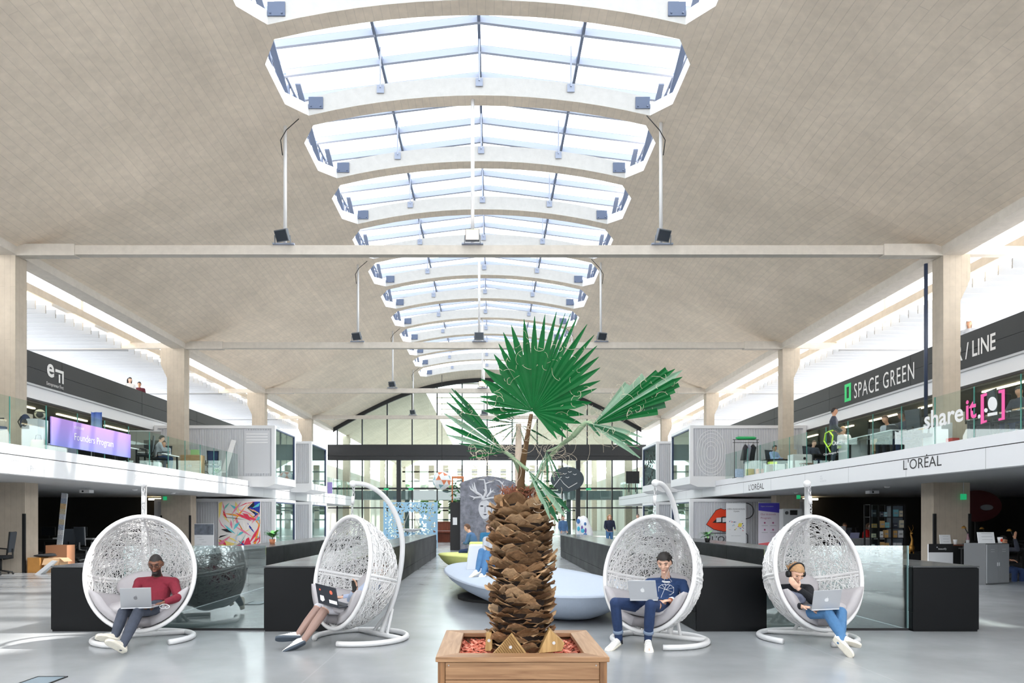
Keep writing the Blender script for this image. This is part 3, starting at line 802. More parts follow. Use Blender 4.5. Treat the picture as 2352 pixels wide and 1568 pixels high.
# relief and details on the container fronts
c = CONT[('right', 0, 'upper')]
yf = 33.3 + .03
for r in (.32, .5, .68, .86, 1.0):
    pts = []
    for j in range(40):
        a = 2 * PI * j / 40
        pts.append((10.2 + .66 * r * math.cos(a), yf, 4.55 + (1.05 * r) * math.copysign(abs(math.sin(a)) ** .8, math.sin(a))))
    MB().tube(pts, .018, 5, closed=True).build('oval_relief', WHITE, c)
c = CONT[('left', 0, 'upper')]
MB().box(-11.45, -10.25, yf - .02, yf + .03, 3.6, 5.6).build('door_leaf', RIBM, c)
for j in range(4): MB().box(-11.35, -10.35, yf - .035, yf - .01, 5.0 + .13 * j, 5.07 + .13 * j).build('vent_slat', WHITE, c)
# dark television in the farther left container; pattern in the right one
c = CONT[('left', 1, 'upper')]
MB().box(-11.3, -10.2, 43.5, 43.58, 4.5, 5.05).build('television', BLK, c)
c = CONT[('right', 1, 'upper')]
rg = random.Random(3)
for j in range(26):
    y = 40.4 + rg.random() * 2.6; z = 3.7 + rg.random() * 1.75
    MB().bar((9.2, y, z), (9.2, y + rg.choice((-.3, .3)) * rg.random(), z + .16 * rg.random() + .05), .03, .07).build('pattern_stroke', BLK, c)

# ---- painting on the left ground-floor container
pt = thing('abstract_painting', 'abstract painting of bright shards on the white ribbed wall', 'painting', (-11.65, 33.3, .22))
px0, px1, pz0, pz1 = P(502, 1254, 33.3), P(600, 1150, 33.3), 0, 0
X0, X1, Z0, Z1 = px0.x, px1.x, px0.z, px1.z
MB().box(X0, X1, 33.25, 33.3, Z0, Z1).build('canvas', mat('canvas_white', rgb(235, 230, 226), .6), pt)
W_, H_ = X1 - X0, Z1 - Z0
rg = random.Random(21)
pal = [mat('art_%d' % i, rgb(*c), .5) for i, c in enumerate([(230, 60, 90), (30, 60, 170), (250, 160, 50), (90, 200, 210), (30, 30, 40), (240, 220, 130), (235, 130, 160), (120, 200, 190), (250, 245, 240), (190, 205, 225)])]
shards = [([(.80, 1), (1, 1), (.97, .7), (.86, .68)], 1), ([(.66, .85), (.82, 1), (.80, 1), (.7, .9)], 2), ([(.68, .84), (.84, .99), (.86, .7)], 4), ([(.4, .0), (.72, .2), (.78, 0)], 0), ([(.82, .0), (.98, .62), (1, .5), (.88, 0)], 2), ([(.0, .15), (.45, .05), (.3, 0), (0, 0)], 5), ([(0, .95), (.1, 1), (.06, .72), (.0, .6)], 5), ([(.45, .55), (.6, .33), (.55, .36), (.42, .62)], 2), ([(.02, .2), (.25, .26), (.05, .23), (0, .18)], 4)]
for i in range(52):
    cx, cy = rg.random(), rg.random(); a = rg.choice((.6, 1.1, 2.0, 2.5, -.4)) + rg.uniform(-.3, .3); L_ = rg.uniform(.08, .3); w = rg.uniform(.01, .05)
    d = (math.cos(a), math.sin(a)); n_ = (-d[1], d[0])
    shards.append(([(cx - d[0] * L_, cy - d[1] * L_), (cx + n_[0] * w, cy + n_[1] * w), (cx + d[0] * L_, cy + d[1] * L_), (cx - n_[0] * w * .4, cy - n_[1] * w * .4)], rg.choice((0, 1, 2, 3, 3, 4, 5, 6, 6, 7, 8, 9, 0, 8))))
for i, (pl2, ci) in enumerate(shards):
    pl2 = [(min(.985, max(.015, a)), min(.985, max(.015, b))) for a, b in pl2]
    mb = MB(); mb.add([(X0 + a * W_, 33.247 - .0008 * i, Z0 + b * H_) for a, b in pl2], [tuple(range(len(pl2)))]); mb.build('paint_shard', pal[ci], pt)

# ---- red lips and logo on the right ground-floor container
lp = CONT[('right', 0, 'ground-floor')]
yf = 33.31
def fl2(poly, m, name, off): 
    mb = MB(); mb.prism([P(a, b, 33.3).xz for a, b in poly], lambda a, b, d: (a, d, b), yf - off, yf - off - .01); return mb.build(name, m, lp, fix=True)
RED = mat('lips_red', rgb(232, 66, 30), .5)
out = [(1623, 1204), (1632, 1190), (1645, 1172), (1656, 1168), (1664, 1171), (1672, 1168), (1686, 1173), (1700, 1190), (1709, 1204), (1697, 1214), (1682, 1219), (1662, 1220), (1640, 1215)]
ocx = sum(a for a, b in out) / len(out); ocy = sum(b for a, b in out) / len(out)
fl2([(ocx + (a - ocx) * 1.03, ocy + (b - ocy) * 1.05) for a, b in out], BLK, 'lips_outline', .0)
fl2(out, RED, 'lips', .012)
fl2([(1636, 1200), (1645, 1191), (1660, 1186), (1686, 1186), (1697, 1200), (1688, 1199), (1664, 1201)], BLK, 'mouth', .024)
for a, b in ((1645, 1656), (1659, 1668), (1671, 1682)): fl2([(a, 1189), (b, 1188), (b, 1198), (a, 1199)], WHITE, 'tooth', .036)
def outline(poly, w, m, name, close=True):
    MB().tube([(P(a, b, 33.3).x, yf - .015, P(a, b, 33.3).z) for a, b in poly], w, 5, closed=close).build(name, m, lp)
outline([(1630, 1227), (1634, 1224), (1712, 1224), (1717, 1228), (1717, 1246), (1712, 1250), (1630, 1250)], .02, INK, 'logo_frame')
outline(circ(1712, 1173, 19, 18, 26), .02, INK, 'speech_oval')
a = P(1635, 1244, 33.3); text("L'ORÉAL", INK, (a.x, yf - .02, a.z), (1, 0, 0), UP3, .28, lp, width=1.55)

# ---- low black stairwell walls with glass fronts
BENCHT = mat('counter_top', rgb(66, 68, 70), .22, rnoise=.06, nscale=2)
BENCH = mat('blackened_steel', rgb(4, 6, 9), .46, noise=.08, nscale=1.2, rnoise=.06, spec=.2)
def bench(label, x0, x1, y0, y1, h=.88):
    t = thing('stair_wall', label, 'low wall', ((x0 + x1) / 2, (y0 + y1) / 2, 0), group='stairwell walls')
    MB().box(x0 + .01, x1 - .01, y0 + .01, y1, .0, h - .02).build('core', BENCH, t)
    MB().box(x0 - .005, x1 + .005, y0 - .005, y1, h - .02, h).build('top_plate', BENCHT, t)
    MB().box(x0, x1, y0 - .004, y0 + .012, .03, h - .03).build('front_panel', BENCH, t)
    n = int((y1 - y0) / 2.4); p = None
    for j in range(n):
        y = y0 + .02 + (y1 - y0 - .04) * j / n; l = (y1 - y0 - .04) / n - .012
        for xx, d in ((x0, -.004), (x1, .004)):
            MB().box(xx - .006, xx + .006, y, y + l, .26, h - .03).build('side_panel', BENCH, t)
            MB().box(xx - .004, xx + .004, y, y + l, .02, .25).build('plinth_panel', BENCH, t)
    return t
YB = 9.65
bench('long black wall along the aisle, left side, beside the blue lounge', -3.05, -2.18, YB, 28.5)
bench('outer black wall on the left, behind the nearest chair on that side', -5.91, -4.99, YB, 27.5)
bench('long black wall along the aisle, right side, beside the blue lounge', 2.76, 3.70, YB, 28.5)
bench('outer black wall on the right, with the free end by the lockers', 5.67, 6.55, YB, 27.5)
DARKF = mat('stair_floor', rgb(62, 68, 70), .35, rnoise=.1, nscale=3)
for nm, x0, x1, lab in (('left', -4.98, -3.06, 'dark stairwell floor behind the left glass guard'), ('right', 3.71, 5.66, 'dark stairwell floor behind the right glass guard')):
    o = MB().box(x0, x1, YB + .14, 27, .002, .012).build('floor_stairwell_' + nm, DARKF); tag(o, kind='structure')
    g = thing('glass_guard', 'tall glass guard closing the %s stairwell' % nm, 'glass panel', ((x0 + x1) / 2, YB + .1, 0), group='glass guards')
    MB().box(x0, x1, YB + .1, YB + .115, .02, 1.15).build('pane', GUARD, g)
    MB().box(x0, x1, YB + .09, YB + .125, 0, .03).build('base_rail', BLK, g)
    xe_ = x0 if nm == 'left' else x1
    MB().box(xe_ - .008, xe_ + .008, YB + .1, YB + .116, .03, 1.15).build('pane_edge', mat('pale_glass_edge', rgb(170, 200, 200), .2), g)
    MB().box(*((x0, x0 + .02) if nm == 'left' else (x1 - .02, x1)), YB + .2, 27, .012, .02).build('floor_strip', WHITE, g)
V = Vector
# ================================================================== hanging chairs
WICK = mat('white_wicker', rgb(222, 221, 221), .5)
CUSH = mat('cushion_grey', rgb(178, 174, 177), .9, noise=.05, nscale=6, bump=.3)
CHROME = mat('chain_metal', rgb(196, 196, 198), .3, metal=.8)
CA, CC, CD, TILT, CZ, CYO = .60, .69, .70, math.radians(12), .86, -.22
RT = Matrix.Rotation(-TILT, 3, 'X')
def shell(u, k=1.0):
    return RT @ Vector((CA * u[0] * k, CD * u[1] * k, CC * u[2] * k)) + Vector((0, CYO, CZ))
def make_chair():
    t = thing('hanging_chair', 'x', 'chair', group='white hanging egg chairs')
    rg = random.Random(11)
    B = lambda mb, nm, m, **k: mb.build(nm, m, t, world=False, **k)
    ring = [shell((math.sin(a), 0, math.cos(a)), 1.01) for a in np.linspace(0, 2 * PI, 64, endpoint=False)]
    B(MB().tube(ring, .026, 10, closed=True), 'rim_hoop', WICK, smooth=True)
    ring = [shell((math.cos(a), math.sin(a), 0.0), 1.005) for a in np.linspace(0, PI, 40)]
    B(MB().tube(ring, .02, 8), 'middle_hoop', WICK, smooth=True)
    ring = [shell((math.cos(a), math.sin(a), -.06), 1.004) for a in np.linspace(0, PI, 40)]
    B(MB().tube(ring, .014, 8), 'middle_hoop', WICK, smooth=True)
    ring = [shell((0, math.sin(a), math.cos(a)), 1.0) for a in np.linspace(0, PI, 40)]
    B(MB().tube(ring, .036, 8, flat=.4, up=Vector((1, 0, 0))), 'back_spine', WICK, smooth=True)
    mb = MB()
    def strand(p, d, L, r, curl):
        p = p.normalized(); d = (d - p * d.dot(p)).normalized(); pts = []; n = 6
        k = rg.uniform(.985, 1.02)
        q = p.copy()
        for i in range(n + 1):
            if q.y < -.01: break
            pts.append(shell(q, k + .01 * math.sin(i * 2.1)))
            d = (d + q.cross(d) * curl); d = (d - q * d.dot(q)).normalized()
            q = (q + d * (L / n)).normalized()
        if len(pts) > 2: mb.tube(pts, r, 4, caps=False, flat=.7)
    for i in range(1450):
        p = Vector((rg.gauss(0, 1), abs(rg.gauss(0, 1)), rg.gauss(0, 1)))
        a = rg.uniform(0, PI)
        h = Vector((1, 0, 0)) if abs(p.normalized().x) < .9 else Vector((0, 0, 1))
        h = (h - p.normalized() * h.dot(p.normalized())).normalized(); v = p.normalized().cross(h)
        d = h * math.cos(a) * 1.5 + v * math.sin(a)
        strand(p, d, rg.uniform(.35, .95), rg.uniform(.0038, .0054), rg.uniform(-.09, .09))
    for i in range(150):      # closer weave by the rim
        a = rg.uniform(0, 2 * PI); p = Vector((math.sin(a), rg.uniform(.02, .14), math.cos(a)))
        d = Vector((math.cos(a), rg.uniform(-.2, .5), -math.sin(a)))
        strand(p, d, rg.uniform(.3, .6), .006, 0)
    w = B(mb, 'woven_shell', WICK); w['kind'] = 'stuff'
    # seat cushion: a thick pad lining the bowl
    rings = []
    nth, nr = 30, 9
    for lay, k0 in ((0, .955), (1, .80)):
        for i in range(nr + 1):
            uz = -.97 + (.97 - .30) * (i / nr); rr = math.sqrt(1 - uz * uz); row = []
            kk = k0 + (0 if lay == 0 else .13 * (max(0, i - nr + 3) / 3) ** 2)
            for j in range(nth + 1):
                a = -.12 + (PI + .24) * j / nth
                sag = 0 if a > .6 and a < PI - .6 else .0
                u = (rr * math.cos(a), rr * math.sin(a), uz)
                k = kk + (.012 * math.sin(5 * a) * math.sin(i * 1.4) if lay else 0)
                row.append(shell(u, k))
            rings.append(row)
    mb = MB(); n = nth + 1; R = nr + 1
    vs_ = [q for r in rings for q in r]; fs = []
    for lay in (0, 1):
        o = lay * R * n
        for i in range(nr):
            for j in range(nth):
                fs.append((o + i * n + j, o + i * n + j + 1, o + (i + 1) * n + j + 1, o + (i + 1) * n + j))
    for j in range(nth):
        fs.append((nr * n + j, nr * n + j + 1, R * n + nr * n + j + 1, R * n + nr * n + j)); fs.append((j, j + 1, R * n + j + 1, R * n + j))
    for i in range(nr):
        for j in (0, nth): fs.append((i * n + j, (i + 1) * n + j, R * n + (i + 1) * n + j, R * n + i * n + j))
    mb.add(vs_, fs)
    # flat seat filling
    cu = B(mb, 'seat_cushion', CUSH, smooth=True, fix=True)
    mb = MB(); mb.ell((0, CYO + .13, .43), .42, .36, .10, 24, 10)
    B(mb, 'seat_pad', CUSH, smooth=True)
    mb = MB(); M = Matrix.Rotation(math.radians(-24), 3, 'X'); mb.ell((0, CYO + .46, .66), .36, .08, .2, 24, 10, M)
    B(mb, 'back_pad', CUSH, smooth=True)
    # stand
    R0, yc = .57, .06
    arc = [(R0 * math.cos(a), yc + R0 * math.sin(a), .035) for a in np.linspace(math.radians(-62), math.radians(242), 40)]
    B(MB().tube(arc, .034, 10), 'base_ring', WMETAL, smooth=True)
    B(MB().tube([(-.49, .34, .035), (.49, .34, .035)], .03, 10), 'base_bar', WMETAL, smooth=True)
    for s in (-1, 1): B(MB().tube([(s * .16, .34, .04), (s * .02, .52, .34)], .022, 8), 'brace', WMETAL, smooth=True)
    path = [(0, .36, .04), (0, .46, .25), (0, .6, .6), (0, .68, .95), (0, .69, 1.25), (0, .62, 1.5), (0, .5, 1.7), (0, .34, 1.85), (0, .16, 1.935), (0, .02, 1.955), (0, -.06, 1.95)]
    sm = []
    for i in range(len(path) - 1):
        p0, p1, p2, p3 = [Vector(path[min(max(i + q, 0), len(path) - 1)]) for q in (-1, 0, 1, 2)]
        for f in (0, .33, .66):
            sm.append(.5 * ((2 * p1) + (p2 - p0) * f + (2 * p0 - 5 * p1 + 4 * p2 - p3) * f * f + (3 * p1 - p0 - 3 * p2 + p3) * f ** 3))
    sm.append(Vector(path[-1]))
    B(MB().tube(sm, [.036 - .006 * i / len(sm) for i in range(len(sm))], 12), 'arched_pole', WMETAL, smooth=True)
    B(MB().ell((0, -.06, 1.95), .045, .045, .045, 12, 8), 'pole_cap', WMETAL, smooth=True)
    hz = [1.905, 1.86, 1.815]
    for i, z in enumerate(hz):
        lk = [(0.016 * math.cos(a) if i % 2 else 0, -.05 + (0 if i % 2 else .016 * math.cos(a)), z + .03 * math.sin(a)) for a in np.linspace(0, 2 * PI, 12, endpoint=False)]
        B(MB().tube(lk, .006, 6, closed=True), 'chain_link', CHROME, smooth=True)
    B(MB().tube([(0, -.055, 1.795), (0, -.065, 1.70)], .022, 10), 'spring_case', WMETAL, smooth=True)
    for i, z in enumerate((1.67, 1.63, 1.59, 1.555)):
        lk = [(0.014 * math.cos(a) if i % 2 else 0, -.07 + (0 if i % 2 else .014 * math.cos(a)), z + .026 * math.sin(a)) for a in np.linspace(0, 2 * PI, 12, endpoint=False)]
        B(MB().tube(lk, .005, 6, closed=True), 'chain_link', CHROME, smooth=True)
    return t
chair0 = make_chair()
def face_cam(x, y, deg):
    return math.atan2(-y, -x) - math.radians(deg) + PI / 2
chairs = [(-4.30, 8.9, 9, 'white woven hanging chair holding the man in the maroon sweater'),
          (-1.68, 9.0, 58, 'white woven hanging chair turned sideways, holding the woman in tights'),
          (2.03, 8.78, 30, 'white woven hanging chair holding the man in the navy sweater'),
          (3.95, 8.98, -38, 'white woven hanging chair holding the person with headphones')]
for i, (x, y, dg_, lab) in enumerate(chairs):
    o = chair0 if i == 0 else copy_tree(chair0)
    o.location = (x, y, 0); o.rotation_euler = (0, 0, face_cam(x, y, dg_)); o['label'] = lab
    for ch in [q for q in bpy.data.objects if q.parent == o]:       # the basket turns on its chain, the stand faces nearly forward
        if ch.name.split('.')[0] in ('base_ring', 'base_bar', 'brace', 'arched_pole', 'pole_cap'):
            ch.rotation_euler = (0, 0, math.radians((9, 0, 6, -38)[i]))

# ================================================================== wooden planter
WD = wood('planter_wood', rgb(122, 86, 56), rgb(166, 128, 92), 0, 2.2)
WDY = wood('planter_wood_y', rgb(150, 116, 86), rgb(182, 148, 116), 1, 2.2)
WDZ = wood('planter_wood_post', rgb(104, 70, 40), rgb(148, 106, 68), 2, 2.2)
px0_, px1_, py0_, py1_, PH = -.385, .82, 4.97, 6.18, .56
pl = thing('planter', 'square wooden planter box holding the palm', 'planter', ((px0_ + px1_) / 2, (py0_ + py1_) / 2, 0))
rw, rt = .155, .035
def trap(name, q, m):
    mb = MB(); mb.add([(a, b, PH - rt) for a, b in q] + [(a, b, PH) for a, b in q], [(3, 2, 1, 0), (4, 5, 6, 7), (0, 1, 5, 4), (1, 2, 6, 5), (2, 3, 7, 6), (3, 0, 4, 7)])
    mb.build(name, m, pl, bevel=.004)
trap('rim_board', [(px0_, py0_), (px1_, py0_), (px1_ - rw, py0_ + rw), (px0_ + rw, py0_ + rw)], WD)
trap('rim_board', [(px1_, py1_), (px0_, py1_), (px0_ + rw, py1_ - rw), (px1_ - rw, py1_ - rw)], WD)
trap('rim_board', [(px0_, py1_), (px0_, py0_), (px0_ + rw, py0_ + rw), (px0_ + rw, py1_ - rw)], WDY)
trap('rim_board', [(px1_, py0_), (px1_, py1_), (px1_ - rw, py1_ - rw), (px1_ - rw, py0_ + rw)], WDY)
e = .015
for x in (px0_ + e, px1_ - e - .05):
    for y in (py0_ + e, py1_ - e - .05):
        MB().box(x, x + .05, y, y + .05, 0, PH - rt).build('corner_post', WDZ, pl, bevel=.003)
for j in range(4):
    z0 = .02 + .126 * j
    for y in (py0_ + e + .008, py1_ - e - .033):
        MB().box(px0_ + e + .052, px1_ - e - .052, y, y + .025, z0, z0 + .122).build('side_board', WD, pl, bevel=.003)
    for x in (px0_ + e + .008, px1_ - e - .033):
        MB().box(x, x + .025, py0_ + e + .052, py1_ - e - .052, z0, z0 + .122).build('side_board', WDY, pl, bevel=.003)
    for x in (px0_ + .09, px1_ - .09):
        MB().tube([(x, py0_ + e + .006, z0 + .1), (x, py0_ + e + .009, z0 + .1)], .005, 8).build('screw', GREYM, pl)
MB().box(px0_ + .04, px1_ - .04, py0_ + .045, py1_ - .045, .02, .46).build('soil', mat('soil_brown', rgb(74, 44, 32), .95, noise=.2), pl)
rg = random.Random(5); mb = MB()
for i in range(1500):
    x = rg.uniform(px0_ + .07, px1_ - .07); y = rg.uniform(py0_ + .07, py1_ - .07)
    M = Matrix.Rotation(rg.uniform(0, PI), 3, 'Z') @ Matrix.Rotation(rg.uniform(-.5, .5), 3, 'X') @ Matrix.Rotation(rg.uniform(-.5, .5), 3, 'Y')
    mb.m = rg.choice((0, 0, 1, 2))
    mb.obox((x, y, .465 + rg.uniform(0, .035)), rg.uniform(.012, .034), rg.uniform(.006, .012), .003, M)
mu = mb.build('bark_mulch', [mat('mulch_red', rgb(222, 128, 104), .8), mat('mulch_pink', rgb(232, 156, 132), .8), mat('mulch_dark', rgb(184, 92, 72), .8)])
tag(mu, 'reddish bark chips filling the wooden planter', 'mulch', kind='stuff')
# wedges round the trunk
WEDG = wood('wedge_wood', rgb(150, 116, 66), rgb(192, 158, 104), 2, 3)
def wedge(label, poly, y0, y1, m, ribs=0):
    t = thing('wooden_wedge', label, 'wedge', (poly[0][0], y0, .48), group='wedges round the trunk')
    MB().prism(poly, lambda a, b, d: (a, d, b), y0, y1).build('block', m, t, fix=True, bevel=.004)
    cx = sum(p[0] for p in poly) / len(poly); cz = sum(p[1] for p in poly) / len(poly)
    MB().tube([(cx, y0 - .006, cz + .01), (cx, y0 + .002, cz + .01)], .012, 10).build('screw_head', GREYL, t)
    if ribs:
        (ax_, az_), (bx_, bz_), (tx_, tz_) = poly
        for i in range(1, ribs):
            f = i / ribs
            p = Vector((ax_ + (tx_ - ax_) * f, y0 - .003, az_ + (tz_ - az_) * f)); q = Vector((ax_ + (bx_ - ax_) * f, y0 - .003, az_ + (bz_ - az_) * f))
            MB().bar(p, q, .004, .008).build('groove', mat('groove_brown', rgb(120, 88, 46), .8), t)
a, b, c = P(1128, 1499, 5.22), P(1213, 1499, 5.22), P(1176, 1454, 5.22)
wedge('grooved triangular wood wedge in front of the palm trunk', [(a.x, a.z - .02), (b.x, b.z - .02), (c.x, c.z)], 5.21, 5.26, WEDG, 14)
q = [P(1237, 1497, 5.3), P(1263, 1441, 5.3), P(1297, 1474, 5.3), P(1291, 1492, 5.3)]
wedge('smooth wood wedge leaning at the right of the trunk', [(v.x, v.z - .01) for v in q], 5.3, 5.42, WEDG)
q = [P(1114, 1492, 5.45), P(1117, 1449, 5.45), P(1130, 1449, 5.45), P(1131, 1492, 5.45)]
wedge('narrow upright wood wedge at the left of the trunk', [(v.x, v.z - .01) for v in q], 5.45, 5.55, WEDG)

# ================================================================== palm
TX, TY, TZ0, TZ1 = .233, 5.58, .49, 1.66
pm = thing('palm', 'fan palm with a shaggy brown trunk in the wooden planter', 'palm', (TX, TY, TZ0))
BARK = [mat('bark_%d' % i, rgb(*c), .85, noise=.35, nscale=30, bump=.6, stretch=(1, 1, .35)) for i, c in enumerate([(136, 102, 70), (168, 134, 98), (112, 82, 54), (186, 154, 118)])]
mb = MB(); mb.lathe([(.19, 0), (.18, .2), (.175, .6), (.18, 1.0), (.17, 1.17)], (TX, TY, TZ0), 24)
mb.build('trunk_core', mat('bark_core', rgb(34, 22, 15), .95, noise=.3, nscale=20, bump=.5), pm, smooth=True)
rg = random.Random(9)
def flake(seed):
    r = random.Random(seed); nx, ny = 6, 4; top = []; 
    pk = [r.uniform(-.012, .012) for _ in range(nx + 1)]
    for j in range(ny + 1):
        f = j / ny
        for i in range(nx + 1):
            u = (i / nx - .5) * 2
            w = .088 * (1 - .15 * f)
            x = u * w
            out_ = -.005 + .098 * f ** 1.25 - .03 * u * u * (1 - .3 * f) + r.uniform(-.003, .003)
            z = -.035 + .05 * f + (.020 * (1 - abs(u) ** 1.3) * f ** 2) + (pk[i] if j == ny else 0) - .012 * u * u
            top.append((x, out_, z))
    n = nx + 1; N = len(top)
    bot = [(x * .98, y - .010, z - .006) for x, y, z in top]
    fs = [(j * n + i, j * n + i + 1, (j + 1) * n + i + 1, (j + 1) * n + i) for j in range(ny) for i in range(nx)]
    fb = [tuple(N + q for q in reversed(f)) for f in fs]
    ed = [(ny * n + i, ny * n + i + 1, N + ny * n + i + 1, N + ny * n + i) for i in range(nx)]
    ed += [(j * n, (j + 1) * n, N + (j + 1) * n, N + j * n) for j in range(ny)] + [(j * n + nx, (j + 1) * n + nx, N + (j + 1) * n + nx, N + j * n + nx) for j in range(ny)]
    m = MB(); m.add(top + bot, fs + fb + ed); me = m.mesh('leaf_base')
    bm = bmesh.new(); bm.from_mesh(me); bmesh.ops.recalc_face_normals(bm, faces=bm.faces); bm.to_mesh(me); bm.free()
    me.materials.append(BARK[seed % 4]); return me
fls = [flake(i) for i in range(12)]
rows = 25
for j in range(rows):
    z = .02 + (TZ1 - TZ0 - .08) * j / (rows - 1)
    for i in range(11):
        th = 2 * PI * (i + .5 * (j % 2) + rg.uniform(-.16, .16)) / 11
        o = bpy.data.objects.new('leaf_base', rg.choice(fls)); COL.objects.link(o); o.parent = pm
        s = rg.uniform(.85, 1.2)
        o.matrix_local = Matrix.Translation((.17 * math.cos(th), .17 * math.sin(th), z + rg.uniform(-.015, .015))) @ Matrix.Rotation(th - PI / 2 + rg.uniform(-.15, .15), 4, 'Z') @ Matrix.Rotation(rg.uniform(-.25, .25), 4, 'X') @ Matrix.Rotation(rg.uniform(-.15, .15), 4, 'Y') @ Matrix.Diagonal((s, s * rg.uniform(.75, 1.15), s * rg.uniform(.8, 1.1), 1))
# big cut bases at the top
for i in range(9):
    th = 2 * PI * (i + .3) / 9
    o = bpy.data.objects.new('leaf_base', fls[(i * 5) % 12]); COL.objects.link(o); o.parent = pm
    s = rg.uniform(1.2, 1.55)
    o.matrix_local = Matrix.Translation((.15 * math.cos(th), .15 * math.sin(th), TZ1 - TZ0 - .02 + rg.uniform(-.03, .02))) @ Matrix.Rotation(th - PI / 2, 4, 'Z') @ Matrix.Rotation(.2, 4, 'X') @ Matrix.Diagonal((.8 * s, s * .6, s, 1))
mb = MB(); 
for i in range(420):
    th = rg.uniform(0, 2 * PI); r = rg.uniform(0, .15); p = Vector((TX + r * math.cos(th), TY + r * math.sin(th), TZ1 + .02 + rg.uniform(-.02, .06)))
    d = Vector((rg.uniform(-1, 1), rg.uniform(-1, 1), rg.uniform(-.1, .9))) * .06
    mb.tube([p, p + d * .6 + Vector((0, 0, .01)), p + d], [.004, .003, .001], 4, caps=False)
fz = mb.build('crown_fibre', mat('fibre_red', rgb(146, 92, 70), .95), pm); fz['kind'] = 'stuff'
for (px, py) in ((1155, 1142), (1190, 1128), (1235, 1132), (1258, 1145), (1172, 1150), (1218, 1148)):
    p = P(px, py, 5.5); MB().tube([p - Vector((0, 0, .08)), p + Vector((0, 0, .02))], [.022, .018], 7).build('cut_stalk', mat('stalk_tan', rgb(190, 150, 110), .85, noise=.2, nscale=20), pm)
# ---- fronds
def lgreen(n, c): return mat(n, rgb(*c), .5, noise=.22, nscale=9, stretch=(1, 1, 1), spec=.22)
G1, G2, G3 = lgreen('leaf_green', (0, 84, 36)), lgreen('leaf_mid', (36, 86, 56)), lgreen('leaf_grey', (118, 146, 124))
STALK = mat('petiole_brown', rgb(96, 70, 42), .6, noise=.2, nscale=10)
STALKG = mat('petiole_green', rgb(128, 150, 118), .6, noise=.2, nscale=10)
K = .306
def cp(cx_, cy_, D): return P(980 + cx_ * K, 700 + cy_ * K, D)
def frond(hub, tips, D0, Dt, petiole, pr_, pm_mat, ms, merge=.55, droop=0, wmin=.006, seed=1, bow=.03, maxd=.11):
    rg = random.Random(seed)
    pet = [cp(a, b, d) for a, b, d in petiole]
    sm = []
    for i in range(len(pet) - 1):
        p0, p1, p2, p3 = [pet[min(max(i + q, 0), len(pet) - 1)] for q in (-1, 0, 1, 2)]
        for f in (0, .25, .5, .75): sm.append(.5 * ((2 * p1) + (p2 - p0) * f + (2 * p0 - 5 * p1 + 4 * p2 - p3) * f * f + (3 * p1 - p0 - 3 * p2 + p3) * f ** 3))
    sm.append(pet[-1])
    n = len(sm); fr = MB().tube(sm, [pr_[0] + (pr_[1] - pr_[0]) * i / (n - 1) for i in range(n)], 8, flat=.6).build('frond', pm_mat, pm, smooth=True)
    h = cp(*hub, D0); T = []
    for i, (a, b) in enumerate(tips):
        T.append(cp(a, b, Dt[0] + (Dt[1] - Dt[0]) * i / max(1, len(tips) - 1) + rg.uniform(-.03, .03)) - h)
    ends = []
    for i, v in enumerate(T):
        R = v.length; d = v.normalized()
        nb = [T[j].normalized() for j in (i - 1, i + 1) if 0 <= j < len(T)]
        ang = lambda a_, b_: abs((math.atan2(a_.z, a_.x) - math.atan2(b_.z, b_.x) + PI) % (2 * PI) - PI)
        dL = min(maxd, ang(v, T[i - 1])) if i else .1
        dR = min(maxd, ang(v, T[i + 1])) if i < len(T) - 1 else .1
        side = (nb[-1] - d * nb[-1].dot(d)); 
        if i == len(T) - 1: side = -side
        sg_ = side; side = d.cross(V((0, 1, 0))).normalized()
        if side.dot(sg_) < 0: side = -side
        un = d.cross(side)
        if un.y > 0: un = -un
        Rm = merge * min(R, .62); tm = Rm / R
        vs_ = []; fs = []; ns = 10
        for k in range(ns + 1):
            t = k / ns
            ww = []
            for dd_ in (dL, dR):
                w = R * t * math.tan(dd_ / 2) * 1.03 if t < tm else max(wmin * .25, min(.03, R * tm * math.tan(dd_ / 2)) * (1 - ((t - tm) / (1 - tm))) ** .75)
                if t >= tm: w = max(w, wmin * (1 - t) ** .3)
                ww.append(min(w, .06))
            w = min(ww)
            c = h + d * R * t + un * bow * math.sin(t * PI) + Vector((0, 0, -droop * t * t * R))
            fold = w * .55
            vs_ += [c - side * ww[0] + un * fold, c, c + side * ww[1] + un * fold]
        for k in range(ns): fs += [(3 * k, 3 * k + 1, 3 * k + 4, 3 * k + 3), (3 * k + 1, 3 * k + 2, 3 * k + 5, 3 * k + 4)]
        MB().add(vs_, fs).build('leaflet', ms[rg.randrange(len(ms))], fr)
        ends.append((h + d * R * .55, d, R))
    return ends
E = []
tipsA = [(425, 475), (405, 555), (395, 685), (400, 720), (430, 795), (480, 870)][::-1] + [(505, 370), (540, 290), (575, 205), (635, 150), (730, 105), (810, 85), (888, 72), (975, 50), (1040, 62), (1085, 55), (1130, 90), (1205, 145), (1258, 225), (1280, 305), (1293, 390), (1303, 470), (1303, 568), (1277, 627), (1240, 732), (1180, 825), (1160, 890), (1095, 955), (1050, 1000), (980, 1010)]
tipsA = sorted(tipsA, key=lambda p: math.atan2(p[0] - 795, 800 - p[1]))
E += frond((795, 800), tipsA, 5.2, (5.25, 5.12), [(700, 1470, 5.52), (715, 1250, 5.45), (745, 1050, 5.32), (785, 820, 5.21)], (.034, .014), STALK, [G1, G1, G1, G1], merge=.72, seed=2, maxd=.3)
tipsB = [(1500, 590), (1640, 545), (1725, 495), (1800, 485), (1865, 480), (1920, 490), (1920, 540), (1895, 605), (1860, 640), (1830, 690), (1790, 745), (1735, 800)]
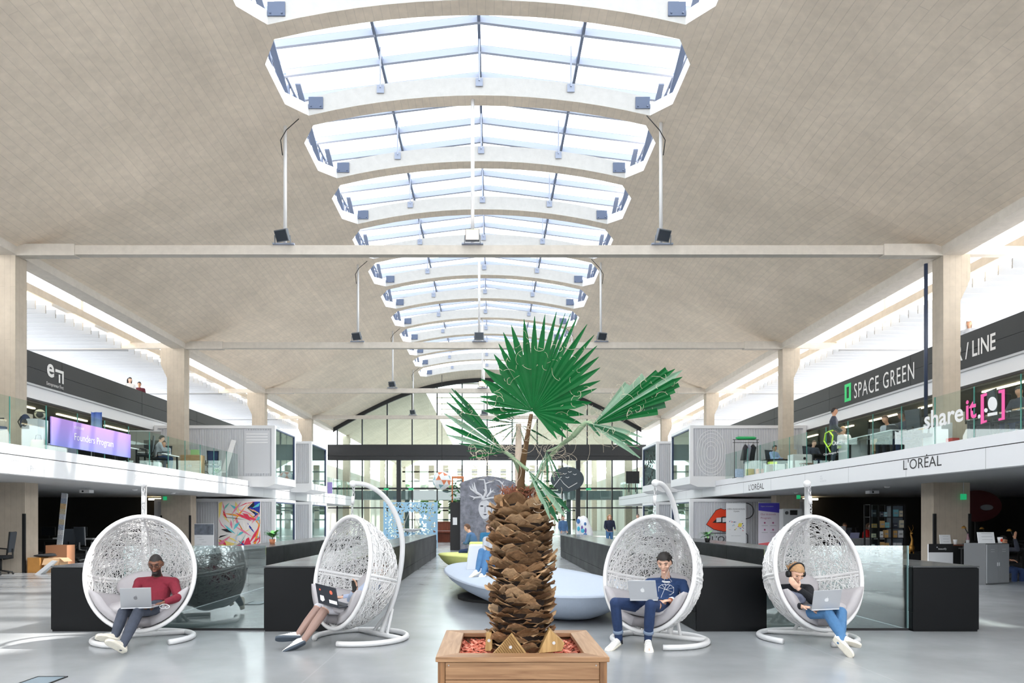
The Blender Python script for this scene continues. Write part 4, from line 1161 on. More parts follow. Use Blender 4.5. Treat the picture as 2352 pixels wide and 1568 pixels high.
E += frond((1240, 905), tipsB, 5.15, (5.2, 4.95), [(770, 1400, 5.55), (880, 1200, 5.45), (1000, 1060, 5.3), (1100, 985, 5.2), (1190, 890, 5.15), (1240, 900, 5.15)], (.02, .028), STALKG, [G1, G1, G2, G3], merge=1.1, seed=3, maxd=.2)
tipsD = [(1620, 960), (1612, 1015), (1600, 1050), (1602, 1110), (1560, 1090), (1300, 965)]
E += frond((1190, 885), tipsD, 5.14, (5.05, 4.95), [(1100, 985, 5.2), (1150, 920, 5.17), (1190, 885, 5.14)], (.03, .012), STALKG, [G2, G2, G3, G1], merge=.7, droop=.08, wmin=.014, seed=4)
tipsC = [(320, 1150), (300, 1095), (240, 1040), (150, 975), (140, 900), (130, 815), (150, 730), (170, 660), (185, 625), (210, 640)]
E += frond((590, 1105), tipsC, 5.35, (5.25, 5.4), [(735, 1400, 5.55), (700, 1260, 5.5), (650, 1150, 5.42), (590, 1105, 5.35)], (.02, .02), STALKG, [G2, G1, G2, G3], merge=.7, wmin=.012, seed=5)
tipsF = [(560, 1030), (470, 1000), (430, 930), (395, 860), (410, 790), (450, 740), (500, 700), (640, 1050), (740, 1060), (840, 1040), (930, 1020)]
tipsF = sorted(tipsF, key=lambda p: math.atan2(p[0] - 690, 890 - p[1]) % (2 * PI))
E += frond((690, 890), tipsF, 5.62, (5.7, 5.6), [(700, 1440, 5.62), (690, 1200, 5.62), (690, 1000, 5.63), (690, 890, 5.62)], (.03, .022), mat('petiole_pale', rgb(206, 186, 170), .6), [G2, G3, G3], merge=.5, wmin=.007, seed=6)
tipsG = [(870, 1480), (930, 1590), (985, 1610), (1040, 1570), (1075, 1530)]
E += frond((760, 1240), tipsG, 5.3, (5.2, 5.25), [(590, 1105, 5.35), (680, 1175, 5.33), (760, 1240, 5.3)], (.02, .022), STALKG, [G2, G3, G3], merge=.8, droop=.05, wmin=.016, seed=7)
E += frond((900, 1100), [(800, 1330), (850, 1340), (905, 1330), (960, 1310), (1000, 1290)], 5.3, (5.25, 5.25), [(1000, 1060, 5.3), (950, 1080, 5.3), (900, 1100, 5.3)], (.016, .012), STALKG, [G3, G2], merge=.6, droop=.05, wmin=.009, seed=8)
# pale curly threads
rg = random.Random(17); mb = MB()
def curl(p, L, d, tw):
    pts = [p]; ax = Vector((rg.uniform(-.4, .4), rg.uniform(-1, -.2), rg.uniform(-.4, .4))).normalized()
    for i in range(9):
        d = (Matrix.Rotation(tw * rg.uniform(.4, 1.5), 3, ax) @ d + Vector((0, 0, -.05))).normalized(); pts.append(pts[-1] + d * L / 9)
    mb.tube(pts, .0012, 3, caps=False)
for h, d, R in E:
    for q in range(4):
        curl(h + d * R * rg.uniform(-.1, .3) + Vector((0, -.015, 0)), rg.uniform(.05, .17), Vector((rg.uniform(-1, 1), rg.uniform(-.5, .2), rg.uniform(-1, 1))).normalized(), rg.choice((-1, 1)) * rg.uniform(.2, .6))
for i in range(160):
    a, b = rg.choice([(1290, 850), (1400, 800), (1250, 900), (480, 900), (640, 1060), (420, 1120), (920, 1080), (950, 1150), (680, 900), (1600, 700), (800, 900), (1130, 950)])
    curl(cp(a + rg.gauss(0, 55), b + rg.gauss(0, 45), 5.2 + rg.uniform(-.05, .1)), rg.uniform(.08, .28), Vector((rg.uniform(-1, 1), rg.uniform(-.3, .3), rg.uniform(-1, 1))).normalized(), rg.choice((-1, 1)) * rg.uniform(.1, .6))
fb = mb.build('leaf_threads', mat('thread_pale', rgb(198, 186, 166), .8), pm); fb['kind'] = 'stuff'
# ================================================================== people
def remesh(mb, vox, it=3):
    me = mb.mesh('tmp'); o = bpy.data.objects.new('tmp', me); COL.objects.link(o)
    r = o.modifiers.new('r', 'REMESH'); r.mode = 'VOXEL'; r.voxel_size = vox
    s = o.modifiers.new('s', 'SMOOTH'); s.iterations = it; s.factor = .5
    dg = bpy.context.evaluated_depsgraph_get(); dg.update()
    m2 = bpy.data.meshes.new_from_object(o.evaluated_get(dg))
    bpy.data.objects.remove(o); bpy.data.meshes.remove(me)
    n = len(m2.vertices); co = np.empty(n * 3, np.float32); m2.vertices.foreach_get('co', co); co = co.reshape(n, 3).astype(float)
    no = np.empty(n * 3, np.float32); m2.vertices.foreach_get('normal', no); no = no.reshape(n, 3).astype(float)
    fs = [tuple(p.vertices) for p in m2.polygons]
    bpy.data.meshes.remove(m2)
    return co, no, fs
def cloth(co, no, fs, mask, d, name, m, par):
    keep = [f for f in fs if all(mask[i] for i in f)]
    if not keep: return None
    idx = sorted({i for f in keep for i in f}); mp = {i: k for k, i in enumerate(idx)}
    dd = d[idx][:, None] if isinstance(d, np.ndarray) else d
    pts = co[idx] + no[idx] * dd
    mb = MB(); mb.add(pts.tolist(), [tuple(mp[i] for i in f) for f in keep])
    return mb.build(name, m, par, smooth=True)
SKIN = {'dark': mat('skin_dark', rgb(122, 80, 60), .55), 'light': mat('skin_light', rgb(222, 178, 154), .55), 'mid': mat('skin_mid', rgb(196, 146, 116), .55)}
EYEM = mat('eye_dark', rgb(30, 24, 22), .3); LIPC = mat('lip_rose', rgb(170, 104, 94), .5)
SHOEW = mat('shoe_white', rgb(234, 232, 228), .55, noise=.04, nscale=20); SOLE = mat('shoe_sole', rgb(226, 220, 206), .7, noise=.08, nscale=25)
V = Vector
def lerp(a, b, f): return a + (b - a) * f
def person(label, J, top, bottom, skin='light', hair=None, hairmode='short', vox=.016, group='people', shoe=SHOEW, sole=SOLE, fore='top', shin='bottom', beard=None, socks=None, k=1.0, glasses=False, curlf=.5, lower=True, legm=None):
    sk = SKIN[skin]; mb = MB(); bones = []
    pel, chest, neck, head = J['pel'], J['chest'], J['neck'], J['head']
    shL, shR = J['shL'], J['shR']; lat = (shR - shL).normalized()
    hl = (J['knR'] - J['knL']) if 'hipL' not in J else (J['hipR'] - J['hipL'])
    up = (chest - pel).normalized(); fwd = lat.cross(up).normalized() * -1
    fwd = up.cross(lat).normalized()
    if 'fw' in J and fwd.dot(J['fw']) < 0: fwd = -fwd
    lat2 = J.get('plat', lat)
    hipL = J.get('hipL', pel - lat2 * .09 * k); hipR = J.get('hipR', pel + lat2 * .09 * k)
    sect = [(pel - up * .10 * k, .14, .10, lat2), (pel, .172, .125, lat2), (lerp(pel, chest, .32) - fwd * .01, .158, .115, lat2), (lerp(pel, chest, .66), .165, .115, lat), (chest, .182, .118, lat), (lerp(chest, neck, .55), .15, .085, lat), (lerp(chest, neck, .85), .075, .065, lat)]
    rings = []
    for c, w, d, lx in sect:
        fw = up.cross(lx).normalized()
        rings.append([c + lx * (math.cos(a) * w * k) + fw * (math.copysign(abs(math.sin(a)) ** .85, math.sin(a)) * d * k) for a in np.linspace(0, 2 * PI, 20, endpoint=False)])
    mb.loft(rings)
    def bone(a, b, ra, rb, tagn, mid=None, n=10):
        a, b = V(a), V(b); pts = [lerp(a, b, f) for f in (0, .25, .5, .75, 1)]
        m_ = mid if mid else (ra + rb) / 2
        rs = [ra, (ra + m_) / 2 * 1.01, m_, (m_ + rb) / 2, rb]; rs = [r * k for r in rs]
        mb.tube(pts, rs, n); mb.ell(a, ra * k, ra * k, ra * k, 10, 7); mb.ell(b, rb * k, rb * k, rb * k, 10, 7)
        bones.append((a, b, ra * k, rb * k, tagn))
    bones.append((pel - up * .12 * k, pel - up * .05 * k, .14 * k, .15 * k, 'bottom')); bones.append((pel + up * .0 * k, chest, .15 * k, .17 * k, 'top')); bones.append((chest, lerp(chest, neck, .7), .15 * k, .07 * k, 'top'))
    bone(lerp(chest, neck, .6), lerp(neck, head, .45), .058, .052, 'neck')
    for S, sh in (('L', shL), ('R', shR)):
        el, wr = J['el' + S], J['wr' + S]
        bone(lerp(chest, neck, .45), sh, .075, .062, 'top')
        bone(sh, el, .058, .043, 'top', .05); bone(el, wr, .043, .027, fore, .04)
        hd = J.get('hd' + S, (wr - el)).normalized(); pn = J.get('pn' + S, V((0, 0, -1)))          # palm normal
        hw = hd.cross(pn)
        if hw.length < .1: hw = hd.cross(V((0, 1, 0)))
        hw.normalize(); pn = hw.cross(hd).normalized()
        if pn.dot(J.get('pn' + S, V((0, 0, -1)))) < 0: pn = -pn
        pc = wr + hd * .048 * k
        M = Matrix((hd, hw, pn)).transposed()
        mb.ell(pc, .05 * k, .04 * k, .016 * k, 12, 8, M); bones.append((wr + hd * .01, pc + hd * .1 * k, .03 * k, .05 * k, 'skin'))
        if vox < .012:
            cv = J.get('curl' + S, curlf)
            for q, (off, L) in enumerate(((-.030, .066), (-.010, .078), (.010, .074), (.029, .058))):
                p = wr + hd * .085 * k + hw * off * k; d = hd.copy(); pts = [p - hd * .03]
                for seg in range(3):
                    d = (d * math.cos(cv) + pn * math.sin(cv)).normalized() if seg else (d + pn * cv * .5).normalized()
                    pts.append(pts[-1] + d * (L / 2.4 if seg else L / 2.4 + .03) * k)
                mb.tube(pts, [.0095 * k, .0095 * k, .0088 * k, .0075 * k], 7)
            ts = J.get('thumb' + S, -1)
            p = wr + hd * .025 * k + hw * ts * .03 * k
            mb.tube([p, p + (hd * .5 + hw * ts * .8 + pn * .25).normalized() * .035 * k, p + (hd * .75 + hw * ts * .6 + pn * .35).normalized() * .07 * k], [.013 * k, .0105 * k, .008 * k], 7)
    shoes = []
    if lower:
        for S, hp in (('L', hipL), ('R', hipR)):
            kn, an, toe = J['kn' + S], J['an' + S], J['toe' + S]
            bone(hp, kn, .088, .058, 'bottom', .078); bone(kn, an, .056, .036, shin, .054)
            fd = (toe - an); leg = (kn - an).normalized()
            fd = (fd - leg * fd.dot(leg) * .0).normalized()
            mb.tube([an, lerp(an, toe, .5), lerp(an, toe, .85)], [.034 * k, .024 * k, .014 * k], 8); bones.append((lerp(an, toe, .12), toe, .03 * k, .03 * k, 'foot'))
            shoes.append((an, toe, kn))
    # head
    f = J['face'].normalized(); u0 = J.get('hup', V((0, 0, 1))); hx = f.cross(u0).normalized(); hz = hx.cross(f).normalized()
    MH = Matrix((hx, f, hz)).transposed()
    hv = []; nu, nv = 22, 16
    for i in range(nv + 1):
        t = PI * i / nv
        for j in range(nu):
            a = 2 * PI * j / nu
            x, y, z = math.sin(t) * math.cos(a), math.sin(t) * math.sin(a), math.cos(t)
            X, Y, Z = .077 * x, .097 * y, .118 * z
            if z < 0: X *= 1 + .30 * z; Y = Y * (1 + .12 * z) + .012 * (-z) * (1 if y > -.2 else .3)
            if y < 0 and z > -.3: Y *= 1.04
            hv.append(head + MH @ V((X * k, Y * k, Z * k)))
    mb.add(hv, [(i * nu + j, (i + 1) * nu + j, (i + 1) * nu + (j + 1) % nu, i * nu + (j + 1) % nu) for i in range(nv) for j in range(nu)])
    L3 = lambda x, y, z: head + MH @ V((x * k, y * k, z * k))
    if vox < .02:
        mb.tube([L3(0, .088, .025), L3(0, .104, -.008), L3(0, .109, -.024), L3(0, .092, -.034)], [.010 * k, .012 * k, .015 * k, .009 * k], 7)
        mb.tube([L3(-.045, .079, .032), L3(-.02, .094, .036), L3(.02, .094, .036), L3(.045, .079, .032)], .009 * k, 6)
        mb.ell(L3(0, .092, -.055), .024 * k, .010 * k, .010 * k, 8, 6, MH); mb.ell(L3(0, .084, -.092), .025 * k, .02 * k, .02 * k, 8, 6, MH)
        for s in (-1, 1): mb.ell(L3(s * .077, -.008, -.005), .012 * k, .02 * k, .032 * k, 8, 6, MH); mb.ell(L3(s * .042, .072, -.015), .024 * k, .02 * k, .02 * k, 8, 6, MH)
    bones.append((head - hz * .04, head + hz * .05, .09 * k, .09 * k, 'head'))
    co, no, fs = remesh(mb, vox, 3 if vox < .012 else 2)
    # nearest bone per vertex
    best = np.full(len(co), 1e9); tg = np.zeros(len(co), int); names = [b[4] for b in bones]
    for i, (a, b, ra, rb, _) in enumerate(bones):
        a_, b_ = np.array(a), np.array(b); ab = b_ - a_; t = np.clip(((co - a_) @ ab) / max(ab @ ab, 1e-9), 0, 1)
        d = np.linalg.norm(co - (a_ + t[:, None] * ab), axis=1) - (ra + (rb - ra) * t)
        w = d < best; best[w] = d[w]; tg[w] = i
    tn = np.array(names)[tg]
    floorz = J.get('base', V((pel.x, pel.y, min(J['anL'].z, J['anR'].z) - .08 if lower else pel.z - .1)))
    t = thing('person', label, 'person', floorz, group=group)
    mbb = MB(); mbb.add(co.tolist(), fs); mbb.build('body', sk, t, smooth=True)
    if fore == 'top' or True: cloth(co, no, fs, (tn == 'top'), .009, 'top', top, t)
    cloth(co, no, fs, (tn == 'bottom'), .007, 'trousers', bottom, t)
    if legm: cloth(co, no, fs, (tn == 'shin'), .002, 'tights', legm, t)
    if socks: cloth(co, no, fs, (tn == 'sock'), .003, 'socks', socks, t)
    # hair from the scalp
    loc = (co - np.array(head)) @ np.array(MH) / k
    hx_, hy_, hz_ = loc[:, 0] / .077, loc[:, 1] / .097, loc[:, 2] / .118
    hd_ = (tn == 'head') | (tn == 'neck')
    if hair:
        line = np.where(hy_ > .45, .50, np.where(hy_ > -.15, .50 - (.45 - hy_) * .75, -.45))
        hm = hd_ & (hz_ > line) & (np.abs(loc[:, 2]) < .2)
        th = .010 + .012 * np.clip(hz_, 0, 1) + (.016 * np.clip(hy_, 0, 1) * np.clip(hz_, 0, 1) if hairmode == 'quiff' else 0)
        if hairmode == 'crop': th = np.full(len(co), .004)
        ho = cloth(co, no, fs, hm, np.asarray(th), 'hair', hair, t)
        if vox < .012 and hairmode in ('quiff', 'short'):
            rh = random.Random(8); h3 = MB()
            for q in range(70):
                a_ = rh.uniform(-1, 1); b_ = rh.uniform(-.9, .75); zz = math.sqrt(max(.05, 1 - a_ * a_ * .8 - b_ * b_ * .8))
                p_ = (a_ * .072, b_ * .09, .112 * zz); lift = .03 if hairmode == 'quiff' and b_ > .2 else .014
                h3.tube([L3(*p_), L3(p_[0] * 1.1, p_[1] - .012, p_[2] + lift), L3(p_[0] * 1.15, p_[1] - .045, p_[2] + lift * .8)], [.011, .012, .003], 5)
            h3.build('hair_tufts', hair, t, smooth=True)
        if hairmode == 'long':
            h2 = MB()
            for s in (-1, -.5, 0, .5, 1):
                h2.tube([L3(s * .06, -.03 - .045 * (1 - abs(s)), .07), L3(s * .085, -.04 - .06 * (1 - abs(s)), -.02), L3(s * .08, -.03 - .06 * (1 - abs(s)), -.14), L3(s * .06, -.02 - .05 * (1 - abs(s)), -.22)], [.03, .036, .034, .012], 8)
            h2.build('hair_lengths', hair, t, smooth=True)
    if beard: cloth(co, no, fs, hd_ & (hz_ < -.42) & (hy_ > .05) & (loc[:, 2] > -.17) & ~((np.abs(hx_) < .3) & (hz_ > -.52) & (hy_ > .6)), .006, 'beard', beard, t)
    if vox < .02:
        for s in (-1, 1): MB().ell(L3(s * .032, .0885, .012), .012 * k, .006 * k, .006 * k, 8, 6, MH).build('eye', EYEM, t, smooth=True)
        for s in (-1, 1): MB().tube([L3(s * .016, .099, .034), L3(s * .034, .095, .040), L3(s * .052, .082, .034)], .0045 * k, 5).build('eyebrow', hair or EYEM, t)
        MB().ell(L3(0, .101, -.056), .022 * k, .005 * k, .006 * k, 8, 6, MH).build('lips', LIPC, t, smooth=True)
    if glasses:
        g = MB()
        for s in (-1, 1):
            g.tube([L3(s * .034 + .022 * math.cos(a), .108, .012 + .017 * math.sin(a)) for a in np.linspace(0, 2 * PI, 14, endpoint=False)], .0028 * k, 5, closed=True)
            g.tube([L3(s * .056, .106, .016), L3(s * .08, .05, .012), L3(s * .082, -.01, .01)], .0026, 5)
        g.tube([L3(-.012, .11, .014), L3(.012, .11, .014)], .0026, 5)
        g.build('glasses', BLK, t)
    for an, toe, kn in shoes:
        d = (toe - an); d.normalize(); upv = (kn - an); upv = (upv - d * upv.dot(d))
        if upv.length < .05: upv = V((0, 0, 1)) - d * d.z
        upv.normalize(); sd = d.cross(upv).normalized(); L = (.285 if vox < .012 else .28) * k
        heel = toe - d * L * .97
        # sole plane passes under the ankle
        base = heel - upv * .034 * k
        prof = [(0, .026, .062), (.06, .036, .082), (.22, .040, .092), (.36, .041, .086), (.52, .045, .066), (.7, .050, .052), (.86, .046, .042), (.96, .032, .034), (1.0, .016, .026)]
        rings = []; srings = []
        for f_, w, h in prof:
            c = base + d * L * f_
            rings.append([c + sd * (math.cos(a) * w * k) + upv * ((.014 + (h - .014) * max(0, math.sin(a)) ** .8) * k if math.sin(a) >= 0 else .012 * k) for a in np.linspace(0, 2 * PI, 14, endpoint=False)])
            srings.append([c + sd * (math.cos(a) * w * 1.07 * k) + upv * ((.022 if math.sin(a) > 0 else -.004) * k) for a in np.linspace(0, 2 * PI, 14, endpoint=False)])
        so = MB().loft(rings).build('shoe', shoe, t, smooth=True); MB().loft(srings).build('sole', sole, so, smooth=True)
        if vox < .012:
            for q in range(4):
                c = base + d * L * (.42 + .07 * q); w = .028 * k; hh = (.088 - .009 * q - .001) * k
                MB().tube([c - sd * w + upv * (hh - .012), c + upv * (hh - .001), c + sd * w + upv * (hh - .012)], .0035, 5).build('lace', WHITE, so)
    return t, L3
def pose(kind, x, y, z, heading, k=1.0, lean=0., reach=0., head_d=0.):
    """template poses; local facing is -Y"""
    R = Matrix.Rotation(heading, 3, 'Z'); o = V((x, y, z))
    T = lambda a, b, c: o + R @ (V((a, b, c)) * k)
    if kind == 'sit':
        J = dict(pel=T(0, 0, .53), chest=T(0, -lean * .4 + .03, .93), neck=T(0, -lean * .55 + .02, 1.07), head=T(0, -lean * .7 - .02, 1.21), shL=T(-.185, -lean * .5 + .03, 1.0), shR=T(.185, -lean * .5 + .03, 1.0),
                 elL=T(-.24, -.1 - lean * .3, .76), elR=T(.24, -.1 - lean * .3, .76), wrL=T(-.13, -.34 - reach, .76 + reach * .2), wrR=T(.13, -.34 - reach, .76 + reach * .2),
                 knL=T(-.11, -.44, .5), knR=T(.11, -.44, .5), anL=T(-.11, -.42, .09), anR=T(.11, -.42, .09), toeL=T(-.12, -.6, .03), toeR=T(.12, -.6, .03), face=R @ V((head_d, -1, -.3)))
    else:
        J = dict(pel=T(0, 0, .95), chest=T(0, -lean * .3, 1.33), neck=T(0, -lean * .4, 1.47), head=T(0, -lean * .5 - .02, 1.62), shL=T(-.19, -lean * .35, 1.4), shR=T(.19, -lean * .35, 1.4),
                 elL=T(-.25, -.02 - lean * .3 - reach * .1, 1.13), elR=T(.25, -.02 - lean * .3 - reach * .1, 1.13), wrL=T(-.2, -.1 - reach, .92 + reach * .6), wrR=T(.2, -.1 - reach, .92 + reach * .6),
                 knL=T(-.1, -.02, .5), knR=T(.1, .0, .5), anL=T(-.11, .02, .085), anR=T(.11, .04, .085), toeL=T(-.13, -.17, .03), toeR=T(.13, -.15, .03), face=R @ V((head_d, -1, -.15)))
    J['fw'] = R @ V((0, -1, 0)); J['base'] = o
    return J
# ---- laptops
ALU = mat('aluminium', rgb(196, 198, 202), .35, metal=.6)
def apple(ux, uy, org, m, par, s):
    b = []
    for i in range(36):
        a = 2 * PI * i / 36; r = .5 * (1 - .10 * math.exp(-((a - PI / 2) / .25) ** 2) - .06 * math.exp(-((a - 3 * PI / 2) / .25) ** 2))
        x, y = r * .92 * math.cos(a), r * math.sin(a)
        dx_, dy_ = x - .56, y - .04
        q = math.hypot(dx_, dy_)
        if q < .22: x, y = .56 + dx_ / q * .22, .04 + dy_ / q * .22
        b.append((x * s, y * s))
    flat(b, m, par, org, ux, uy, 'logo', .001, .001)
    flat([(0, .50 * s), (.03 * s, .62 * s), (.12 * s, .72 * s), (.2 * s, .74 * s), (.17 * s, .62 * s), (.1 * s, .54 * s)], m, par, org, ux, uy, 'logo', .001, .001)
def laptop(label, c4, back, m=ALU, logo=True, lm=None, group='laptops', base_dir=None):
    """c4: bottom-left, bottom-right, top-right, top-left of the lid seen from behind; base runs from the hinge away along base_dir"""
    bl, br, tr, tl = c4
    ux = (br - bl).normalized(); w = (br - bl).length; uy = ((tl - bl) + (tr - br)) / 2; h = uy.length; uy.normalize(); un = ux.cross(uy)
    t = thing('laptop', label, 'laptop', (bl + br) / 2, group=group)
    def slab(o, a, b, n, A, B, th, name, m_): 
        vs_ = [o + a * (i * A) + b * (j * B) + n * (k_ * th) for i in (0, 1) for j in (0, 1) for k_ in (0, 1)]
        return MB().add(vs_, [(0, 1, 3, 2), (4, 6, 7, 5), (0, 4, 5, 1), (2, 3, 7, 6), (0, 2, 6, 4), (1, 5, 7, 3)]).build(name, m_, t, fix=True, bevel=.003)
    lid = slab(bl, ux, uy, -un, w, h, .007, 'lid', m)
    flat([(.006, .012), (w - .006, .012), (w - .006, h - .006), (.006, h - .006)], mat('screen_glass', rgb(60, 66, 78), .2), t, bl - un * .0085 + ux * w, -ux, uy, 'screen')
    bd = V(base_dir).normalized(); bd = (bd - ux * bd.dot(ux)).normalized(); bn = ux.cross(bd)
    if bn.z < 0: bn = -bn
    slab(bl - bn * .012, ux, bd, bn, w, h * 1.05, .014, 'base', m)
    kb = bl + bn * .0025
    mb = MB(); mb.add([kb + ux * (w * .08) + bd * .03, kb + ux * (w * .92) + bd * .03, kb + ux * (w * .92) + bd * (h * .52), kb + ux * (w * .08) + bd * (h * .52)], [(0, 1, 2, 3)]); mb.build('keyboard', BLK, t)
    if logo: apple(ux, uy, bl + ux * w * .5 + uy * h * .5, lm or WHITE, t, .05)
    return t, (bl, ux, uy, w, h)
JEAN = mat('jeans_navy', rgb(32, 52, 90), .85, noise=.2, nscale=14, bump=.3); JEANG = mat('jeans_charcoal', rgb(62, 68, 82), .85, noise=.2, nscale=14, bump=.4); JEANB = mat('jeans_blue', rgb(72, 116, 160), .85, noise=.15, nscale=14, bump=.3)
MAROON = mat('sweater_maroon', rgb(122, 30, 48), .9, noise=.12, nscale=22, bump=.5); NAVYS = mat('sweater_navy', rgb(38, 62, 104), .9, noise=.08, nscale=20, bump=.3); KNIT = mat('fleece_black', rgb(26, 28, 34), .95, noise=.2, nscale=40, bump=.6)
BHAIR = mat('hair_black', rgb(32, 26, 24), .6, noise=.3, nscale=30); NHAIR = mat('hair_brown', rgb(92, 62, 42), .6, noise=.3, nscale=30); LHAIR = mat('hair_blond', rgb(176, 136, 96), .6, noise=.25, nscale=30)
# 1 man in maroon
J = dict(pel=P(352, 1392, 8.78), chest=P(360, 1346, 8.92), neck=P(362, 1326, 8.88), head=P(358, 1294, 8.80), shL=P(321, 1338, 8.9), shR=P(399, 1338, 8.9), elL=P(308, 1368, 8.72), elR=P(410, 1372, 8.72), wrL=P(322, 1385, 8.44), wrR=P(377, 1384, 8.5),
         knL=P(283, 1406, 8.3), knR=P(318, 1404, 8.28), anL=P(262, 1466, 7.98), anR=P(279, 1486, 7.86), toeL=P(222, 1456, 7.82), toeR=P(247, 1466, 7.70), face=V((.22, -1, -.38)), fw=V((.3, -1, 0)), hdL=V((.5, -.6, -.1)), hdR=V((-.9, -.5, -.15)), thumbL=1, thumbR=-1)
J['base'] = V((J['pel'].x, J['pel'].y, .4))
person('seated man in a maroon sweater with a beard and glasses, laptop on his lap', J, MAROON, JEANG, 'dark', BHAIR, 'crop', .0075, 'people in the hanging chairs', beard=BHAIR, glasses=True, shoe=mat('shoe_cream', rgb(222, 214, 200), .7, noise=.06, nscale=20))
laptop('silver laptop on the lap of the man in maroon', [P(277, 1396, 8.24), P(348, 1394, 8.24), P(346, 1349, 8.12), P(275, 1351, 8.12)], 0, lm=mat('logo_grey', rgb(120, 120, 124), .3), base_dir=(.25, 1, .02))
MB_ = MB(); pts = []
for i in range(22):
    a = i / 21 * 2.6 * PI; pts.append(P(372 + 9 * math.cos(a) + i * .5, 1392 + 5 * math.sin(a), 8.42 - .003 * i))
tag(MB_.tube(pts, .004, 6).build('earphone_cable', WHITE, smooth=True), 'white cable coiled on the cushion beside the maroon man', 'cable')
# 2 woman turned aside
TIGHT = mat('tights_sheer', rgb(150, 122, 112), .5); DRESS = mat('dress_grey', rgb(196, 194, 200), .9, noise=.06, nscale=12, bump=.3); BLUESH = mat('shirt_pale_blue', rgb(176, 188, 212), .9)
J = dict(pel=P(812, 1393, 8.98), chest=P(856, 1352, 9.0), neck=P(868, 1334, 9.0), head=P(872, 1308, 8.97), shL=P(848, 1344, 9.16), shR=P(850, 1347, 8.84), elL=P(812, 1372, 9.1), elR=P(806, 1377, 8.74), wrL=P(786, 1372, 8.95), wrR=P(814, 1358, 8.62),
         knL=P(731, 1396, 8.74), knR=P(748, 1398, 8.62), anL=P(682, 1461, 8.42), anR=P(696, 1472, 8.34), toeL=P(634, 1462, 8.36), toeR=P(648, 1495, 8.22), face=V((-1, -.55, -.3)), fw=V((-1, -.4, 0)), hdR=V((.25, -.1, 1)), pnR=V((-.6, -.6, 0)), hdL=V((-.9, -.2, .1)), plat=V((.3, -.95, 0)).normalized(), thumbR=1)
J['base'] = V((J['pel'].x, J['pel'].y, .4))
person('woman in tights reclining in the sideways hanging chair, holding a phone', J, BLUESH, DRESS, 'light', NHAIR, 'long', .0075, 'people in the hanging chairs', shin='shin', legm=TIGHT, sole=mat('sole_slate', rgb(70, 80, 92), .7))
ph = P(815, 1346, 8.58); M = Matrix.Rotation(.5, 3, 'Z') @ Matrix.Rotation(-.3, 3, 'X')
tag(MB().obox(ph, .036, .005, .07, M).build('phone', BLK, bevel=.004), 'black phone in the hand of the woman in tights', 'phone')
t, (bl, ux, uy, w, h) = laptop('black laptop with round stickers on the knees of the woman in tights', [P(731, 1382, 8.55), P(778, 1395, 8.36), P(771, 1348, 8.40), P(723, 1341, 8.56)], 0, m=mat('laptop_black', rgb(40, 44, 52), .45), logo=False, base_dir=(.6, 1, .02))
ST = mat('sticker_red', rgb(232, 110, 84), .6); STW = mat('sticker_white', rgb(226, 226, 228), .6)
flat(circ(w * .74, h * .70, .024), ST, t, bl, ux, uy, 'sticker', .001, .001); flat(circ(w * .20, h * .72, .012), ST, t, bl, ux, uy, 'sticker', .001, .001)
flat([(w * .58, h * .12), (w * .96, h * .12), (w * .96, h * .3), (w * .58, h * .3)], STW, t, bl, ux, uy, 'sticker', .001, .001)
flat([(w * .14, h * .16), (w * .24, h * .1), (w * .36, h * .2), (w * .34, h * .42), (w * .16, h * .42)], STW, t, bl, ux, uy, 'sticker', .001, .001)
# 3 man in navy
J = dict(pel=P(1520, 1395, 8.72), chest=P(1530, 1350, 8.86), neck=P(1530, 1328, 8.82), head=P(1526, 1292, 8.72), shL=P(1492, 1340, 8.9), shR=P(1568, 1342, 8.8), elL=P(1480, 1368, 8.7), elR=P(1578, 1372, 8.64), wrL=P(1496, 1384, 8.42), wrR=P(1541, 1379, 8.4),
         knL=P(1413, 1384, 8.3), knR=P(1494, 1388, 8.16), anL=P(1422, 1472, 8.42), anR=P(1488, 1472, 8.32), toeL=P(1393, 1491, 8.24), toeR=P(1492, 1500, 8.12), face=V((-.42, -1, -.42)), fw=V((-.4, -1, 0)), hdL=V((.2, -1, -.1)), hdR=V((-.95, -.3, .05)), plat=V((.97, -.24, 0)), thumbL=1, thumbR=-1)
J['base'] = V((J['pel'].x, J['pel'].y, .4))
# turned-up jeans: shins end above dark socks
p3, L3 = person('seated man in a navy sweater and dark jeans typing on a laptop', J, NAVYS, JEAN, 'light', BHAIR, 'quiff', .0075, 'people in the hanging chairs')
SOCK = mat('sock_black', rgb(24, 24, 30), .9)
for S in 'LR':
    a, k_ = J['an' + S], J['kn' + S]; d = (k_ - a)
    MB().tube([a - d * .06, a + d * .14, a + d * .24], [.044, .044, .048], 12).build('sock', SOCK, p3, smooth=True)
    MB().tube([a + d * .22, a + d * .30], [.060, .057], 14).build('turn_up', mat('denim_pale', rgb(120, 136, 160), .85), p3, smooth=True)
nk = J['neck']
MB().tube([nk + V((.062 * math.cos(a), .055 * math.sin(a) - .01, -.02 + .02 * math.sin(a))) for a in np.linspace(0, 2 * PI, 18, endpoint=False)], .014, 6, closed=True).build('collar', WHITE, p3, smooth=True)
MB().tube([J['wrR'] + (J['elR'] - J['wrR']).normalized() * q for q in (.0, .03)], [.042, .044], 12).build('cuff', WHITE, p3, smooth=True)
MB().tube([J['wrR'] - (J['elR'] - J['wrR']).normalized() * q for q in (.0, .018)], [.034, .034], 12).build('watch_strap', mat('strap_brown', rgb(150, 80, 44), .6), p3, smooth=True)
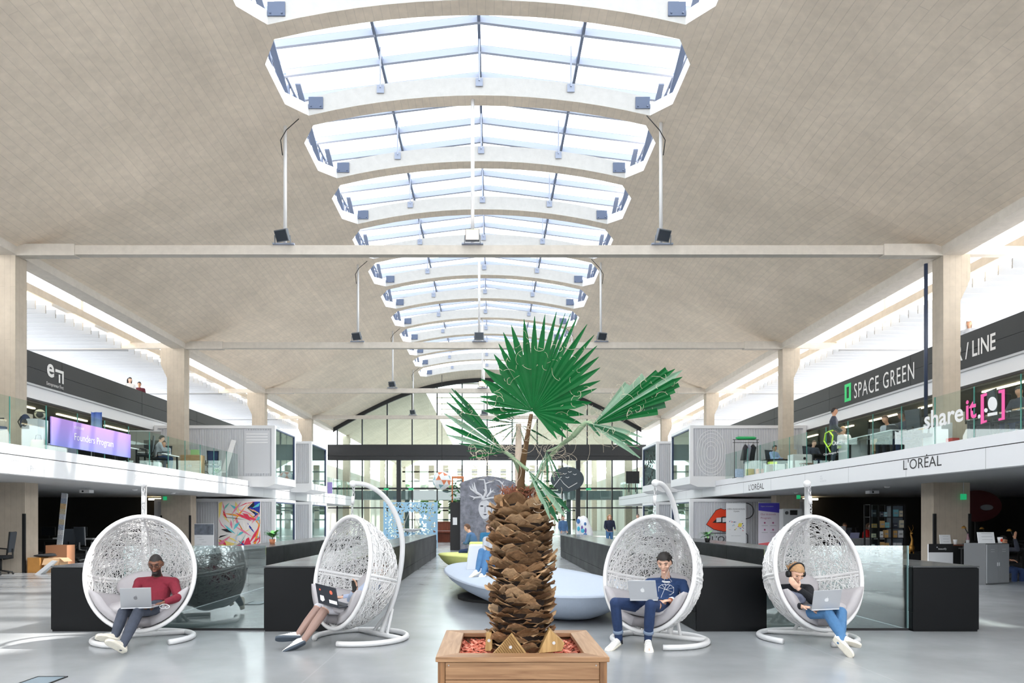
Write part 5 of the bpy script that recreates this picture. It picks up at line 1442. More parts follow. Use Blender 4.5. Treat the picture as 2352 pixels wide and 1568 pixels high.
# chest print
fx = V((-.35, -1, .15)).normalized(); ct = P(1530, 1354, 8.70); ux_ = fx.cross(V((0, 0, 1))).normalized() * -1; uy_ = V((0, 0, 1))
pr3 = [(-.09, -.03), (-.09, .03), (-.05, .06), (.05, .06), (.09, .03), (.09, -.03), (.05, -.06), (-.05, -.06)]
MB().tube([ct + ux_ * a + uy_ * b + fx * (.012 - 1.6 * a * a) for a, b in pr3], .0028, 5, closed=True).build('chest_print', WHITE, p3)
for a, b in pr3[1:6]: MB().tube([ct + fx * .012 + uy_ * .0, ct + ux_ * a + uy_ * b + fx * (.012 - 1.6 * a * a)], .0024, 5).build('chest_print', WHITE, p3)
for s in (-1, 1): MB().tube([L3(s * .08, .0, -.02), nk + V((s * .05, -.08, -.03)), ct + uy_ * .05 + fx * .02, P(1518, 1372, 8.45)], .0022, 5).build('earphone_wire', WHITE, p3)
laptop('silver laptop with a bright logo on the knees of the man in navy', [P(1447, 1377, 8.2), P(1511, 1377, 8.12), P(1505, 1333, 8.04), P(1441, 1333, 8.12)], 0, base_dir=(.35, 1, .02))
# 4 person with headphones
J = dict(pel=P(1846, 1402, 8.84), chest=P(1828, 1362, 8.96), neck=P(1826, 1345, 8.9), head=P(1828, 1316, 8.78), shL=P(1797, 1354, 8.96), shR=P(1856, 1354, 8.86), elL=P(1806, 1384, 8.78), elR=P(1866, 1378, 8.62), wrL=P(1842, 1393, 8.5), wrR=P(1834, 1352, 8.60),
         knL=P(1902, 1408, 8.32), knR=P(1932, 1406, 8.36), anL=P(1938, 1468, 8.02), anR=P(1930, 1474, 7.98), toeL=P(1978, 1478, 7.90), toeR=P(1962, 1506, 7.84), face=V((.12, -1, -.55)), fw=V((.3, -1, 0)), hdR=V((-.6, -.1, .6)), pnR=V((0, .6, .5)), hdL=V((.8, -.6, 0)), plat=V((.93, .3, 0)).normalized())
J['base'] = V((J['pel'].x, J['pel'].y, .4))
p4, L4 = person('person with headphones in a black fleece and blue jeans, laptop on lap', J, KNIT, JEANB, 'light', LHAIR, 'short', .0075, 'people in the hanging chairs')
hp = thing('headphones', 'black over-ear headphones on the person in the fleece', 'headphones', J['head'])
MB().tube([L4(.098 * math.sin(a), -.005, .02 + .125 * math.cos(a)) for a in np.linspace(-1.75, 1.75, 22)], .010, 8).build('headband', BLK, hp, smooth=True)
for s in (-1, 1): MB().tube([L4(s * .078, 0, -.01), L4(s * .112, 0, -.01)], [.044, .038], 14).build('ear_cup', BLK, hp, smooth=True)
mb = MB()
rgx = random.Random(4)
for i in range(7): mb.ell(P(1829 + rgx.uniform(-12, 12), 1376 + rgx.uniform(-8, 6), 8.62), .07, .07, .045, 10, 7, Matrix.Rotation(rgx.uniform(0, 3), 3, 'Y'))
co, no, fs = remesh(mb, .012, 3); mb = MB(); mb.add(co.tolist(), fs)
tag(mb.build('bundled_jacket', mat('jacket_slate', rgb(96, 102, 122), .7, noise=.25, nscale=14, bump=.8), smooth=True), 'slate-grey jacket bundled in the lap of the person with headphones', 'jacket')
laptop('silver laptop tilted back on the lap of the person with headphones', [P(1864, 1400, 8.3), P(1928, 1397, 8.24), P(1935, 1355, 8.14), P(1869, 1355, 8.2)], 0, base_dir=(-.25, 1, .02))
# ================================================================== furniture and things
def lt(name, label, cat, x, y, z, rz=0, group=None): return thing(name, label, cat, (x, y, z), rz, group)
def LB(t, name, m, *b, **k): return MB().box(*b).build(name, m, t, world=False, **k)
def LT(t, name, m, pts, r, n=8, **k): return MB().tube(pts, r, n, **k).build(name, m, t, world=False, smooth=True)
OAK = wood('oak_board', rgb(168, 132, 92), rgb(198, 164, 122), 0, 3)
CARD = mat('cardboard', rgb(198, 140, 72), .85, noise=.08, nscale=6); CARDL = mat('cardboard_pale', rgb(208, 172, 134), .85, noise=.08, nscale=6)
FAB = mat('chair_fabric', rgb(34, 36, 40), .9); MESHB = mat('chair_mesh', rgb(62, 68, 76), .8); NAVYF = mat('navy_fabric', rgb(28, 44, 78), .9)
def desk(label, x, y, z, w=1.5, d=.75, h=.73, rz=0, top=None, group='desks', leg=BLK):
    t = lt('desk', label, 'desk', x, y, z, rz, group)
    LB(t, 'desktop', top or BLK, -w / 2, w / 2, -d / 2, d / 2, h - .03, h)
    for sx in (-1, 1):
        for sy in (-1, 1): LB(t, 'leg', leg, sx * (w / 2 - .06) - .025, sx * (w / 2 - .06) + .025, sy * (d / 2 - .06) - .025, sy * (d / 2 - .06) + .025, 0, h - .03)
    LB(t, 'stretcher', leg, -w / 2 + .08, w / 2 - .08, d / 2 - .08, d / 2 - .04, h - .12, h - .03)
    return t
def office_chair(label, x, y, z, rz, m=FAB, back=MESHB, base=BLK, group='office chairs', hb=.55):
    t = lt('office_chair', label, 'chair', x, y, z, rz, group)
    LB(t, 'seat', m, -.24, .24, -.25, .22, .44, .52, bevel=.03)
    mb = MB(); mb.add([(-.2, .22, .6), (.2, .22, .6), (.22, .29, .6 + hb), (-.22, .29, .6 + hb), (-.2, .25, .6), (.2, .25, .6), (.22, .32, .6 + hb), (-.22, .32, .6 + hb)], [(0, 1, 2, 3), (7, 6, 5, 4), (0, 4, 5, 1), (1, 5, 6, 2), (2, 6, 7, 3), (3, 7, 4, 0)])
    mb.build('backrest', back, t, world=False, bevel=.02)
    LT(t, 'back_frame', base, [(-.2, .22, .58), (-.23, .28, .6 + hb), (.23, .28, .6 + hb), (.2, .22, .58)], .018)
    LT(t, 'back_stem', base, [(0, .05, .42), (0, .28, .45), (0, .28, .7)], .025)
    LT(t, 'gas_lift', base, [(0, 0, .08), (0, 0, .44)], .028)
    for s in (-1, 1): LT(t, 'armrest', base, [(s * .27, .05, .5), (s * .29, .05, .68), (s * .29, -.14, .7)], .02)
    for i in range(5):
        a = 2 * PI * i / 5 + .3
        LT(t, 'star_leg', base, [(0, 0, .11), (.28 * math.cos(a), .28 * math.sin(a), .07)], .02)
        MB().ell((.29 * math.cos(a), .29 * math.sin(a), .03), .03, .03, .03, 8, 6).build('caster', BLK, t, world=False)
    return t
def monitor(label, x, y, z, rz, w=.56, h=.34, m=BLK, group='monitors', sc_=None):
    t = lt('monitor', label, 'monitor', x, y, z, rz, group)
    LB(t, 'panel', m, -w / 2, w / 2, -.02, .02, .12, .12 + h, bevel=.006)
    LB(t, 'screen', sc_ or mat('screen_dark', rgb(30, 34, 40), .15), -w / 2 + .015, w / 2 - .015, -.024, -.02, .135, .105 + h)
    LT(t, 'stand', m, [(0, .03, .01), (0, .04, .2)], .02); LB(t, 'foot', m, -.12, .12, -.06, .1, 0, .012)
    return t
def cabinet(label, x, y, z, w, d, h, rz, m, group='cabinets', doors=2, cat='cabinet', slots=False):
    t = lt('cabinet', label, cat, x, y, z, rz, group)
    LB(t, 'body', m, -w / 2, w / 2, -d / 2 + .02, d / 2, 0, h, bevel=.004)
    for i in range(doors):
        a = -w / 2 + w * i / doors + .006; b = -w / 2 + w * (i + 1) / doors - .006
        dr = LB(t, 'door', m, a, b, -d / 2, -d / 2 + .018, .03, h - .01)
        hx = b - .03 if i == 0 else a + .03
        MB().box(hx - .006, hx + .006, -d / 2 - .015, -d / 2, h * .45, h * .55).build('handle', GREYL, dr, world=False)
        if slots:
            for q in range(2): MB().box((a + b) / 2 - .06, (a + b) / 2 + .06, -d / 2 - .004, -d / 2, h - .15 - .04 * q, h - .14 - .04 * q).build('vent_slot', GREYL, dr, world=False)
    return t
def carton(label, x, y, z, w, d, h, rz=0, m=CARD, open_=False, group='boxes'):
    t = lt('cardboard_box', label, 'box', x, y, z, rz, group)
    LB(t, 'walls', m, -w / 2, w / 2, -d / 2, d / 2, 0, h)
    if open_:
        for s in (-1, 1):
            mb = MB(); mb.add([(s * w / 2, -d / 2, h), (s * w / 2, d / 2, h), (s * (w / 2 + .12), d / 2, h - .1), (s * (w / 2 + .12), -d / 2, h - .1)], [(0, 1, 2, 3)]); mb.build('flap', CARDL, t, world=False)
        mb = MB(); mb.add([(-w / 2, -d / 2 - .002, h), (w / 2, -d / 2 - .002, h), (w / 2, -d / 2 - .1, h - .18), (-w / 2, -d / 2 - .1, h - .18)], [(0, 1, 2, 3)]); mb.build('flap', CARDL, t, world=False)
    LB(t, 'tape', CARDL, -.03, .03, -d / 2 - .002, d / 2, h, h + .003)
    return t
def leaf_fan(mb, c, L, n, rg, up=.6, w=.035, flat_=0):
    for i in range(n):
        a = 2 * PI * i / n + rg.uniform(-.3, .3); e = rg.uniform(up - .35, up + .35)
        d = V((math.cos(a) * math.cos(e), math.sin(a) * math.cos(e), math.sin(e))); s = V((-math.sin(a), math.cos(a), 0)); l = L * rg.uniform(.7, 1.1)
        pts = [c + d * l * f + V((0, 0, -.45 * l * f * f)) for f in (0, .35, .7, 1)]
        ws = [.2 * w, w, .8 * w, .02 * w]
        vs_ = [q for p_, w_ in zip(pts, ws) for q in (p_ - s * w_, p_ + s * w_)]
        mb.add(vs_, [(0, 1, 3, 2), (2, 3, 5, 4), (4, 5, 7, 6)])
PG = [mat('plant_green_a', rgb(62, 128, 70), .5), mat('plant_green_b', rgb(96, 156, 84), .5), mat('plant_green_c', rgb(44, 92, 58), .5)]
def pot_plant(label, x, y, z, L, n, potm, pr=.09, ph=.13, seed=1, up=.7, w=.03, m=0, layers=2):
    t = lt('potted_plant', label, 'plant', x, y, z, group='potted plants'); rg = random.Random(seed)
    MB().lathe([(pr * .72, 0), (pr, ph), (pr * .9, ph), (pr * .8, ph - .02)], (0, 0, 0), 14).build('pot', potm, t, world=False, smooth=True)
    LT(t, 'stem', PG[2], [(0, 0, ph - .03), (.01, 0, ph + L * .3)], .012)
    for q in range(layers):
        for i in range(n):
            mb = MB(); leaf_fan(mb, V((.01, 0, ph + L * .12 * (q + 1))), L, 1, rg, up, w); 
            a = 2 * PI * i / n + q
            o = mb.build('leaf', PG[(i + m) % 3], t, world=False); o.rotation_euler = (0, 0, a)
    return t
TERRA = mat('terracotta', rgb(196, 128, 92), .8)
# ---------------- centre: lounges
def lounge(label, cx, cy, ang, A, B, h, m, lift=.06, sx=.62):
    t = lt('lounge_island', label, 'sofa', cx, cy, 0, ang, 'upholstered lounge islands')
    rings = []; n = 48; A0, B0 = A, B
    def ring(i_, z, dxo=0):
        k = 1; A, B = A0 - i_, B0 - i_
        return [V((A * k * math.copysign(abs(math.cos(a)) ** .9, math.cos(a)) + dxo, B * k * (1 + .12 * math.cos(a)) * math.copysign(abs(math.sin(a)) ** .9, math.sin(a)), z)) for a in np.linspace(0, 2 * PI, n, endpoint=False)]
    for k, z in ((B * .48, .03), (B * .34, .09), (B * .19, .19), (B * .08, .30), (B * .02, .40), (0, h - .03), (.03, h), (B * .3, h + .012), (B * .6, h + .02), (B * .93, h + .022)): rings.append(ring(k, z))
    MB().loft(rings).build('seat_body', m, t, world=False, smooth=True)
    r2 = [ring(0, h - .045), ring(-.008, h - .035), ring(0, h - .025)]
    MB().loft(r2, caps=False).build('piping', m, t, world=False, smooth=True)
    MB().lathe([(A * .3, 0), (A * .3, .05)], (0, 0, 0), 24).build('plinth', BLK, t, world=False)
    return t
BLUEF = mat('lounge_blue', rgb(176, 187, 203), .9, noise=.04, nscale=20, bump=.15); LIMEF = mat('lounge_lime', rgb(206, 212, 132), .9, noise=.04, nscale=20, bump=.15)
lg = lounge('long pale blue lounge island behind the palm trunk', .55, 13.8, math.atan2(9.75 - 17.85, 1.45 + .35), 4.0, 1.36, .46, BLUEF)
def backrest(par, p, w, d, h, rz, m, lean=.25):
    Mz = Matrix.Rotation(rz, 3, 'Z'); c = V(p); vs_ = []
    for z, k in ((0, 1), (h, .72)):
        for a, b in ((-w / 2, 0), (w / 2, 0), (w / 2, d), (-w / 2, d)):
            vs_.append(c + Mz @ V((a * (.9 if z else 1), (b if b == 0 else b * k) + (lean * h if z else 0) * 1, z)))
    mb = MB(); mb.add(vs_, [(3, 2, 1, 0), (4, 5, 6, 7), (0, 1, 5, 4), (1, 2, 6, 5), (2, 3, 7, 6), (3, 0, 4, 7)]); o = mb.build('backrest', m, par, bevel=.03, world=True)
    o.matrix_parent_inverse = (Matrix.Translation(par.location) @ Matrix.Rotation(par.rotation_euler.z, 4, 'Z')).inverted() @ Matrix.Translation(BASE[par.name])
    return o
a = P(1138, 1300, 14.6); backrest(lg, (a.x, 14.6, .46), 1.2, .45, .52, 0, mat('lounge_pale', rgb(206, 212, 222), .9))
lg2 = lounge('lime green lounge island in front of the antler mural', -.45, 21.3, 2.0, 1.5, .95, .46, LIMEF)
a = P(1125, 1245, 20.4); backrest(lg2, (a.x, 20.6, .46), 1.3, .4, .38, 0, LIMEF)
# ---------------- centre: mural, partition, screen, piano
mu_y = 34.0
a, b = P(1057, 1263, mu_y), P(1185, 1093, mu_y)
mr = thing('mural_panel', 'grey mural panel of a face crowned with antlers', 'mural', ((a.x + b.x) / 2, mu_y, 0))
MURG = mat('mural_grey', rgb(124, 126, 136), .8, noise=.6, nscale=3.2); MURL = mat('mural_pale', rgb(206, 207, 212), .8, noise=.08, nscale=6); MURM = mat('mural_mid', rgb(150, 152, 160), .8, noise=.15, nscale=6); MURD = mat('mural_dark', rgb(58, 60, 70), .8)
w = b.x - a.x
MB().prism([(a.x, 0), (b.x, 0), (b.x, b.z - .32)] + [(a.x + w * (1 - i / 12), b.z - .32 + .32 * math.sin(PI * i / 12)) for i in range(1, 12)] + [(a.x, b.z - .32)], lambda p, q, d: (p, d, q), mu_y, mu_y + .12).build('panel', MURG, mr, fix=True)
mc = lambda cx, cy: P(1040 + cx / 6.535, 1080 + cy / 6.535, mu_y)
def mflat(poly, m, nm, o): MB().prism([mc(*q).xz for q in poly], lambda p, q, d: (p, d, q), mu_y - o, mu_y - o - .006).build(nm, m, mr, fix=True)
mflat([(mc_[0], mc_[1]) for mc_ in [(480, 790), (395, 640), (385, 520), (400, 460), (460, 420), (540, 430), (640, 520), (690, 600), (690, 800)]], MURM, 'hair_shape', .004)
mflat([(480 + 95 * math.cos(t_) * (1 - .18 * max(0, math.sin(t_))), 585 + 145 * math.sin(t_)) for t_ in np.linspace(0, 2 * PI, 30, endpoint=False)], MURL, 'face_shape', .01)
mflat([(590, 600), (610, 530), (640, 520), (660, 560), (640, 640), (690, 760), (600, 800), (570, 720)], MURL, 'hand_shape', .01)
for ex in (435, 530): mflat([(ex + 26 * math.cos(t_), 535 + 11 * math.sin(t_)) for t_ in np.linspace(0, 2 * PI, 12, endpoint=False)], MURD, 'eye_shape', .016)
mflat([(478, 540), (490, 540), (497, 625), (470, 632)], MURM, 'nose_shape', .016); mflat([(450, 660), (485, 652), (520, 660), (485, 674)], MURD, 'mouth_shape', .016)
def mtube(pts, r): MB().tube([mc(*q) - V((0, .012, 0)) for q in pts], r, 6).build('antler', MURL, mr)
for pts, r in (([(450, 440), (430, 380), (350, 330), (330, 250), (320, 180)], [.07, .07, .08, .05, .015]), ([(350, 330), (300, 260), (290, 200)], [.06, .04, .012]), ([(345, 330), (270, 280), (250, 230)], [.06, .04, .012]), ([(430, 400), (330, 410), (250, 380)], [.06, .05, .012]), ([(330, 415), (300, 440)], [.05, .01]),
               ([(450, 440), (500, 330), (490, 220), (470, 140), (370, 140)], [.06, .07, .05, .04, .012]), ([(490, 200), (540, 180), (620, 170)], [.04, .03, .01]), ([(500, 330), (460, 280)], [.05, .01]), ([(510, 400), (560, 340), (620, 290)], [.06, .06, .012]), ([(560, 345), (570, 260)], [.05, .012]), ([(590, 320), (640, 330)], [.03, .008]),
               ([(450, 440), (560, 415), (660, 405), (720, 370), (750, 290), (745, 210), (700, 160), (640, 140)], [.06, .05, .05, .05, .05, .05, .04, .012]), ([(748, 240), (790, 215)], [.03, .008]), ([(740, 200), (770, 160)], [.03, .008])): mtube(pts, r)
a, b = P(1034, 1263, 34.2), P(1058, 1153, 34.2)
t = thing('black_partition', 'black partition board with a white notice left of the mural', 'partition', ((a.x + b.x) / 2, 34.3, 0))
MB().box(a.x, b.x, 34.2, 34.5, 0, b.z).build('board', BLK, t); q0, q1 = P(1040, 1205, 34.19), P(1050, 1188, 34.19); MB().box(q0.x, q1.x, 34.18, 34.2, q0.z, q1.z).build('notice', WHITE, t)
# perforated screen
t = thing('perforated_screen', 'pale blue perforated screen with a wide opening behind the aisle wall', 'screen', (-4, 37, 0))
PBL = mat('screen_blue', rgb(150, 196, 226), .4); rg = random.Random(6); mb = MB()
a, b = P(882, 1240, 37), P(1003, 1153, 37); nx_, nz_ = 46, 34
for i in range(nx_):
    for j in range(nz_):
        fx_, fz_ = (i + .5) / nx_, (j + .5) / nz_
        if .36 < fx_ < .68 and .22 < fz_ < .74: continue
        if rg.random() < .26 and 0 < i < nx_ - 1 and j < nz_ - 1: continue
        x0 = a.x + (b.x - a.x) * i / nx_; x1 = a.x + (b.x - a.x) * (i + 1) / nx_; z0 = a.z + (b.z - a.z) * j / nz_; z1 = a.z + (b.z - a.z) * (j + 1) / nz_
        mb.add([(x0, 37, z0), (x1, 37, z0), (x1, 37, z1), (x0, 37, z1), (x0, 37.03, z0), (x1, 37.03, z0), (x1, 37.03, z1), (x0, 37.03, z1)], [(0, 1, 2, 3), (7, 6, 5, 4), (0, 4, 5, 1), (2, 6, 7, 3), (1, 5, 6, 2), (3, 7, 4, 0)])
o = mb.build('lattice', PBL, t); o['kind'] = 'stuff'
for x in (a.x - .03, b.x): MB().box(x, x + .05, 36.98, 37.06, 0, b.z + .05).build('post', PBL, t)
LB_ = thing('bowl_planter', 'white bowl of trailing plants hanging in the blue screen opening', 'planter', (P(945, 1215, 36.7).x, 36.7, P(945, 1221, 36.7).z))
MB().lathe([(.2, 0), (.52, .12), (.52, .16), (.46, .14)], (0, 0, 0), 20).build('bowl', WHITE, LB_, world=False, smooth=True)
for s in (-1, 1): LT(LB_, 'hanger', GREYL, [(s * .45, 0, .15), (s * .1, 0, 1.05)], .01)
rg = random.Random(31)
for i in range(16):
    mb = MB(); leaf_fan(mb, V((rg.uniform(-.35, .35), rg.uniform(-.2, .2), .15)), .55, 1, rg, .8, .05); o = mb.build('leaf', PG[i % 3], LB_, world=False)
# piano
a = P(1020, 1232, 33.6)
t = lt('upright_piano', 'brown upright piano beside the black partition', 'piano', P(1022, 0, 46).x, 46, 0, -.5); PW = wood('piano_wood', rgb(96, 44, 28), rgb(132, 66, 42), 2, 2)
LB(t, 'case', PW, -.7, .7, -.1, .3, 0, 1.28, bevel=.01); LB(t, 'lid', PW, -.73, .73, -.13, .32, 1.28, 1.32); LB(t, 'key_shelf', PW, -.68, .68, -.4, -.1, .62, .72); LB(t, 'keys', WHITE, -.62, .62, -.38, -.14, .72, .735); LB(t, 'cheek', PW, -.7, -.64, -.4, -.1, 0, .8); LB(t, 'cheek', PW, .64, .7, -.4, -.1, 0, .8)
# green wall planter in an orange frame
a, b = P(1040, 1156, 36), P(1062, 1098, 36)
t = thing('green_wall', 'narrow plant wall in an orange frame behind the partition', 'plant wall', ((a.x + b.x) / 2, 36, 0)); OR = mat('orange_frame', rgb(214, 130, 84), .7)
for x0, x1 in ((a.x - .06, a.x), (b.x, b.x + .06)): MB().box(x0, x1, 36, 36.3, 0, b.z).build('frame_post', OR, t)
MB().box(a.x - .06, b.x + .06, 36, 36.3, b.z, b.z + .1).build('frame_rail', OR, t); rg = random.Random(12)
for i in range(26):
    mb = MB(); leaf_fan(mb, V((rg.uniform(a.x, b.x), 36.05, rg.uniform(a.z - .4, b.z - .1))), .3, 5, rg, .2, .06); mb.build('leaf_cluster', PG[i % 3], t)
# tall plants behind the mural
for k_, (px, D, h) in enumerate(((1105, 37.5, 3.4), (1150, 40.6, 3.7), (1232, 37.5, 3.2))):
    c = P(px, 1263, D); t = thing('tall_plant', 'tall leafy palm behind the antler mural, %s' % ['left', 'middle', 'right'][k_], 'plant', (c.x, D, 0), group='tall plants behind the mural'); rg = random.Random(k_ + 40)
    MB().lathe([(.3, 0), (.38, .5), (.34, .5)], (c.x, D, 0), 16).build('tub', BLK, t); MB().tube([(c.x, D, .4), (c.x + .1, D, h)], .06, 7).build('stem', STALK, t)
    for i in range(18):
        mb = MB(); leaf_fan(mb, V((c.x + .1, D, h - rg.uniform(0, .5))), 1.3, 1, rg, .55, .09); mb.build('leaf', PG[i % 3], t)
# painted sculpture beyond the right aisle wall
mb = MB(); rg = random.Random(77); c = P(1340, 1262, 33)
for q in ((0, .9, .34, .75), (-.12, 1.25, .22, .35), (.15, .7, .3, .6), (.1, 1.35, .14, .2), (-.22, 1.42, .06, .22)): mb.ell((c.x + q[0], 33, q[1]), q[2], q[2], q[3], 14, 10)
mb.box(c.x - .3, c.x + .3, 32.8, 33.2, 0, .3)
co, no, fs = remesh(mb, .035, 3); mb = MB(); mb.add(co.tolist(), fs); t = thing('painted_sculpture', 'white lumpy sculpture splashed with blue and purple paint', 'sculpture', (c.x, 33, 0)); mb.build('figure', mat('sculpture_white', rgb(224, 226, 230), .6, noise=.1, nscale=5), t, smooth=True)
for i in range(10):
    p = V((c.x + rg.uniform(-.3, .12), 32.66 + rg.uniform(0, .06), rg.uniform(.6, 1.4))); MB().ell(p, rg.uniform(.04, .1), .04, rg.uniform(.05, .14), 8, 6).build('paint_splash', mat('splash_%d' % (i % 3), rgb(*((60, 110, 170), (110, 80, 150), (70, 170, 200))[i % 3]), .6), t)
# dome, ball, screens, small signs towards the end wall
c = P(1303, 1100, 58); t = thing('printed_disc', 'dark round disc with white birds and hills near the end wall', 'sign', (c.x, 58, c.z - 1)); MB().prism(circ(0, 0, 1.35, 1.0, 28), lambda p, q, d: (c.x + p, d, c.z + q), 58, 58.06).build('disc', mat('disc_blue', rgb(66, 76, 84), .6), t, fix=True)
for p, q in ((-.6, .1), (-.2, .4), (.2, .55), (.6, .35), (0, .1)): MB().tube([(c.x + p - .14, 57.97, c.z + q + .06), (c.x + p, 57.97, c.z + q), (c.x + p + .14, 57.97, c.z + q + .07)], .025, 5).build('bird', WHITE, t)
MB().tube([(c.x - 1.1, 57.97, c.z - .6), (c.x - .6, 57.97, c.z + .05), (c.x - .3, 57.97, c.z - .35), (c.x + .1, 57.97, c.z - .7), (c.x + .8, 57.97, c.z - .3)], .03, 5).build('hill_line', WHITE, t)
MB().bar((c.x, 58.03, c.z + .98), (c.x, 58.03, vz(c.x, 58)), .05, .05).build('hanger', BLK, t)
c = P(1015, 1103, 57); t = thing('geodesic_lamp', 'coloured geodesic globe hanging near the end wall', 'lamp', (c.x, 57, c.z - .6)); me_ = bmesh.new(); bmesh.ops.create_icosphere(me_, subdivisions=2, radius=.75); mm = bpy.data.meshes.new('globe'); me_.to_mesh(mm); me_.free()
for q in range(3): mm.materials.append(mat('globe_%d' % q, rgb(*((236, 238, 240), (224, 130, 90), (140, 180, 190))[q]), .5))
for p in mm.polygons: p.material_index = (p.index * 7 % 5 == 0) + 2 * (p.index * 3 % 7 == 0) if (p.index * 7 % 5 == 0) + 2 * (p.index * 3 % 7 == 0) < 3 else 0
o = bpy.data.objects.new('globe', mm); COL.objects.link(o); o.parent = t; o.location = (0, 0, .6); LT(t, 'wire', BLK, [(0, 0, 1.3), (0, 0, 12.9 - c.z + .6)], .02)
a, b = P(1438, 1110, 46), P(1469, 1082, 46)
for i in range(2):
    x0 = a.x + (b.x - a.x) * i / 2; t = thing('wall_screen', 'black %s screen over the right gallery end' % ('left-hand' if i == 0 else 'right-hand'), 'screen', (x0 + .2, 46, a.z), group='gallery screens'); MB().box(x0, x0 + .42, 46, 46.08, a.z, b.z).build('panel', BLK, t); MB().box(x0, x0 + .42, 45.99, 46, a.z, a.z + .03).build('bezel', DGREY, t); MB().bar((x0 + .2, 46.1, a.z), (x0 + .2, 46.1, 3.2), .05, .05).build('post', BLK, t)
a, b = P(752, 1133, 45.2), P(763, 1107, 45.2); t = thing('violet_banner', 'small violet banner at the end of the left gallery', 'banner', ((a.x + b.x) / 2, 45.2, 3.0)); MB().box(a.x, b.x, 45.2, 45.23, a.z, b.z).build('cloth', mat('banner_violet', rgb(160, 144, 206), .7), t); MB().box(a.x - .5, a.x, 45.2, 45.23, b.z - .04, b.z).build('arm', GREYL, t)
# ---------------- left gallery
FP = mat('founders_purple', rgb(150, 140, 214), .6)
def grad(name, c0, c1, z0, z1):
    m = bpy.data.materials.new(name); m.use_nodes = True; nt = m.node_tree; b = nt.nodes['Principled BSDF']; b.inputs['Roughness'].default_value = .6
    g = nt.nodes.new('ShaderNodeTexCoord'); s = nt.nodes.new('ShaderNodeSeparateXYZ'); r = nt.nodes.new('ShaderNodeMapRange'); cr = nt.nodes.new('ShaderNodeValToRGB')
    nt.links.new(g.outputs['Object'], s.inputs[0]); nt.links.new(s.outputs[2], r.inputs[0]); r.inputs[1].default_value = z0; r.inputs[2].default_value = z1
    cr.color_ramp.elements[0].color = c0; cr.color_ramp.elements[1].color = c1; nt.links.new(r.outputs[0], cr.inputs[0]); nt.links.new(cr.outputs[0], b.inputs['Base Color']); return m
y0, y1 = dx(115, XL), dx(298, XL)
t = thing('founders_sign', 'violet banner reading Founders Program on the left glass balustrade', 'sign', (XL, (y0 + y1) / 2, 3.39))
MB().box(XL + .0, XL + .03, y0, y1, 3.39, 4.11).build('board', grad('violet_print', rgb(134, 140, 220), rgb(178, 140, 218), 0, .72), t)
text('Founders Program', PAINTW, (XL + .032, dx(168, XL), 3.62), LYv, UP3, .20, t, width=dx(258, XL) - dx(168, XL)); text('STATION F', PAINTW, (XL + .032, dx(168, XL), 3.93), LYv, UP3, .07, t, width=.45)
office_chair('navy office chair at the left edge of the left gallery', -12.0, 17.25, 3.215, 2.6, NAVYF, NAVYF, hb=.6)
cabinet('white metal locker with helmets on the left gallery', -12.12, 19.1, 3.215, .42, .45, .93, 0, GREYL, doors=1)
mb = MB(); c = P(92, 958, 19.05)
t = thing('motorcycle_helmet', 'cream and black open helmet on the white gallery locker', 'helmet', (c.x, 19.05, 4.15)); MB().ell((0, 0, .13), .13, .15, .13, 16, 10).build('shell', mat('helmet_cream', rgb(214, 204, 176), .3), t, world=False, smooth=True); MB().ell((.05, -.09, .10), .09, .09, .08, 14, 8).build('visor_opening', BLK, t, world=False, smooth=True); MB().tube([(.13 * math.cos(a_), .15 * math.sin(a_) * .9, .17) for a_ in np.linspace(-2.6, .4, 12)], .014, 6).build('trim_band', BLK, t, world=False)
c = P(58, 958, 18.95); t = thing('hanging_bag', 'dark blue rucksack hanging beside the gallery locker', 'bag', (c.x, 18.95, 3.95)); MB().ell((0, 0, .12), .13, .1, .2, 14, 10).build('sack', NAVYF, t, world=False, smooth=True); MB().tube([(-.05, -.08, .25), (-.1, -.14, .1), (-.06, -.08, -.05)], .015, 6).build('strap', BLK, t, world=False); MB().ell((.03, -.07, .08), .08, .06, .1, 10, 8).build('pocket', BLK, t, world=False, smooth=True)
t = lt('tote_bag', 'beige cloth bag on the gallery floor by the locker', 'bag', P(88, 1020, 18.6).x, 18.6, 3.215, .3); MB().loft([[V((w_ * math.cos(a_), d_ * math.sin(a_), z_)) for a_ in np.linspace(0, 2 * PI, 14, endpoint=False)] for w_, d_, z_ in ((.17, .1, 0), (.19, .12, .12), (.17, .08, .28), (.15, .03, .34))]).build('sack', mat('canvas_beige', rgb(214, 204, 186), .9, noise=.1, nscale=10), t, world=False, smooth=True); LT(t, 'handle', mat('strap_navy', rgb(40, 56, 90), .8), [(-.07, 0, .33), (-.05, 0, .46), (.05, 0, .46), (.07, 0, .33)], .01)
cabinet('low white cabinet below the violet banner', -12.0, 20.1, 3.215, .6, .45, .38, 0, WHITE)
t = thing('hanging_flag', 'blue flag hanging from the left gallery ceiling', 'flag', (-12.6, 22.9, 3.215)); mb = MB(); n = 8
vs_ = [(-12.75 + .36 * i / n, 22.9 + .03 * math.sin(i * 1.3), z_) for z_ in (4.28, 4.9) for i in range(n + 1)]; mb.add(vs_, [(i, i + 1, n + 2 + i, n + 1 + i) for i in range(n)]); mb.build('cloth', grad('flag_blue', rgb(170, 196, 226), rgb(50, 90, 180), 1.1, 1.7), t); MB().tube([(-12.76, 22.93, 3.215), (-12.76, 22.93, 4.93)], .012, 6).build('pole', GREYL, t)
desk('long white desk of the left gallery under the flag', -12.7, 24.3, 3.215, 1.6, .8, .73, PI / 2, WHITE); desk('white desk of the left gallery near the second column', -12.6, 27.2, 3.215, 1.8, .8, .73, PI / 2, WHITE)
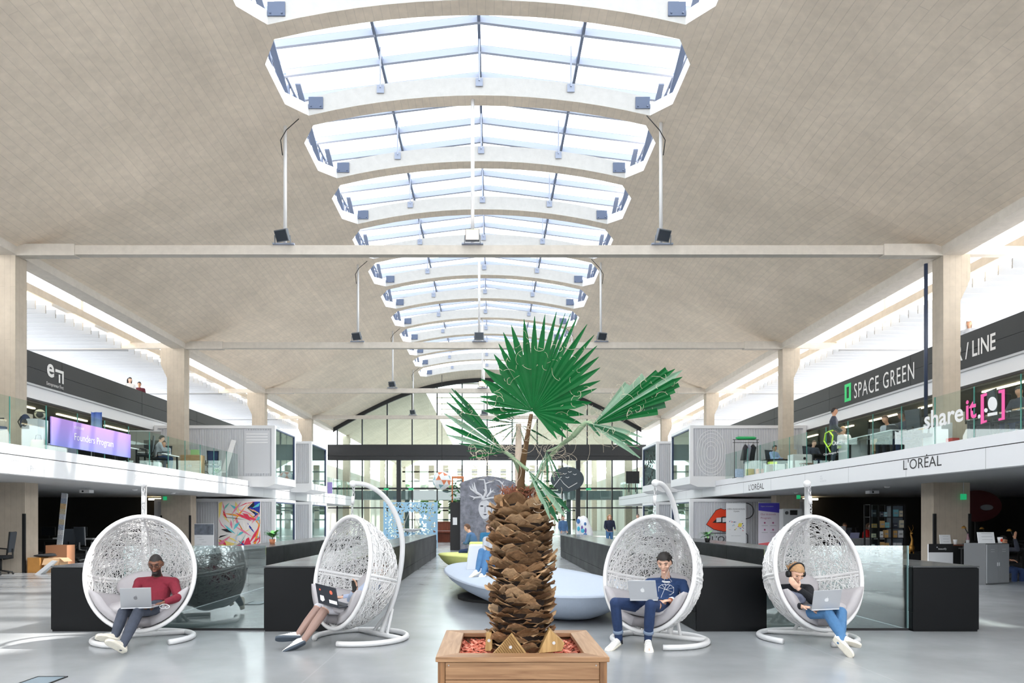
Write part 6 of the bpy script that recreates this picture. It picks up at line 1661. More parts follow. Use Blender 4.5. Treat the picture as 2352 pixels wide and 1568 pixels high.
monitor('black monitor on the gallery desk, seen from behind', -12.55, 26.6, 3.95, PI + .3); monitor('second black monitor on the left gallery, half hidden by the banner', -12.9, 23.9, 3.95, PI)
t = lt('glass_board', 'grey standing board behind the left gallery desks', 'board', P(334, 990, 28.5).x, 28.5, 3.215); LB(t, 'sheet', mat('board_grey', rgb(128, 128, 124), .3), -.62, .62, -.01, .01, .5, 1.75); LB(t, 'rail', GREYL, -.64, .64, -.02, .02, 1.75, 1.79)
for s in (-1, 1): LB(t, 'leg', GREYL, s * .6 - .02, s * .6 + .02, -.2, .2, 0, .5)
cabinet('pale wooden sideboard at the foot of the second left column', -12.3, 29.6, 3.215, .8, .5, .9, 0, OAK)
carton('pale box on the left gallery sideboard', -12.2, 29.6, 4.12, .3, .25, .22, .2, mat('box_green', rgb(150, 190, 130), .8)); carton('white paper box under the left gallery desk', -12.0, 25.6, 3.215, .4, .3, .3, .1, WHITE)
office_chair('dark navy chair with a coat beside the wooden sideboard', -11.65, 30.1, 3.215, .4, NAVYF, NAVYF)
office_chair('black office chair at the long white gallery desk', -12.0, 24.9, 3.215, -1.2)
t = lt('folding_bike', 'folded bicycle parked by the white container on the left gallery', 'bicycle', P(462, 1080, 31.4).x, 31.4, 3.215, .5); BI = mat('bike_blue', rgb(70, 120, 180), .4)
for s in (-1, 1): MB().tube([(s * .16 + .17 * math.cos(a_), 0, .19 + .17 * math.sin(a_)) for a_ in np.linspace(0, 2 * PI, 18, endpoint=False)], .018, 6, closed=True).build('wheel', BLK, t, world=False)
LT(t, 'bike_frame', BI, [(-.16, 0, .19), (0, .03, .5), (.16, 0, .19), (0, 0, .25), (-.16, 0, .19)], .022); LT(t, 'handlebar', BLK, [(-.05, .03, .5), (-.05, .03, .85), (-.22, .1, .88)], .015); LT(t, 'saddle', BLK, [(.1, 0, .5), (.15, 0, .72), (.26, 0, .73)], .025)
pot_plant('grey-leaved plant behind the glass on the left gallery', P(498, 1080, 32).x, 32, 3.215, .55, 12, WHITE, .12, .2, 5, .9, .04)
t = lt('leaning_board', 'white board leaning on the ribbed container wall, left gallery', 'board', P(516, 1085, 32.8).x, 32.75, 3.3); mb = MB(); mb.add([(-.16, 0, .3), (.1, 0, .3), (.42, .35, 1.8), (.2, .35, 1.85), (-.16, .03, .3), (.1, .03, .3), (.42, .38, 1.8), (.2, .38, 1.85)], [(0, 1, 2, 3), (7, 6, 5, 4), (0, 4, 5, 1), (1, 5, 6, 2), (2, 6, 7, 3), (3, 7, 4, 0)]); mb.build('sheet', WHITE, t, world=False); LB(t, 'foot_block', GREYL, -.16, .12, -.02, .06, -.085, .3)
# ---------------- right gallery
y = 30.3; c = P(1713, 1090, y)
t = lt('coat_rack', 'black coat rack with a green roll on top, right gallery', 'coat rack', c.x, y, 3.215, 0)
for s in (-1, 1): LT(t, 'upright', BLK, [(s * .48, 0, 0), (s * .48, 0, 1.62)], .014); LT(t, 'foot', BLK, [(s * .48, -.25, .02), (s * .48, .25, .02)], .014)
for z_ in (1.5, 1.62): LT(t, 'rail', BLK, [(-.55, 0, z_), (.55, 0, z_)], .012)
tag(MB().tube([(c.x - .42, y, 4.905), (c.x - .3, y, 4.905), (c.x + .34, y, 4.905), (c.x + .44, y, 4.905)], [.03, .065, .065, .03], 12).build('green_roll', mat('roll_green', rgb(30, 160, 90), .6), smooth=True), 'green rolled mat lying on the coat rack', 'mat')
for i, (a_, m_, w_, l_) in enumerate(((-.02, mat('coat_dark', rgb(40, 38, 44), .9), .09, .62), (.12, mat('coat_grey', rgb(130, 132, 146), .9), .1, .75), (.30, mat('coat_black', rgb(26, 26, 32), .9), .13, .66))):
    t2 = lt('hanging_coat', ['dark coat', 'long grey coat', 'wide black coat'][i] + ' on the coat rack, right gallery', 'coat', c.x + a_, y, 4.715 - .12 - l_, 0, 'coats on the rack')
    MB().loft([[V((w2 * math.cos(q) - sh_, d2 * math.sin(q), z2)) for q in np.linspace(0, 2 * PI, 12, endpoint=False)] for w2, d2, z2, sh_ in ((w_ * 1.1, .2, 0, .1), (w_, .2, l_ * .5, .05), (w_, .2, l_ * .85, 0), (.03, .05, l_ + .04, 0))]).build('body', m_, t2, world=False, smooth=True); LT(t2, 'hanger_hook', BLK, [(0, 0, l_ + .03), (0, 0, l_ + .1), (.03, 0, l_ + .12)], .006)
for i, (px, py, m_) in enumerate(((1698, 1080, (150, 170, 190)), (1722, 1074, (222, 206, 150)), (1745, 1068, (226, 140, 116)))):
    c2 = P(px, py, 29.6); t2 = lt('shopping_bag', ['pale blue', 'straw yellow', 'coral'][i] + ' bag on the floor behind the right balustrade', 'bag', c2.x, 29.6, 3.215, .2 * i, 'bags behind the right balustrade'); LB(t2, 'body', mat('bag_%d' % i, rgb(*m_), .8, noise=.2, nscale=12), -.16, .16, -.08, .08, 0, .34, bevel=.02)
    LT(t2, 'handle', GREYL, [(-.06, 0, .33), (-.04, 0, .45), (.04, 0, .45), (.06, 0, .33)], .008)
cabinet('low white cabinet with a lime box, right gallery', 11.3, 28.6, 3.215, .62, .45, .45, 0, WHITE); carton('lime green box on the low white cabinet', 11.2, 28.6, 3.67, .3, .2, .1, 0, mat('lime_box', rgb(190, 214, 90), .7))
cabinet('tall white cabinet with a dark round hole, right gallery', 11.75, 27.3, 3.215, .75, .5, .72, 0, WHITE, doors=1); tag(MB().prism(circ(11.8, 3.78, .05), lambda a_, b_, d: (a_, d, b_), 27.03, 27.045).build('round_vent', BLK, fix=True), 'dark round vent on the tall white cabinet', 'vent')
t = lt('stool', 'brown wooden stool in front of the tall white cabinet', 'stool', 11.62, 26.5, 3.215); LB(t, 'seat', PW, -.2, .2, -.15, .15, .3, .34, bevel=.01)
for sx in (-1, 1):
    for sy in (-1, 1): LT(t, 'leg', PW, [(sx * .14, sy * .1, .3), (sx * .18, sy * .13, 0)], .015)
desk('black desk with a draped front, right gallery', 12.6, 27.3, 3.215, 1.1, .7, .73); desk('dark desk of the man in the pale blue shirt', 11.75, 29.4, 3.215, 1.2, .7, .70)
cabinet('large plain white cabinet behind the glass, right gallery', 11.35, 22.4, 3.215, .75, .6, .72, 0, WHITE)
t = lt('rattan_chair', 'round rattan chair back above the large white cabinet', 'chair', 12.05, 23.0, 3.215, 2.6)
RT_ = mat('rattan', rgb(206, 186, 148), .8, noise=.1, nscale=20); LB(t, 'seat', RT_, -.24, .24, -.22, .22, .42, .47, bevel=.02)
MB().loft([[V((.27 * math.cos(a_), .24 * math.sin(a_) , z_)) for a_ in np.linspace(0, PI, 14)] for z_ in (.47, .65, .8, .9)], caps=False, closed_u=False).build('backrest', RT_, t, world=False, smooth=True)
for sx in (-1, 1):
    for sy in (-1, 1): LT(t, 'leg', RT_, [(sx * .2, sy * .18, .42), (sx * .22, sy * .2, 0)], .016)
desk('long black-framed work desk with two laptops, right gallery', 11.3, 20.9, 3.215, 2.4, .7, .74, PI / 2, GREYL); desk('black-framed desk behind the share it lettering', 12.2, 16.8, 3.215, 2.2, .8, .74, PI / 2, BLK)
cabinet('white cabinet at the foot of the nearest right column', 11.75, 18.9, 3.215, .5, .45, .8, 0, GREYL, doors=1); carton('red box beside the right column on the gallery', 11.5, 17.9, 3.215, .2, .2, .3, .2, mat('box_red', rgb(190, 60, 60), .6))
desk('small black table under the large display, right gallery', 12.95, 18.3, 3.215, .9, .6, .73); monitor('large black display behind the bracket logo, right gallery', 12.9, 18.2, 3.945, .35, .75, .62); office_chair('black mesh chair behind the share it lettering', 11.4, 15.9, 3.215, 1.3); office_chair('black office chair by the long work desk, right gallery', 11.3, 18.9, 3.215, 1.9); office_chair('dark chair at the black-framed gallery desk, right', 12.6, 15.4, 3.215, -.6)
monitor('black monitor with its back turned, right gallery desk', 12.5, 16.4, 3.955, 2.2)
for i, (yy_, xx_, rz_) in enumerate(((21.35, 11.35, -.3), (20.5, 11.4, -.2))):
    c2 = V((xx_, yy_, 3.96)); R_ = Matrix.Rotation(rz_, 3, 'Z'); laptop(['left of two open laptops on the long gallery desk', 'right of two open laptops on the long gallery desk'][i], [c2 + R_ @ V((-.16, -.1, 0)), c2 + R_ @ V((.16, -.1, 0)), c2 + R_ @ V((.16, -.17, .2)), c2 + R_ @ V((-.16, -.17, .2))], 0, m=DGREY, logo=False, base_dir=R_ @ V((0, 1, 0)))
# lettering on the right balustrade
PINK = mat('logo_pink', rgb(250, 92, 170), .5); LIME = mat('logo_lime', rgb(180, 226, 60), .5); gx = XR + .045
sg = thing('share_it_sign', 'white and pink lettering share it with brackets on the right glass', 'sign', (gx, 16, 3.6))
def pxg(px, py): p = onx(px, py, gx); return p
a = pxg(2123, 984); text('share', PAINTW, (gx, a.y, a.z), RY, UP3, .42, sg, width=a.y - dx(2213, gx), bold=.02)
a = pxg(2219, 962); text('it', PINK, (gx, a.y, a.z), RY, UP3, .45, sg, width=a.y - dx(2243, gx), bold=.02); a = pxg(2245, 960); text('.', PAINTW, (gx, a.y, a.z), RY, UP3, .4, sg, bold=.02)
def gpoly(pts, m, nm):
    o_ = V((gx, 0, 0)); MB().prism([(pxg(*q).y, pxg(*q).z) for q in pts], lambda a_, b_, d: (gx - d, a_, b_), 0, .006).build(nm, m, sg, fix=True)
gpoly([(2253, 906), (2267, 902), (2267, 908), (2260, 911), (2260, 966), (2267, 964), (2267, 969), (2253, 974)], PINK, 'bracket'); gpoly([(2294, 896), (2308, 893), (2308, 963), (2294, 966), (2294, 961), (2301, 959), (2301, 902), (2294, 903)], PINK, 'bracket')
gpoly([(2280 + 10.5 * math.cos(q), 927 + 16 * math.sin(q)) for q in np.linspace(0, 2 * PI, 24, endpoint=False)], PAINTW, 'logo_dot'); gpoly([(2265 + 4 * math.cos(q), 942 + 5 * math.sin(q)) for q in np.linspace(0, 2 * PI, 16, endpoint=False)], PAINTW, 'logo_dot'); gpoly([(2269, 949), (2291, 945), (2291, 952), (2269, 956)], PAINTW, 'logo_bar')
sg = thing('ouicrea_sign', 'lime hexagon logo with the word OuiCrea on the right glass', 'sign', (gx, 22, 3.5))
hx = [(1893, 1013), (1896, 995), (1905, 990), (1913, 1001), (1911, 1018), (1902, 1027)]
MB().tube([pxg(*q) for q in hx], .022, 5, closed=True).build('hexagon', LIME, sg); MB().tube([pxg(1902, 1027), pxg(1907, 1038)], .02, 5).build('hexagon_tail', LIME, sg); MB().tube([pxg(1905, 990), pxg(1913, 988)], .02, 5).build('hexagon_tail', LIME, sg)
a = pxg(1912, 1023); text('OuiCrea', PAINTW, (gx, a.y, a.z), RY, UP3, .15, sg, width=a.y - dx(1945, gx)); a = pxg(1892, 1046); text('China-Hexagone Accelerator', PAINTW, (gx, a.y, a.z), RY, UP3, .07, sg, width=a.y - dx(1945, gx)); a = pxg(1923, 1030); text('CHA', LIME, (gx, a.y, a.z), RY, UP3, .09, sg)
# ---------------- ground floor, left
for i in range(2): carton(['orange-brown box with print near the nearest left column', 'open pale carton behind the orange-brown box'][i], (-12.77, -12.32)[i], (20.25, 20.35)[i], 0, (.34, .44)[i], (.42, .42)[i], (.42, .40)[i], .03, (CARD, CARDL)[i], bool(i))
for j in range(4): MB().box(-13.15, -12.95 - .03 * (j % 2), 19.748, 19.749, .38 - .07 * j, .405 - .07 * j)
carton('striped carton stacked at the back by the left column', -12.95, 21.6, 0, .6, .5, .72, .1, mat('card_stripe', rgb(188, 132, 96), .85))
t = lt('folded_cloth', 'black folded fabric lying on the cartons', 'cloth', -12.6, 20.3, .424, .2); MB().ell((0, 0, .045), .3, .22, .045, 16, 8).build('heap', FAB, t, world=False, smooth=True); MB().ell((.1, .05, .08), .16, .12, .03, 14, 6).build('fold', BLK, t, world=False, smooth=True)
t = lt('propped_board', 'pale grey panel propped at an angle beside the cartons', 'panel', -12.05, 19.55, 0, .15); mb = MB(); mb.add([(-.35, 0, 0), (-.2, 0, 0), (.12, .2, .34), (0, .2, .36), (-.35, .3, 0), (-.2, .3, 0), (.12, .3, .34), (0, .3, .36)], [(0, 1, 2, 3), (7, 6, 5, 4), (0, 4, 5, 1), (1, 5, 6, 2), (2, 6, 7, 3), (3, 7, 4, 0)]); mb.build('sheet', GREYL, t, world=False)
def totem(label, px, py0, py1, D, lean, sc_=1):
    c = P(px, py0, D); top_ = P(px, py1, D).z; t = lt('collage_totem', label, 'totem', c.x, D, 0); rg = random.Random(int(px)); n = 14
    MB().bar((0, .05, 0), (lean, .1, top_ - .02), .13 * sc_, .03).build('back_board', GREYL, t, world=False)
    for i in range(n):
        f = i / n; z_ = top_ * f; MB().obox((lean * (f + .5 / n), .02, top_ * (f + .5 / n)), .085 * sc_, .012, top_ / n * .5, Matrix.Rotation(math.atan2(lean, top_), 3, 'Y')).build('photo_strip', mat('collage_%d' % rg.randrange(6), rgb(*[(200, 205, 214), (168, 180, 200), (216, 186, 140), (224, 226, 230), (146, 160, 186), (206, 196, 170)][rg.randrange(6)]), .6, noise=.35, nscale=30), t, world=False)
    LB(t, 'foot', WHITE, -.2, .2, -.2, .2, 0, .03)
totem('tall leaning totem of collaged pictures in the left office', 131, 1300, 1132, 22.6, .22)
for i, (px, D) in enumerate(((118, 27), (190, 26.5), (270, 27.5))):
    c = P(px, 1250, D); desk('black desk in the dark left office, %s' % ['beside the column', 'behind the mesh chair', 'behind the hanging chair'][i], c.x, D, 0, 1.1, .8, .74); monitor('dark monitor in the left office, %s' % ['beside the column', 'by the collage totem', 'behind the hanging chair'][i], c.x - .2, D + .15, .74, .1 * i - .1, group='office monitors'); tag(MB().box(c.x + .2, c.x + .5, D - .25, D - .05, .742, .80).build('paper_stack', GREYL), 'pale paper stack on the black desk, %s' % ['beside the column', 'by the mesh chair', 'farthest right'][i], 'papers', 'paper stacks')
office_chair('grey mesh office chair in the left office', P(198, 1285, 25).x, 25, 0, PI - .3, FAB, MESHB, GREYM, hb=.62); office_chair('black office chair cut off at the left edge of the photo', P(2, 1318, 19.4).x, 19.4, 0, -1.3); office_chair('black chair pushed under the left office desk', P(160, 1285, 25.6).x, 25.6, 0, PI + .4)
desk('black desk at the left edge of the photo', -14.1, 19.2, 0, .9, .7, .72, 0, OAK)
t = lt('picture_board', 'white board with a dark photo on its upper half, left office', 'board', P(469, 1262, 30).x, 30, 0); LB(t, 'sheet', WHITE, -.4, .4, -.02, .02, .12, 1.3); LB(t, 'photo', mat('photo_grey', rgb(100, 106, 116), .5, noise=.6, nscale=4), -.4, .4, -.025, -.02, .83, 1.28); LB(t, 'base', GREYL, -.35, .35, -.15, .15, 0, .12)
for i in range(5): LB(t, 'printed_line', GREYL, -.3 + .1 * (i % 3), -.1 + .1 * (i % 3), -.024, -.02, .72 - .1 * i, .75 - .1 * i)
pot_plant('plant in a terracotta pot on the left outer wall', -5.45, 17.9, .88, .38, 9, TERRA, .08, .12, 3, .7, .05)
pot_plant('small green plant on the right outer wall', 5.9, 19.6, .88, .36, 14, BLK, .08, .1, 4, .6, .03)
# soffit fittings
for i, (s, x, y) in enumerate(((-1, -13.4, 23.8), (1, 13.0, 24.5))):
    t = thing('projector', 'white projector under the %s soffit' % ('left' if s < 0 else 'right'), 'projector', (x, y, 2.4)); MB().box(x - .16, x + .16, y - .14, y + .14, 2.36, 2.46).build('case', WHITE, t); MB().tube([(x, y, 2.46), (x, y, 2.52)], .03, 8).build('mount', WHITE, t); MB().tube([(x - .05, y - .15, 2.41), (x - .05, y - .14, 2.41)], .03, 10).build('lens', BLK, t)
for i, (x, y, l) in enumerate(((-12.2, 24.6, 'left soffit near the projector'), (-12.4, 28, 'left soffit deeper in the office'), (12.4, 22.5, 'right soffit near the column'), (11.9, 28, 'right soffit deeper in the office'))):
    tag(MB().lathe([(.05, -.05), (.09, -.02), (.09, 0)], (x, y, 2.52), 14).build('smoke_detector', WHITE, smooth=True), 'round white smoke detector, ' + l, 'detector', 'smoke detectors')
for i, (px, py, D, l) in enumerate(((379, 1143, 31, 'left office ceiling'), (1834, 1140, 30, 'right office beside the banners'), (2213, 1139, 20, 'right office by the nearest column'))):
    p = P(px, py, D); t = thing('exit_sign', 'small green exit sign, ' + l, 'exit sign', p, group='small exit signs'); MB().box(p.x - .075, p.x + .075, p.y - .02, p.y + .02, p.z - .1, p.z + .06).build('sign_face', EXITG, t); MB().tube([(p.x, p.y, p.z + .06), (p.x, p.y, 2.53)], .01, 6).build('rod', GREYL, t)
for i, (px, D) in enumerate(((358, 33.5), (1862, 33.6))):
    p = P(px, 1146, D); tag(MB().box(p.x - .35, p.x + .35, D, D + .06, p.z - .04, p.z + .04).build('wall_lamp', WARM), 'warm strip lamp on the dark %s office wall' % ['left', 'right'][i], 'lamp', 'office wall lamps')
# ---------------- ground floor, right
def rollup(label, px0, px1, py1, D, m):
    a, b = P(px0, 0, D).x, P(px1, 0, D).x; z1 = P(0, py1, D).z; t = thing('roll_up_banner', label, 'banner', ((a + b) / 2, D, 0), group='roll-up banners')
    MB().box(a, b, D, D + .015, .08, z1).build('sheet', m, t); MB().box(a - .02, b + .02, D - .08, D + .08, 0, .08).build('cassette', GREYL, t); MB().box(a, b, D - .01, D + .03, z1, z1 + .03).build('top_rail', GREYL, t); return t, a, b, z1
t, a, b, z1 = rollup('white roll-up banner reading Open Innovation Team', 1668, 1713, 1156, 31, WHITE)
w = b - a; text('OPEN INNOVATION', INK, (a + .04, 30.995, z1 - .27), (1, 0, 0), UP3, .06, t, width=w - .08); text('TEAM', INK, (a + w * .36, 30.995, z1 - .37), (1, 0, 0), UP3, .06, t, width=w * .3)
rg = random.Random(15); cols_ = [(210, 120, 130), (120, 130, 180), (230, 214, 90), (90, 90, 100), (170, 190, 210)]
for i in range(26):
    x_ = a + w * rg.uniform(.12, .88); z_ = z1 - .95 + rg.uniform(-.22, .22); s_ = rg.uniform(.012, .03); flat(circ(0, 0, s_, s_, 8), mat('doodle_%d' % (i % 5), rgb(*cols_[i % 5]), .6), t, (x_, 30.999, z_), (1, 0, 0), UP3, 'doodle')
flat(circ(0, 0, .08, .09, 14), mat('doodle_2', rgb(230, 214, 90), .6), t, (a + w * .7, 30.997, z1 - .93), (1, 0, 0), UP3, 'doodle'); text('open innovation', GREYM, (a + w * .25, 30.995, z1 - 1.4), (1, 0, 0), UP3, .035, t, width=w * .5)
t, a, b, z1 = rollup('roll-up banner reading Our 6-month Program in violet and coral', 1742, 1790, 1155, 31, mat('banner_pale', rgb(222, 216, 226), .6)); w = b - a
flat([(0, 0), (w, -.1), (w, .32), (0, .32)], mat('banner_indigo', rgb(72, 62, 176), .6), t, (a, 31, z1 - .32), (1, 0, 0), UP3, 'header'); flat([(0, 0), (w, 0), (w, .28), (w * .5, .4), (0, .34)], mat('banner_coral', rgb(240, 112, 116), .6), t, (a, 31, .09), (1, 0, 0), UP3, 'footer')
VI = mat('ink_violet', rgb(170, 90, 130), .6)
text('Our 6-month', VI, (a + .1, 30.995, z1 - .52), (1, 0, 0), UP3, .085, t, width=w * .72); text('Program', VI, (a + .1, 30.995, z1 - .68), (1, 0, 0), UP3, .085, t, width=w * .48); text('Find out', WHITE, (a + .1, 30.99, .2), (1, 0, 0), UP3, .08, t, width=w * .45); text('Open innovation', GREYL, (a + .1, 30.99, z1 - .16), (1, 0, 0), UP3, .05, t, width=w * .6)
for i in range(4):
    flat(circ(0, 0, .04, .04, 10), VI, t, (a + w * (.3 + .4 * (i % 2)), 30.998, z1 - .85 - .3 * (i // 2)), (1, 0, 0), UP3, 'icon'); flat([(-.13, 0), (.13, 0), (.13, .015), (-.13, .015)], GREYM, t, (a + w * (.3 + .4 * (i % 2)), 30.998, z1 - .98 - .3 * (i // 2)), (1, 0, 0), UP3, 'caption_line')
a, b = P(1798, 1230, 30).x, P(1843, 1230, 30).x; z1 = P(0, 1168, 30).z
t = thing('info_terminal', 'grey metal terminal with a small dark screen beside the banners', 'terminal', ((a + b) / 2, 30.2, 0)); MB().box(a, b, 30, 30.4, 0, z1).build('case', GREYL, t, bevel=.03); MB().box(a + .3, a + .6, 29.98, 30, z1 - .26, z1 - .06).build('screen', BLK, t); MB().prism(circ(a + .16, z1 - .17, .07, .07, 16), lambda p, q, d: (p, d, q), 29.98, 30).build('badge', DGREY, t, fix=True)
# shelf with products
D = 24; a, b = P(2000, 0, D).x, P(2079, 0, D).x; z1 = P(0, 1158, D).z
t = thing('display_shelf', 'tall black display shelf with products in the right office', 'shelf', ((a + b) / 2, D + .2, 0)); xs_ = [a, a + (b - a) * .24, a + (b - a) * .62, b]
for x in xs_:
    for y in (D, D + .38): MB().box(x - .025, x + .025, y, y + .03, 0, z1).build('upright', BLK, t)
for z_ in (.12, .45, .85, 1.18, 1.55, z1 - .02): MB().box(a, b, D, D + .4, z_, z_ + .025).build('shelf_board', BLK, t)
MB().box(a + .02, xs_[1] - .02, D - .01, D, .15, z1).build('glass_door', BALGL, t); MB().box(xs_[2] + .02, b - .02, D + .1, D + .41, .2, z1 - .05).build('back_panel', mat('shelf_back', rgb(90, 100, 110), .5), t)
rg = random.Random(19); k_ = 0
for z_, row in ((1.575, 'upper'), (1.205, 'second'), (.875, 'third'), (.475, 'lower')):
    for c0, c1, cn in ((xs_[0], xs_[1], 'left'), (xs_[1], xs_[2], 'middle'), (xs_[2], b, 'right')):
        x = c0 + .08; q = 0
        while x < c1 - .12 and q < 3:
            w_ = rg.uniform(.08, .17); h_ = rg.uniform(.12, .26); cc = rg.choice([(226, 228, 230), (214, 206, 180), (160, 196, 206), (200, 160, 100), (60, 66, 80), (224, 224, 214), (120, 180, 190)])
            t2 = lt('product_box', '%s product, number %s in the %s bay on the %s shelf' % ({226: 'white', 214: 'cream', 160: 'pale blue', 200: 'tan', 60: 'dark', 224: 'ivory', 120: 'teal'}[cc[0]], ['one', 'two', 'three'][q], cn, row), 'box', x + w_ / 2, D + .12, z_, 0, 'products on the display shelf')
            mm_ = mat('prod_%d_%d' % (cc[0], cc[2]), rgb(*cc), .5); LB(t2, 'carton', mm_, -w_ / 2, w_ / 2, -.06, .06, 0, h_); LB(t2, 'label_strip', GREYM, -w_ * .35, w_ * .35, -.063, -.06, h_ * .4, h_ * .6)
            x += w_ + rg.uniform(.02, .08); q += 1
# brass figurine
c = P(2094, 1282, 22.3); GOLD = mat('brass', rgb(176, 128, 62), .35, metal=.7); t = lt('brass_figure', 'brass long-necked figurine on a black stand beside the shelf', 'figurine', c.x, 22.3, 0)
LB(t, 'pedestal', BLK, -.22, .22, -.2, .2, 0, .42); mb = MB(); mb.ell((0, 0, .6), .09, .07, .12, 12, 8); mb.tube([(0, 0, .66), (.02, 0, .85), (-.02, 0, 1.02)], [.06, .035, .03], 8); mb.ell((-.02, -.03, 1.06), .04, .06, .04, 10, 7); mb.tube([(-.02, 0, 1.08), (-.07, 0, 1.22), (-.12, 0, 1.3)], [.012, .01, .005], 6); mb.tube([(-.02, 0, 1.08), (.05, 0, 1.2), (.03, 0, 1.34)], [.012, .01, .005], 6)
for s in (-1, 1): mb.tube([(s * .05, 0, .55), (s * .06, 0, .42)], .02, 6)
co, no, fs = remesh(mb, .012, 2); mb = MB(); mb.add(co.tolist(), fs); mb.build('figure', GOLD, t, world=False, smooth=True)
# desks and counter
cabinet('light grey counter in front of the woman in red', P(1968, 0, 27).x, 27, 0, .75, .6, .75, 0, GREYM, 'office counters'); desk('white office desk of the woman in red', P(1985, 0, 28.2).x, 28.2, 0, 2.2, .8, .74, 0, WHITE)
monitor('silver computer screen seen from behind, right office', P(1926, 0, 27.8).x, 27.8, .74, PI, .55, .36, ALU)
c2 = V((P(1962, 0, 28).x, 28, .745)); laptop('pale open laptop in front of the woman in red', [c2 + V((-.18, 0, 0)), c2 + V((.18, 0, 0)), c2 + V((.18, -.08, .22)), c2 + V((-.18, -.08, .22))], 0, m=mat('lavender', rgb(170, 172, 206), .5), logo=False, base_dir=(0, 1, 0))
D = 18.6; a, b = P(2133, 0, D).x, P(2189, 0, D).x
t = thing('notice_stand', 'white notice stand with a black header in front of the black counter', 'notice stand', ((a + b) / 2, D, 0)); MB().box(a, b, D, D + .05, .05, .85).build('board', WHITE, t); MB().box(a, b, D - .006, D, .64, .86).build('header', BLK, t); MB().box(a + .1, b - .1, D - .1, D + .15, 0, .05).build('foot', GREYL, t)
text('beautify', WHITE, (a + .24, D - .01, .71), (1, 0, 0), UP3, .05, t); MB().box(a + .2, a + .225, D - .012, D - .006, .76, .785).build('logo_square', WHITE, t)
desk('black counter desk behind the notice stand', P(2205, 0, 19.2).x, 19.2, 0, 1.0, .6, .82, 0, wood('red_wood', rgb(100, 52, 38), rgb(134, 72, 52), 0, 3)); t = lt('counter_front', 'black panelled counter front below the bottle and lamp', 'counter', P(2215, 0, 18.85).x, 18.85, 0); LB(t, 'panel', BLK, -.33, .33, 0, .02, 0, .8); LB(t, 'post', DGREY, -.04, .04, -.01, 0, 0, .8)
def framed(label, px0, px1, py0, py1, D, lean=.08):
    a, b = P(px0, py0, D), P(px1, py1, D); t = thing('tilted_notice', label, 'notice', ((a.x + b.x) / 2, D, a.z), group='tilted notices'); vs_ = [(a.x - .02, D, a.z), (b.x - .02, D, a.z), (b.x, D + lean, b.z), (a.x, D + lean, b.z)]
    MB().add(vs_ + [(x, y + .02, z) for x, y, z in vs_], [(0, 1, 2, 3), (7, 6, 5, 4), (0, 4, 5, 1), (1, 5, 6, 2), (2, 6, 7, 3), (3, 7, 4, 0)]).build('sheet', WHITE, t)
    for i in range(3): MB().box(a.x + .06, b.x - .08, D - .002 + .02 * i, D + .0 + .02 * i, a.z + .08 + .07 * i, a.z + .09 + .07 * i).build('printed_line', GREYL, t)
framed('white notice tilted on the counter by the paper cup', 2162, 2187, 1251, 1228, 19.05); framed('wide white notice tilted on the grey lockers', 2250, 2288, 1247, 1222, 16.75)
c = P(2194, 1250, 19.0); tag(MB().lathe([(.035, 0), (.05, .13), (.044, .13), (.032, .02)], c, 14).build('paper_cup', WHITE, smooth=True), 'white paper cup beside the tilted notice on the counter', 'cup')
c = P(2223, 1251, 19.0); t = thing('bottle', 'pinkish drink bottle standing on the counter desk', 'bottle', (c.x, c.y, .82)); MB().lathe([(.04, 0), (.042, .16), (.02, .24), (.02, .3)], (0, 0, 0), 14).build('glass_body', mat('bottle_pink', rgb(150, 112, 122), .25), t, world=False, smooth=True); MB().lathe([(.022, .3), (.022, .33)], (0, 0, 0), 12).build('cap', BLK, t, world=False); MB().lathe([(.0425, .05), (.0425, .13)], (0, 0, 0), 14).build('bottle_label', GREYL, t, world=False)
t = lt('grey_locker', 'low grey two-door locker at the right, cups and notice on top', 'cabinet', 11.62, 16.85, 0, math.radians(24)); LB(t, 'body', mat('locker_side', rgb(104, 106, 108), .5), -.42, .42, -.24, .26, 0, .94, bevel=.005)
for i in range(2):
    x0 = -.41 + .415 * i; dr = LB(t, 'door', mat('locker_grey', rgb(140, 143, 146), .45), x0, x0 + .4, -.262, -.24, .03, .92)
    for q in range(2): MB().box(x0 + .14, x0 + .27, -.266, -.262, .80 - .05 * q, .808 - .05 * q).build('vent_slot', GREYL, dr, world=False)
    MB().box(x0 + (.37 if i == 0 else .02), x0 + (.385 if i == 0 else .035), -.275, -.262, .42, .5).build('handle', GREYL, dr, world=False)
c = P(2297, 1248, 16.8); t = thing('paper_cup', 'white cup with a red leaf mark on the grey lockers', 'cup', (c.x, 16.8, .94)); MB().lathe([(.04, 0), (.055, .14), (.05, .14)], (0, 0, 0), 16).build('wall', WHITE, t, world=False, smooth=True); MB().ell((0, -.05, .07), .03, .012, .04, 10, 7).build('leaf_mark', RED, t, world=False)
desk('black desk behind the grey lockers', 13.0, 18.2, 0, 1.8, .8, .76); carton('small wooden box on the desk behind the lockers', 12.45, 17.95, .762, .14, .12, .14, .1, OAK)
for i, (px, py, D) in enumerate(((2217, 1255, 19.3), (2258, 1235, 22), (2322, 1250, 18.3))):
    c = P(px, py, D); t = lt('desk_lamp', 'brass-headed black desk lamp, %s' % ['on the counter', 'in the dark right office', 'at the right edge of the photo'][i], 'lamp', c.x, D, (.82, .76, .76)[i], 0, 'desk lamps'); LT(t, 'arm', BLK, [(0, 0, .02), (.08, 0, .28), (-.04, 0, .5)], .012); MB().lathe([(.03, .46), (.07, .40), (.065, .40)], (-.04, 0, .03), 14).build('shade', GOLD, t, world=False, smooth=True); MB().lathe([(.07, 0), (.07, .02), (.015, .03)], (0, 0, 0), 14).build('base', BLK, t, world=False)
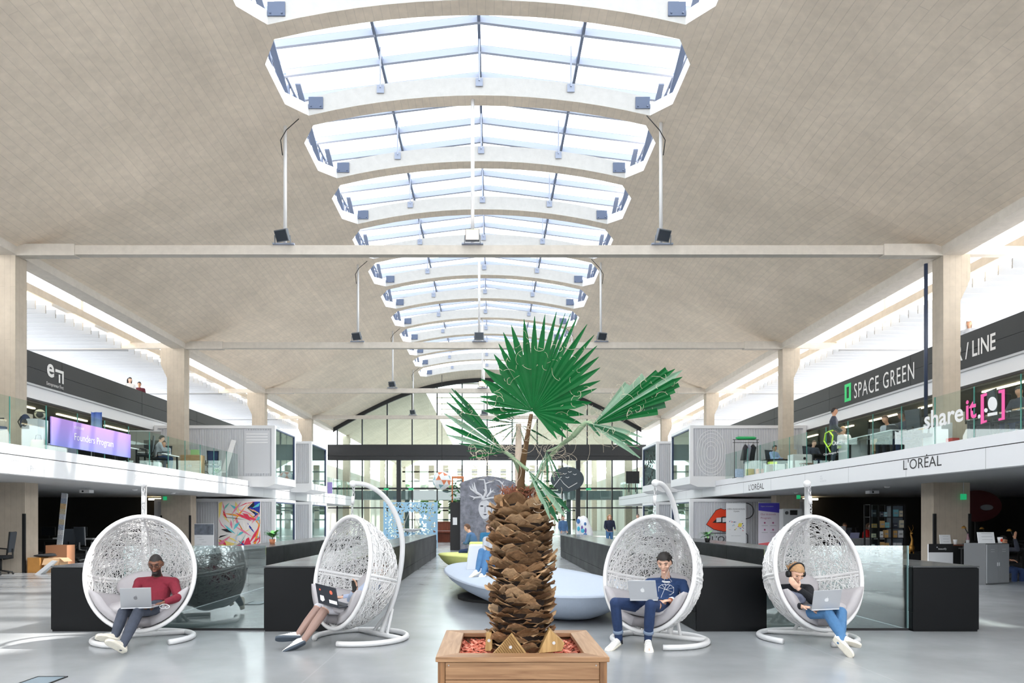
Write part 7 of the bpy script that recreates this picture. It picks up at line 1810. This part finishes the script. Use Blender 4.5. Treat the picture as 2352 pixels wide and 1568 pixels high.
for i in range(2): desk('black desk in the unlit right office, %s' % ['front row', 'back row'][i], (15.0, 17.2)[i], (22, 24.5)[i], 0, 2.2, .8, .755)
t = thing('round_wall_sign', 'dark red round sign on the unlit right office wall', 'sign', (17.4, 24.5, 1.4)); MB().prism(circ(17.0, 1.95, .85, .55, 30), lambda p, q, d: (p, d, q), 25.1, 25.14).build('disc', mat('dark_red', rgb(84, 12, 20), .6), t, fix=True); MB().prism(circ(17.3, 1.9, .22, .1, 16), lambda p, q, d: (p, d, q), 25.06, 25.1).build('mark', GREYM, t, fix=True); MB().box(16.95, 17.05, 25.14, 25.2, 0, 1.4).build('post', BLK, t)
# floor hatch in the left foreground
a = [G(80, 1560), G(155, 1555), G(180, 1600), G(60, 1600)]
hm = thing('floor_hatch', 'bluish floor hatch at the bottom left of the floor', 'hatch', a[0]); xs2 = (a[0].x, a[1].x)
MB().box(-4.33, -4.07, 6.35, 6.87, .001, .006).build('plate', mat('hatch_blue', rgb(122, 140, 152), .3), hm); MB().box(-4.345, -4.055, 6.87, 6.885, .001, .009).build('frame_bar', BLK, hm); MB().box(-4.345, -4.33, 6.35, 6.885, .001, .009).build('frame_bar', BLK, hm); MB().box(-4.07, -4.055, 6.35, 6.885, .001, .009).build('frame_bar', BLK, hm)
# ================================================================== people further off
def cloth_m(n, c): return mat('cloth_' + n, rgb(*c), .9, noise=.08, nscale=15)
WSH, DRED, SLATE, DEN, GRY, BLU, REDC, VEST = [cloth_m(n, c) for n, c in (('white', (226, 226, 228)), ('darkred', (88, 30, 42)), ('slate', (60, 64, 76)), ('denim', (74, 108, 148)), ('grey', (168, 172, 180)), ('blue', (150, 176, 212)), ('red', (206, 24, 30)), ('vest', (30, 36, 58)))]
def far(label, kind, x, y, z, hd, top, bot, skin='light', hair=BHAIR, hm='short', k=1.0, group='people in the distance', vox=.022, **kw):
    lean = kw.pop('lean', 0); reach = kw.pop('reach', 0); hd2 = kw.pop('head_d', 0)
    if kind == 'sit' and 'lounge' not in label: office_chair('office chair under the ' + ' '.join(label.split()[:9]), x, y, z, hd, group='office chairs in use')
    return person(label, pose(kind, x, y, z, hd, k, lean, reach, hd2), top, bot, skin, hair, hm, vox, group, **kw)
far('woman with long dark hair and a white top at the upper left parapet', 'stand', -16.3, 32.4, 6.13, .9, WSH, SLATE, 'light', BHAIR, 'long')
far('man in a dark red sweater at the upper left parapet', 'stand', -16.3, 33.3, 6.13, -.2 + .6, DRED, SLATE, 'mid', k=.97, lean=.2)
far('person in grey with a white headscarf at the upper right parapet', 'stand', 15.4, 23.1, 6.13, -.8, GRY, SLATE, 'mid', WSH, 'long', lean=.2)
far('man in a dark jacket standing on the right gallery', 'stand', 10.85, 22.75, 3.215, 1.2, SLATE, JEANG, 'mid', k=1.04, reach=.12)
far('blond woman in a white top sitting on the right gallery', 'sit', 11.6, 23.7, 3.215, -.3, WSH, SLATE, 'light', LHAIR, 'long', head_d=.3)
far('man in a pale shirt bent over a laptop at the long gallery desk', 'sit', 11.85, 21.25, 3.215, -1.2, GRY, SLATE, 'mid', NHAIR, lean=.35)
far('person in a dark top with a laptop at the long gallery desk', 'sit', 11.85, 20.4, 3.215, -1.4, SLATE, JEAN, 'dark', BHAIR, lean=.3)
far('man in a pale blue shirt sitting near the coat rack', 'sit', 11.75, 28.9 + .9, 3.215, .5, BLU, SLATE, 'mid', BHAIR)
far('person with brown hair behind the tall white cabinet', 'sit', 12.55, 28.1, 3.215, .1, SLATE, JEAN, 'light', NHAIR, lean=.2)
far('dark-haired man looking left at the right edge of the gallery', 'sit', 12.95, 17.6, 3.36, -1.2, SLATE, JEAN, 'mid', BHAIR, glasses=False, k=1.04)
far('man with glasses in a grey T-shirt at the left gallery desk', 'sit', -12.15, 25.6 + .6, 3.215, -1.0 + PI, GRY, JEAN, 'light', BHAIR, lean=.15)
far('man in a pale shirt behind the monitor on the left gallery', 'sit', -12.75, 28.0, 3.215, .2, GRY, JEAN, 'mid', BHAIR)
far('long-haired woman in a red cardigan in the right office', 'sit', P(1986, 0, 29).x, 29, 0, .9, REDC, SLATE, 'light', NHAIR, 'long', lean=.2)
far('dark-haired person beside the silver computer screen', 'sit', P(1941, 0, 29).x, 29, 0, -.6, SLATE, JEAN, 'mid', NHAIR, lean=.1)
far('standing woman in a navy vest and jeans beyond the right aisle wall', 'stand', P(1400, 0, 34).x, 34, 0, .1, VEST, JEANB, 'light', LHAIR, 'long', reach=.15, k=.97)
far('person in a blue jacket beyond the right aisle wall', 'stand', P(1293, 0, 35).x, 35, 0, .5, DEN, GRY, 'light', NHAIR, k=.95)
far('grey-haired man passing the far right container', 'stand', P(1465, 0, 38).x, 38, 0, -.6, SLATE, SLATE, 'light', cloth_m('hairgrey', (120, 112, 108)))
far('man in a denim shirt leaning on the lime lounge', 'sit', P(1092, 0, 21.6).x, 21.6, .02, -1.9, DEN, JEAN, 'light', NHAIR, lean=.35)
far('man in a blue top beside the denim shirt on the lime lounge', 'sit', P(1121, 0, 22.0).x, 22.0, .02, .2, cloth_m('teal', (44, 110, 150)), JEAN, 'light', NHAIR)
# person on the blue lounge, mostly behind the trunk
J = dict(pel=V((.02, 13.75, .62)), chest=V((.08, 13.98, 1.02)), neck=V((.08, 13.98, 1.17)), head=V((.08, 13.92, 1.31)), shL=V((-.1, 13.95, 1.1)), shR=V((.26, 13.95, 1.1)), elL=V((-.12, 13.75, .86)), elR=V((.3, 13.75, .86)), wrL=V((.0, 13.5, .8)), wrR=V((.15, 13.5, .8)),
         knL=P(1106, 1266, 13.2), knR=P(1121, 1268, 13.2), anL=P(1096, 1314, 12.95), anR=P(1109, 1322, 12.9), toeL=P(1077, 1324, 12.8), toeR=P(1092, 1336, 12.75), face=V((0, -1, -.3)), fw=V((0, -1, 0)))
J['base'] = V((J['pel'].x, J['pel'].y, .5))
person('person in light jeans on the blue lounge, half hidden by the trunk', J, GRY, JEANB, 'light', NHAIR, 'short', .014, 'people in the distance')
# raised arm at the right edge
J = pose('sit', P(2312, 0, 17.6).x, 17.75, -.25, .2); J['wrR'] = P(2331, 1236, 17.3); J['elR'] = P(2337, 1262, 17.4); J['hdR'] = V((0, -.1, 1)); J['pnR'] = V((0, -1, 0)); J['curlR'] = .15
person('person sitting behind the grey lockers with one hand raised', J, SLATE, JEAN, 'mid', BHAIR, 'short', .011, 'people in the distance')
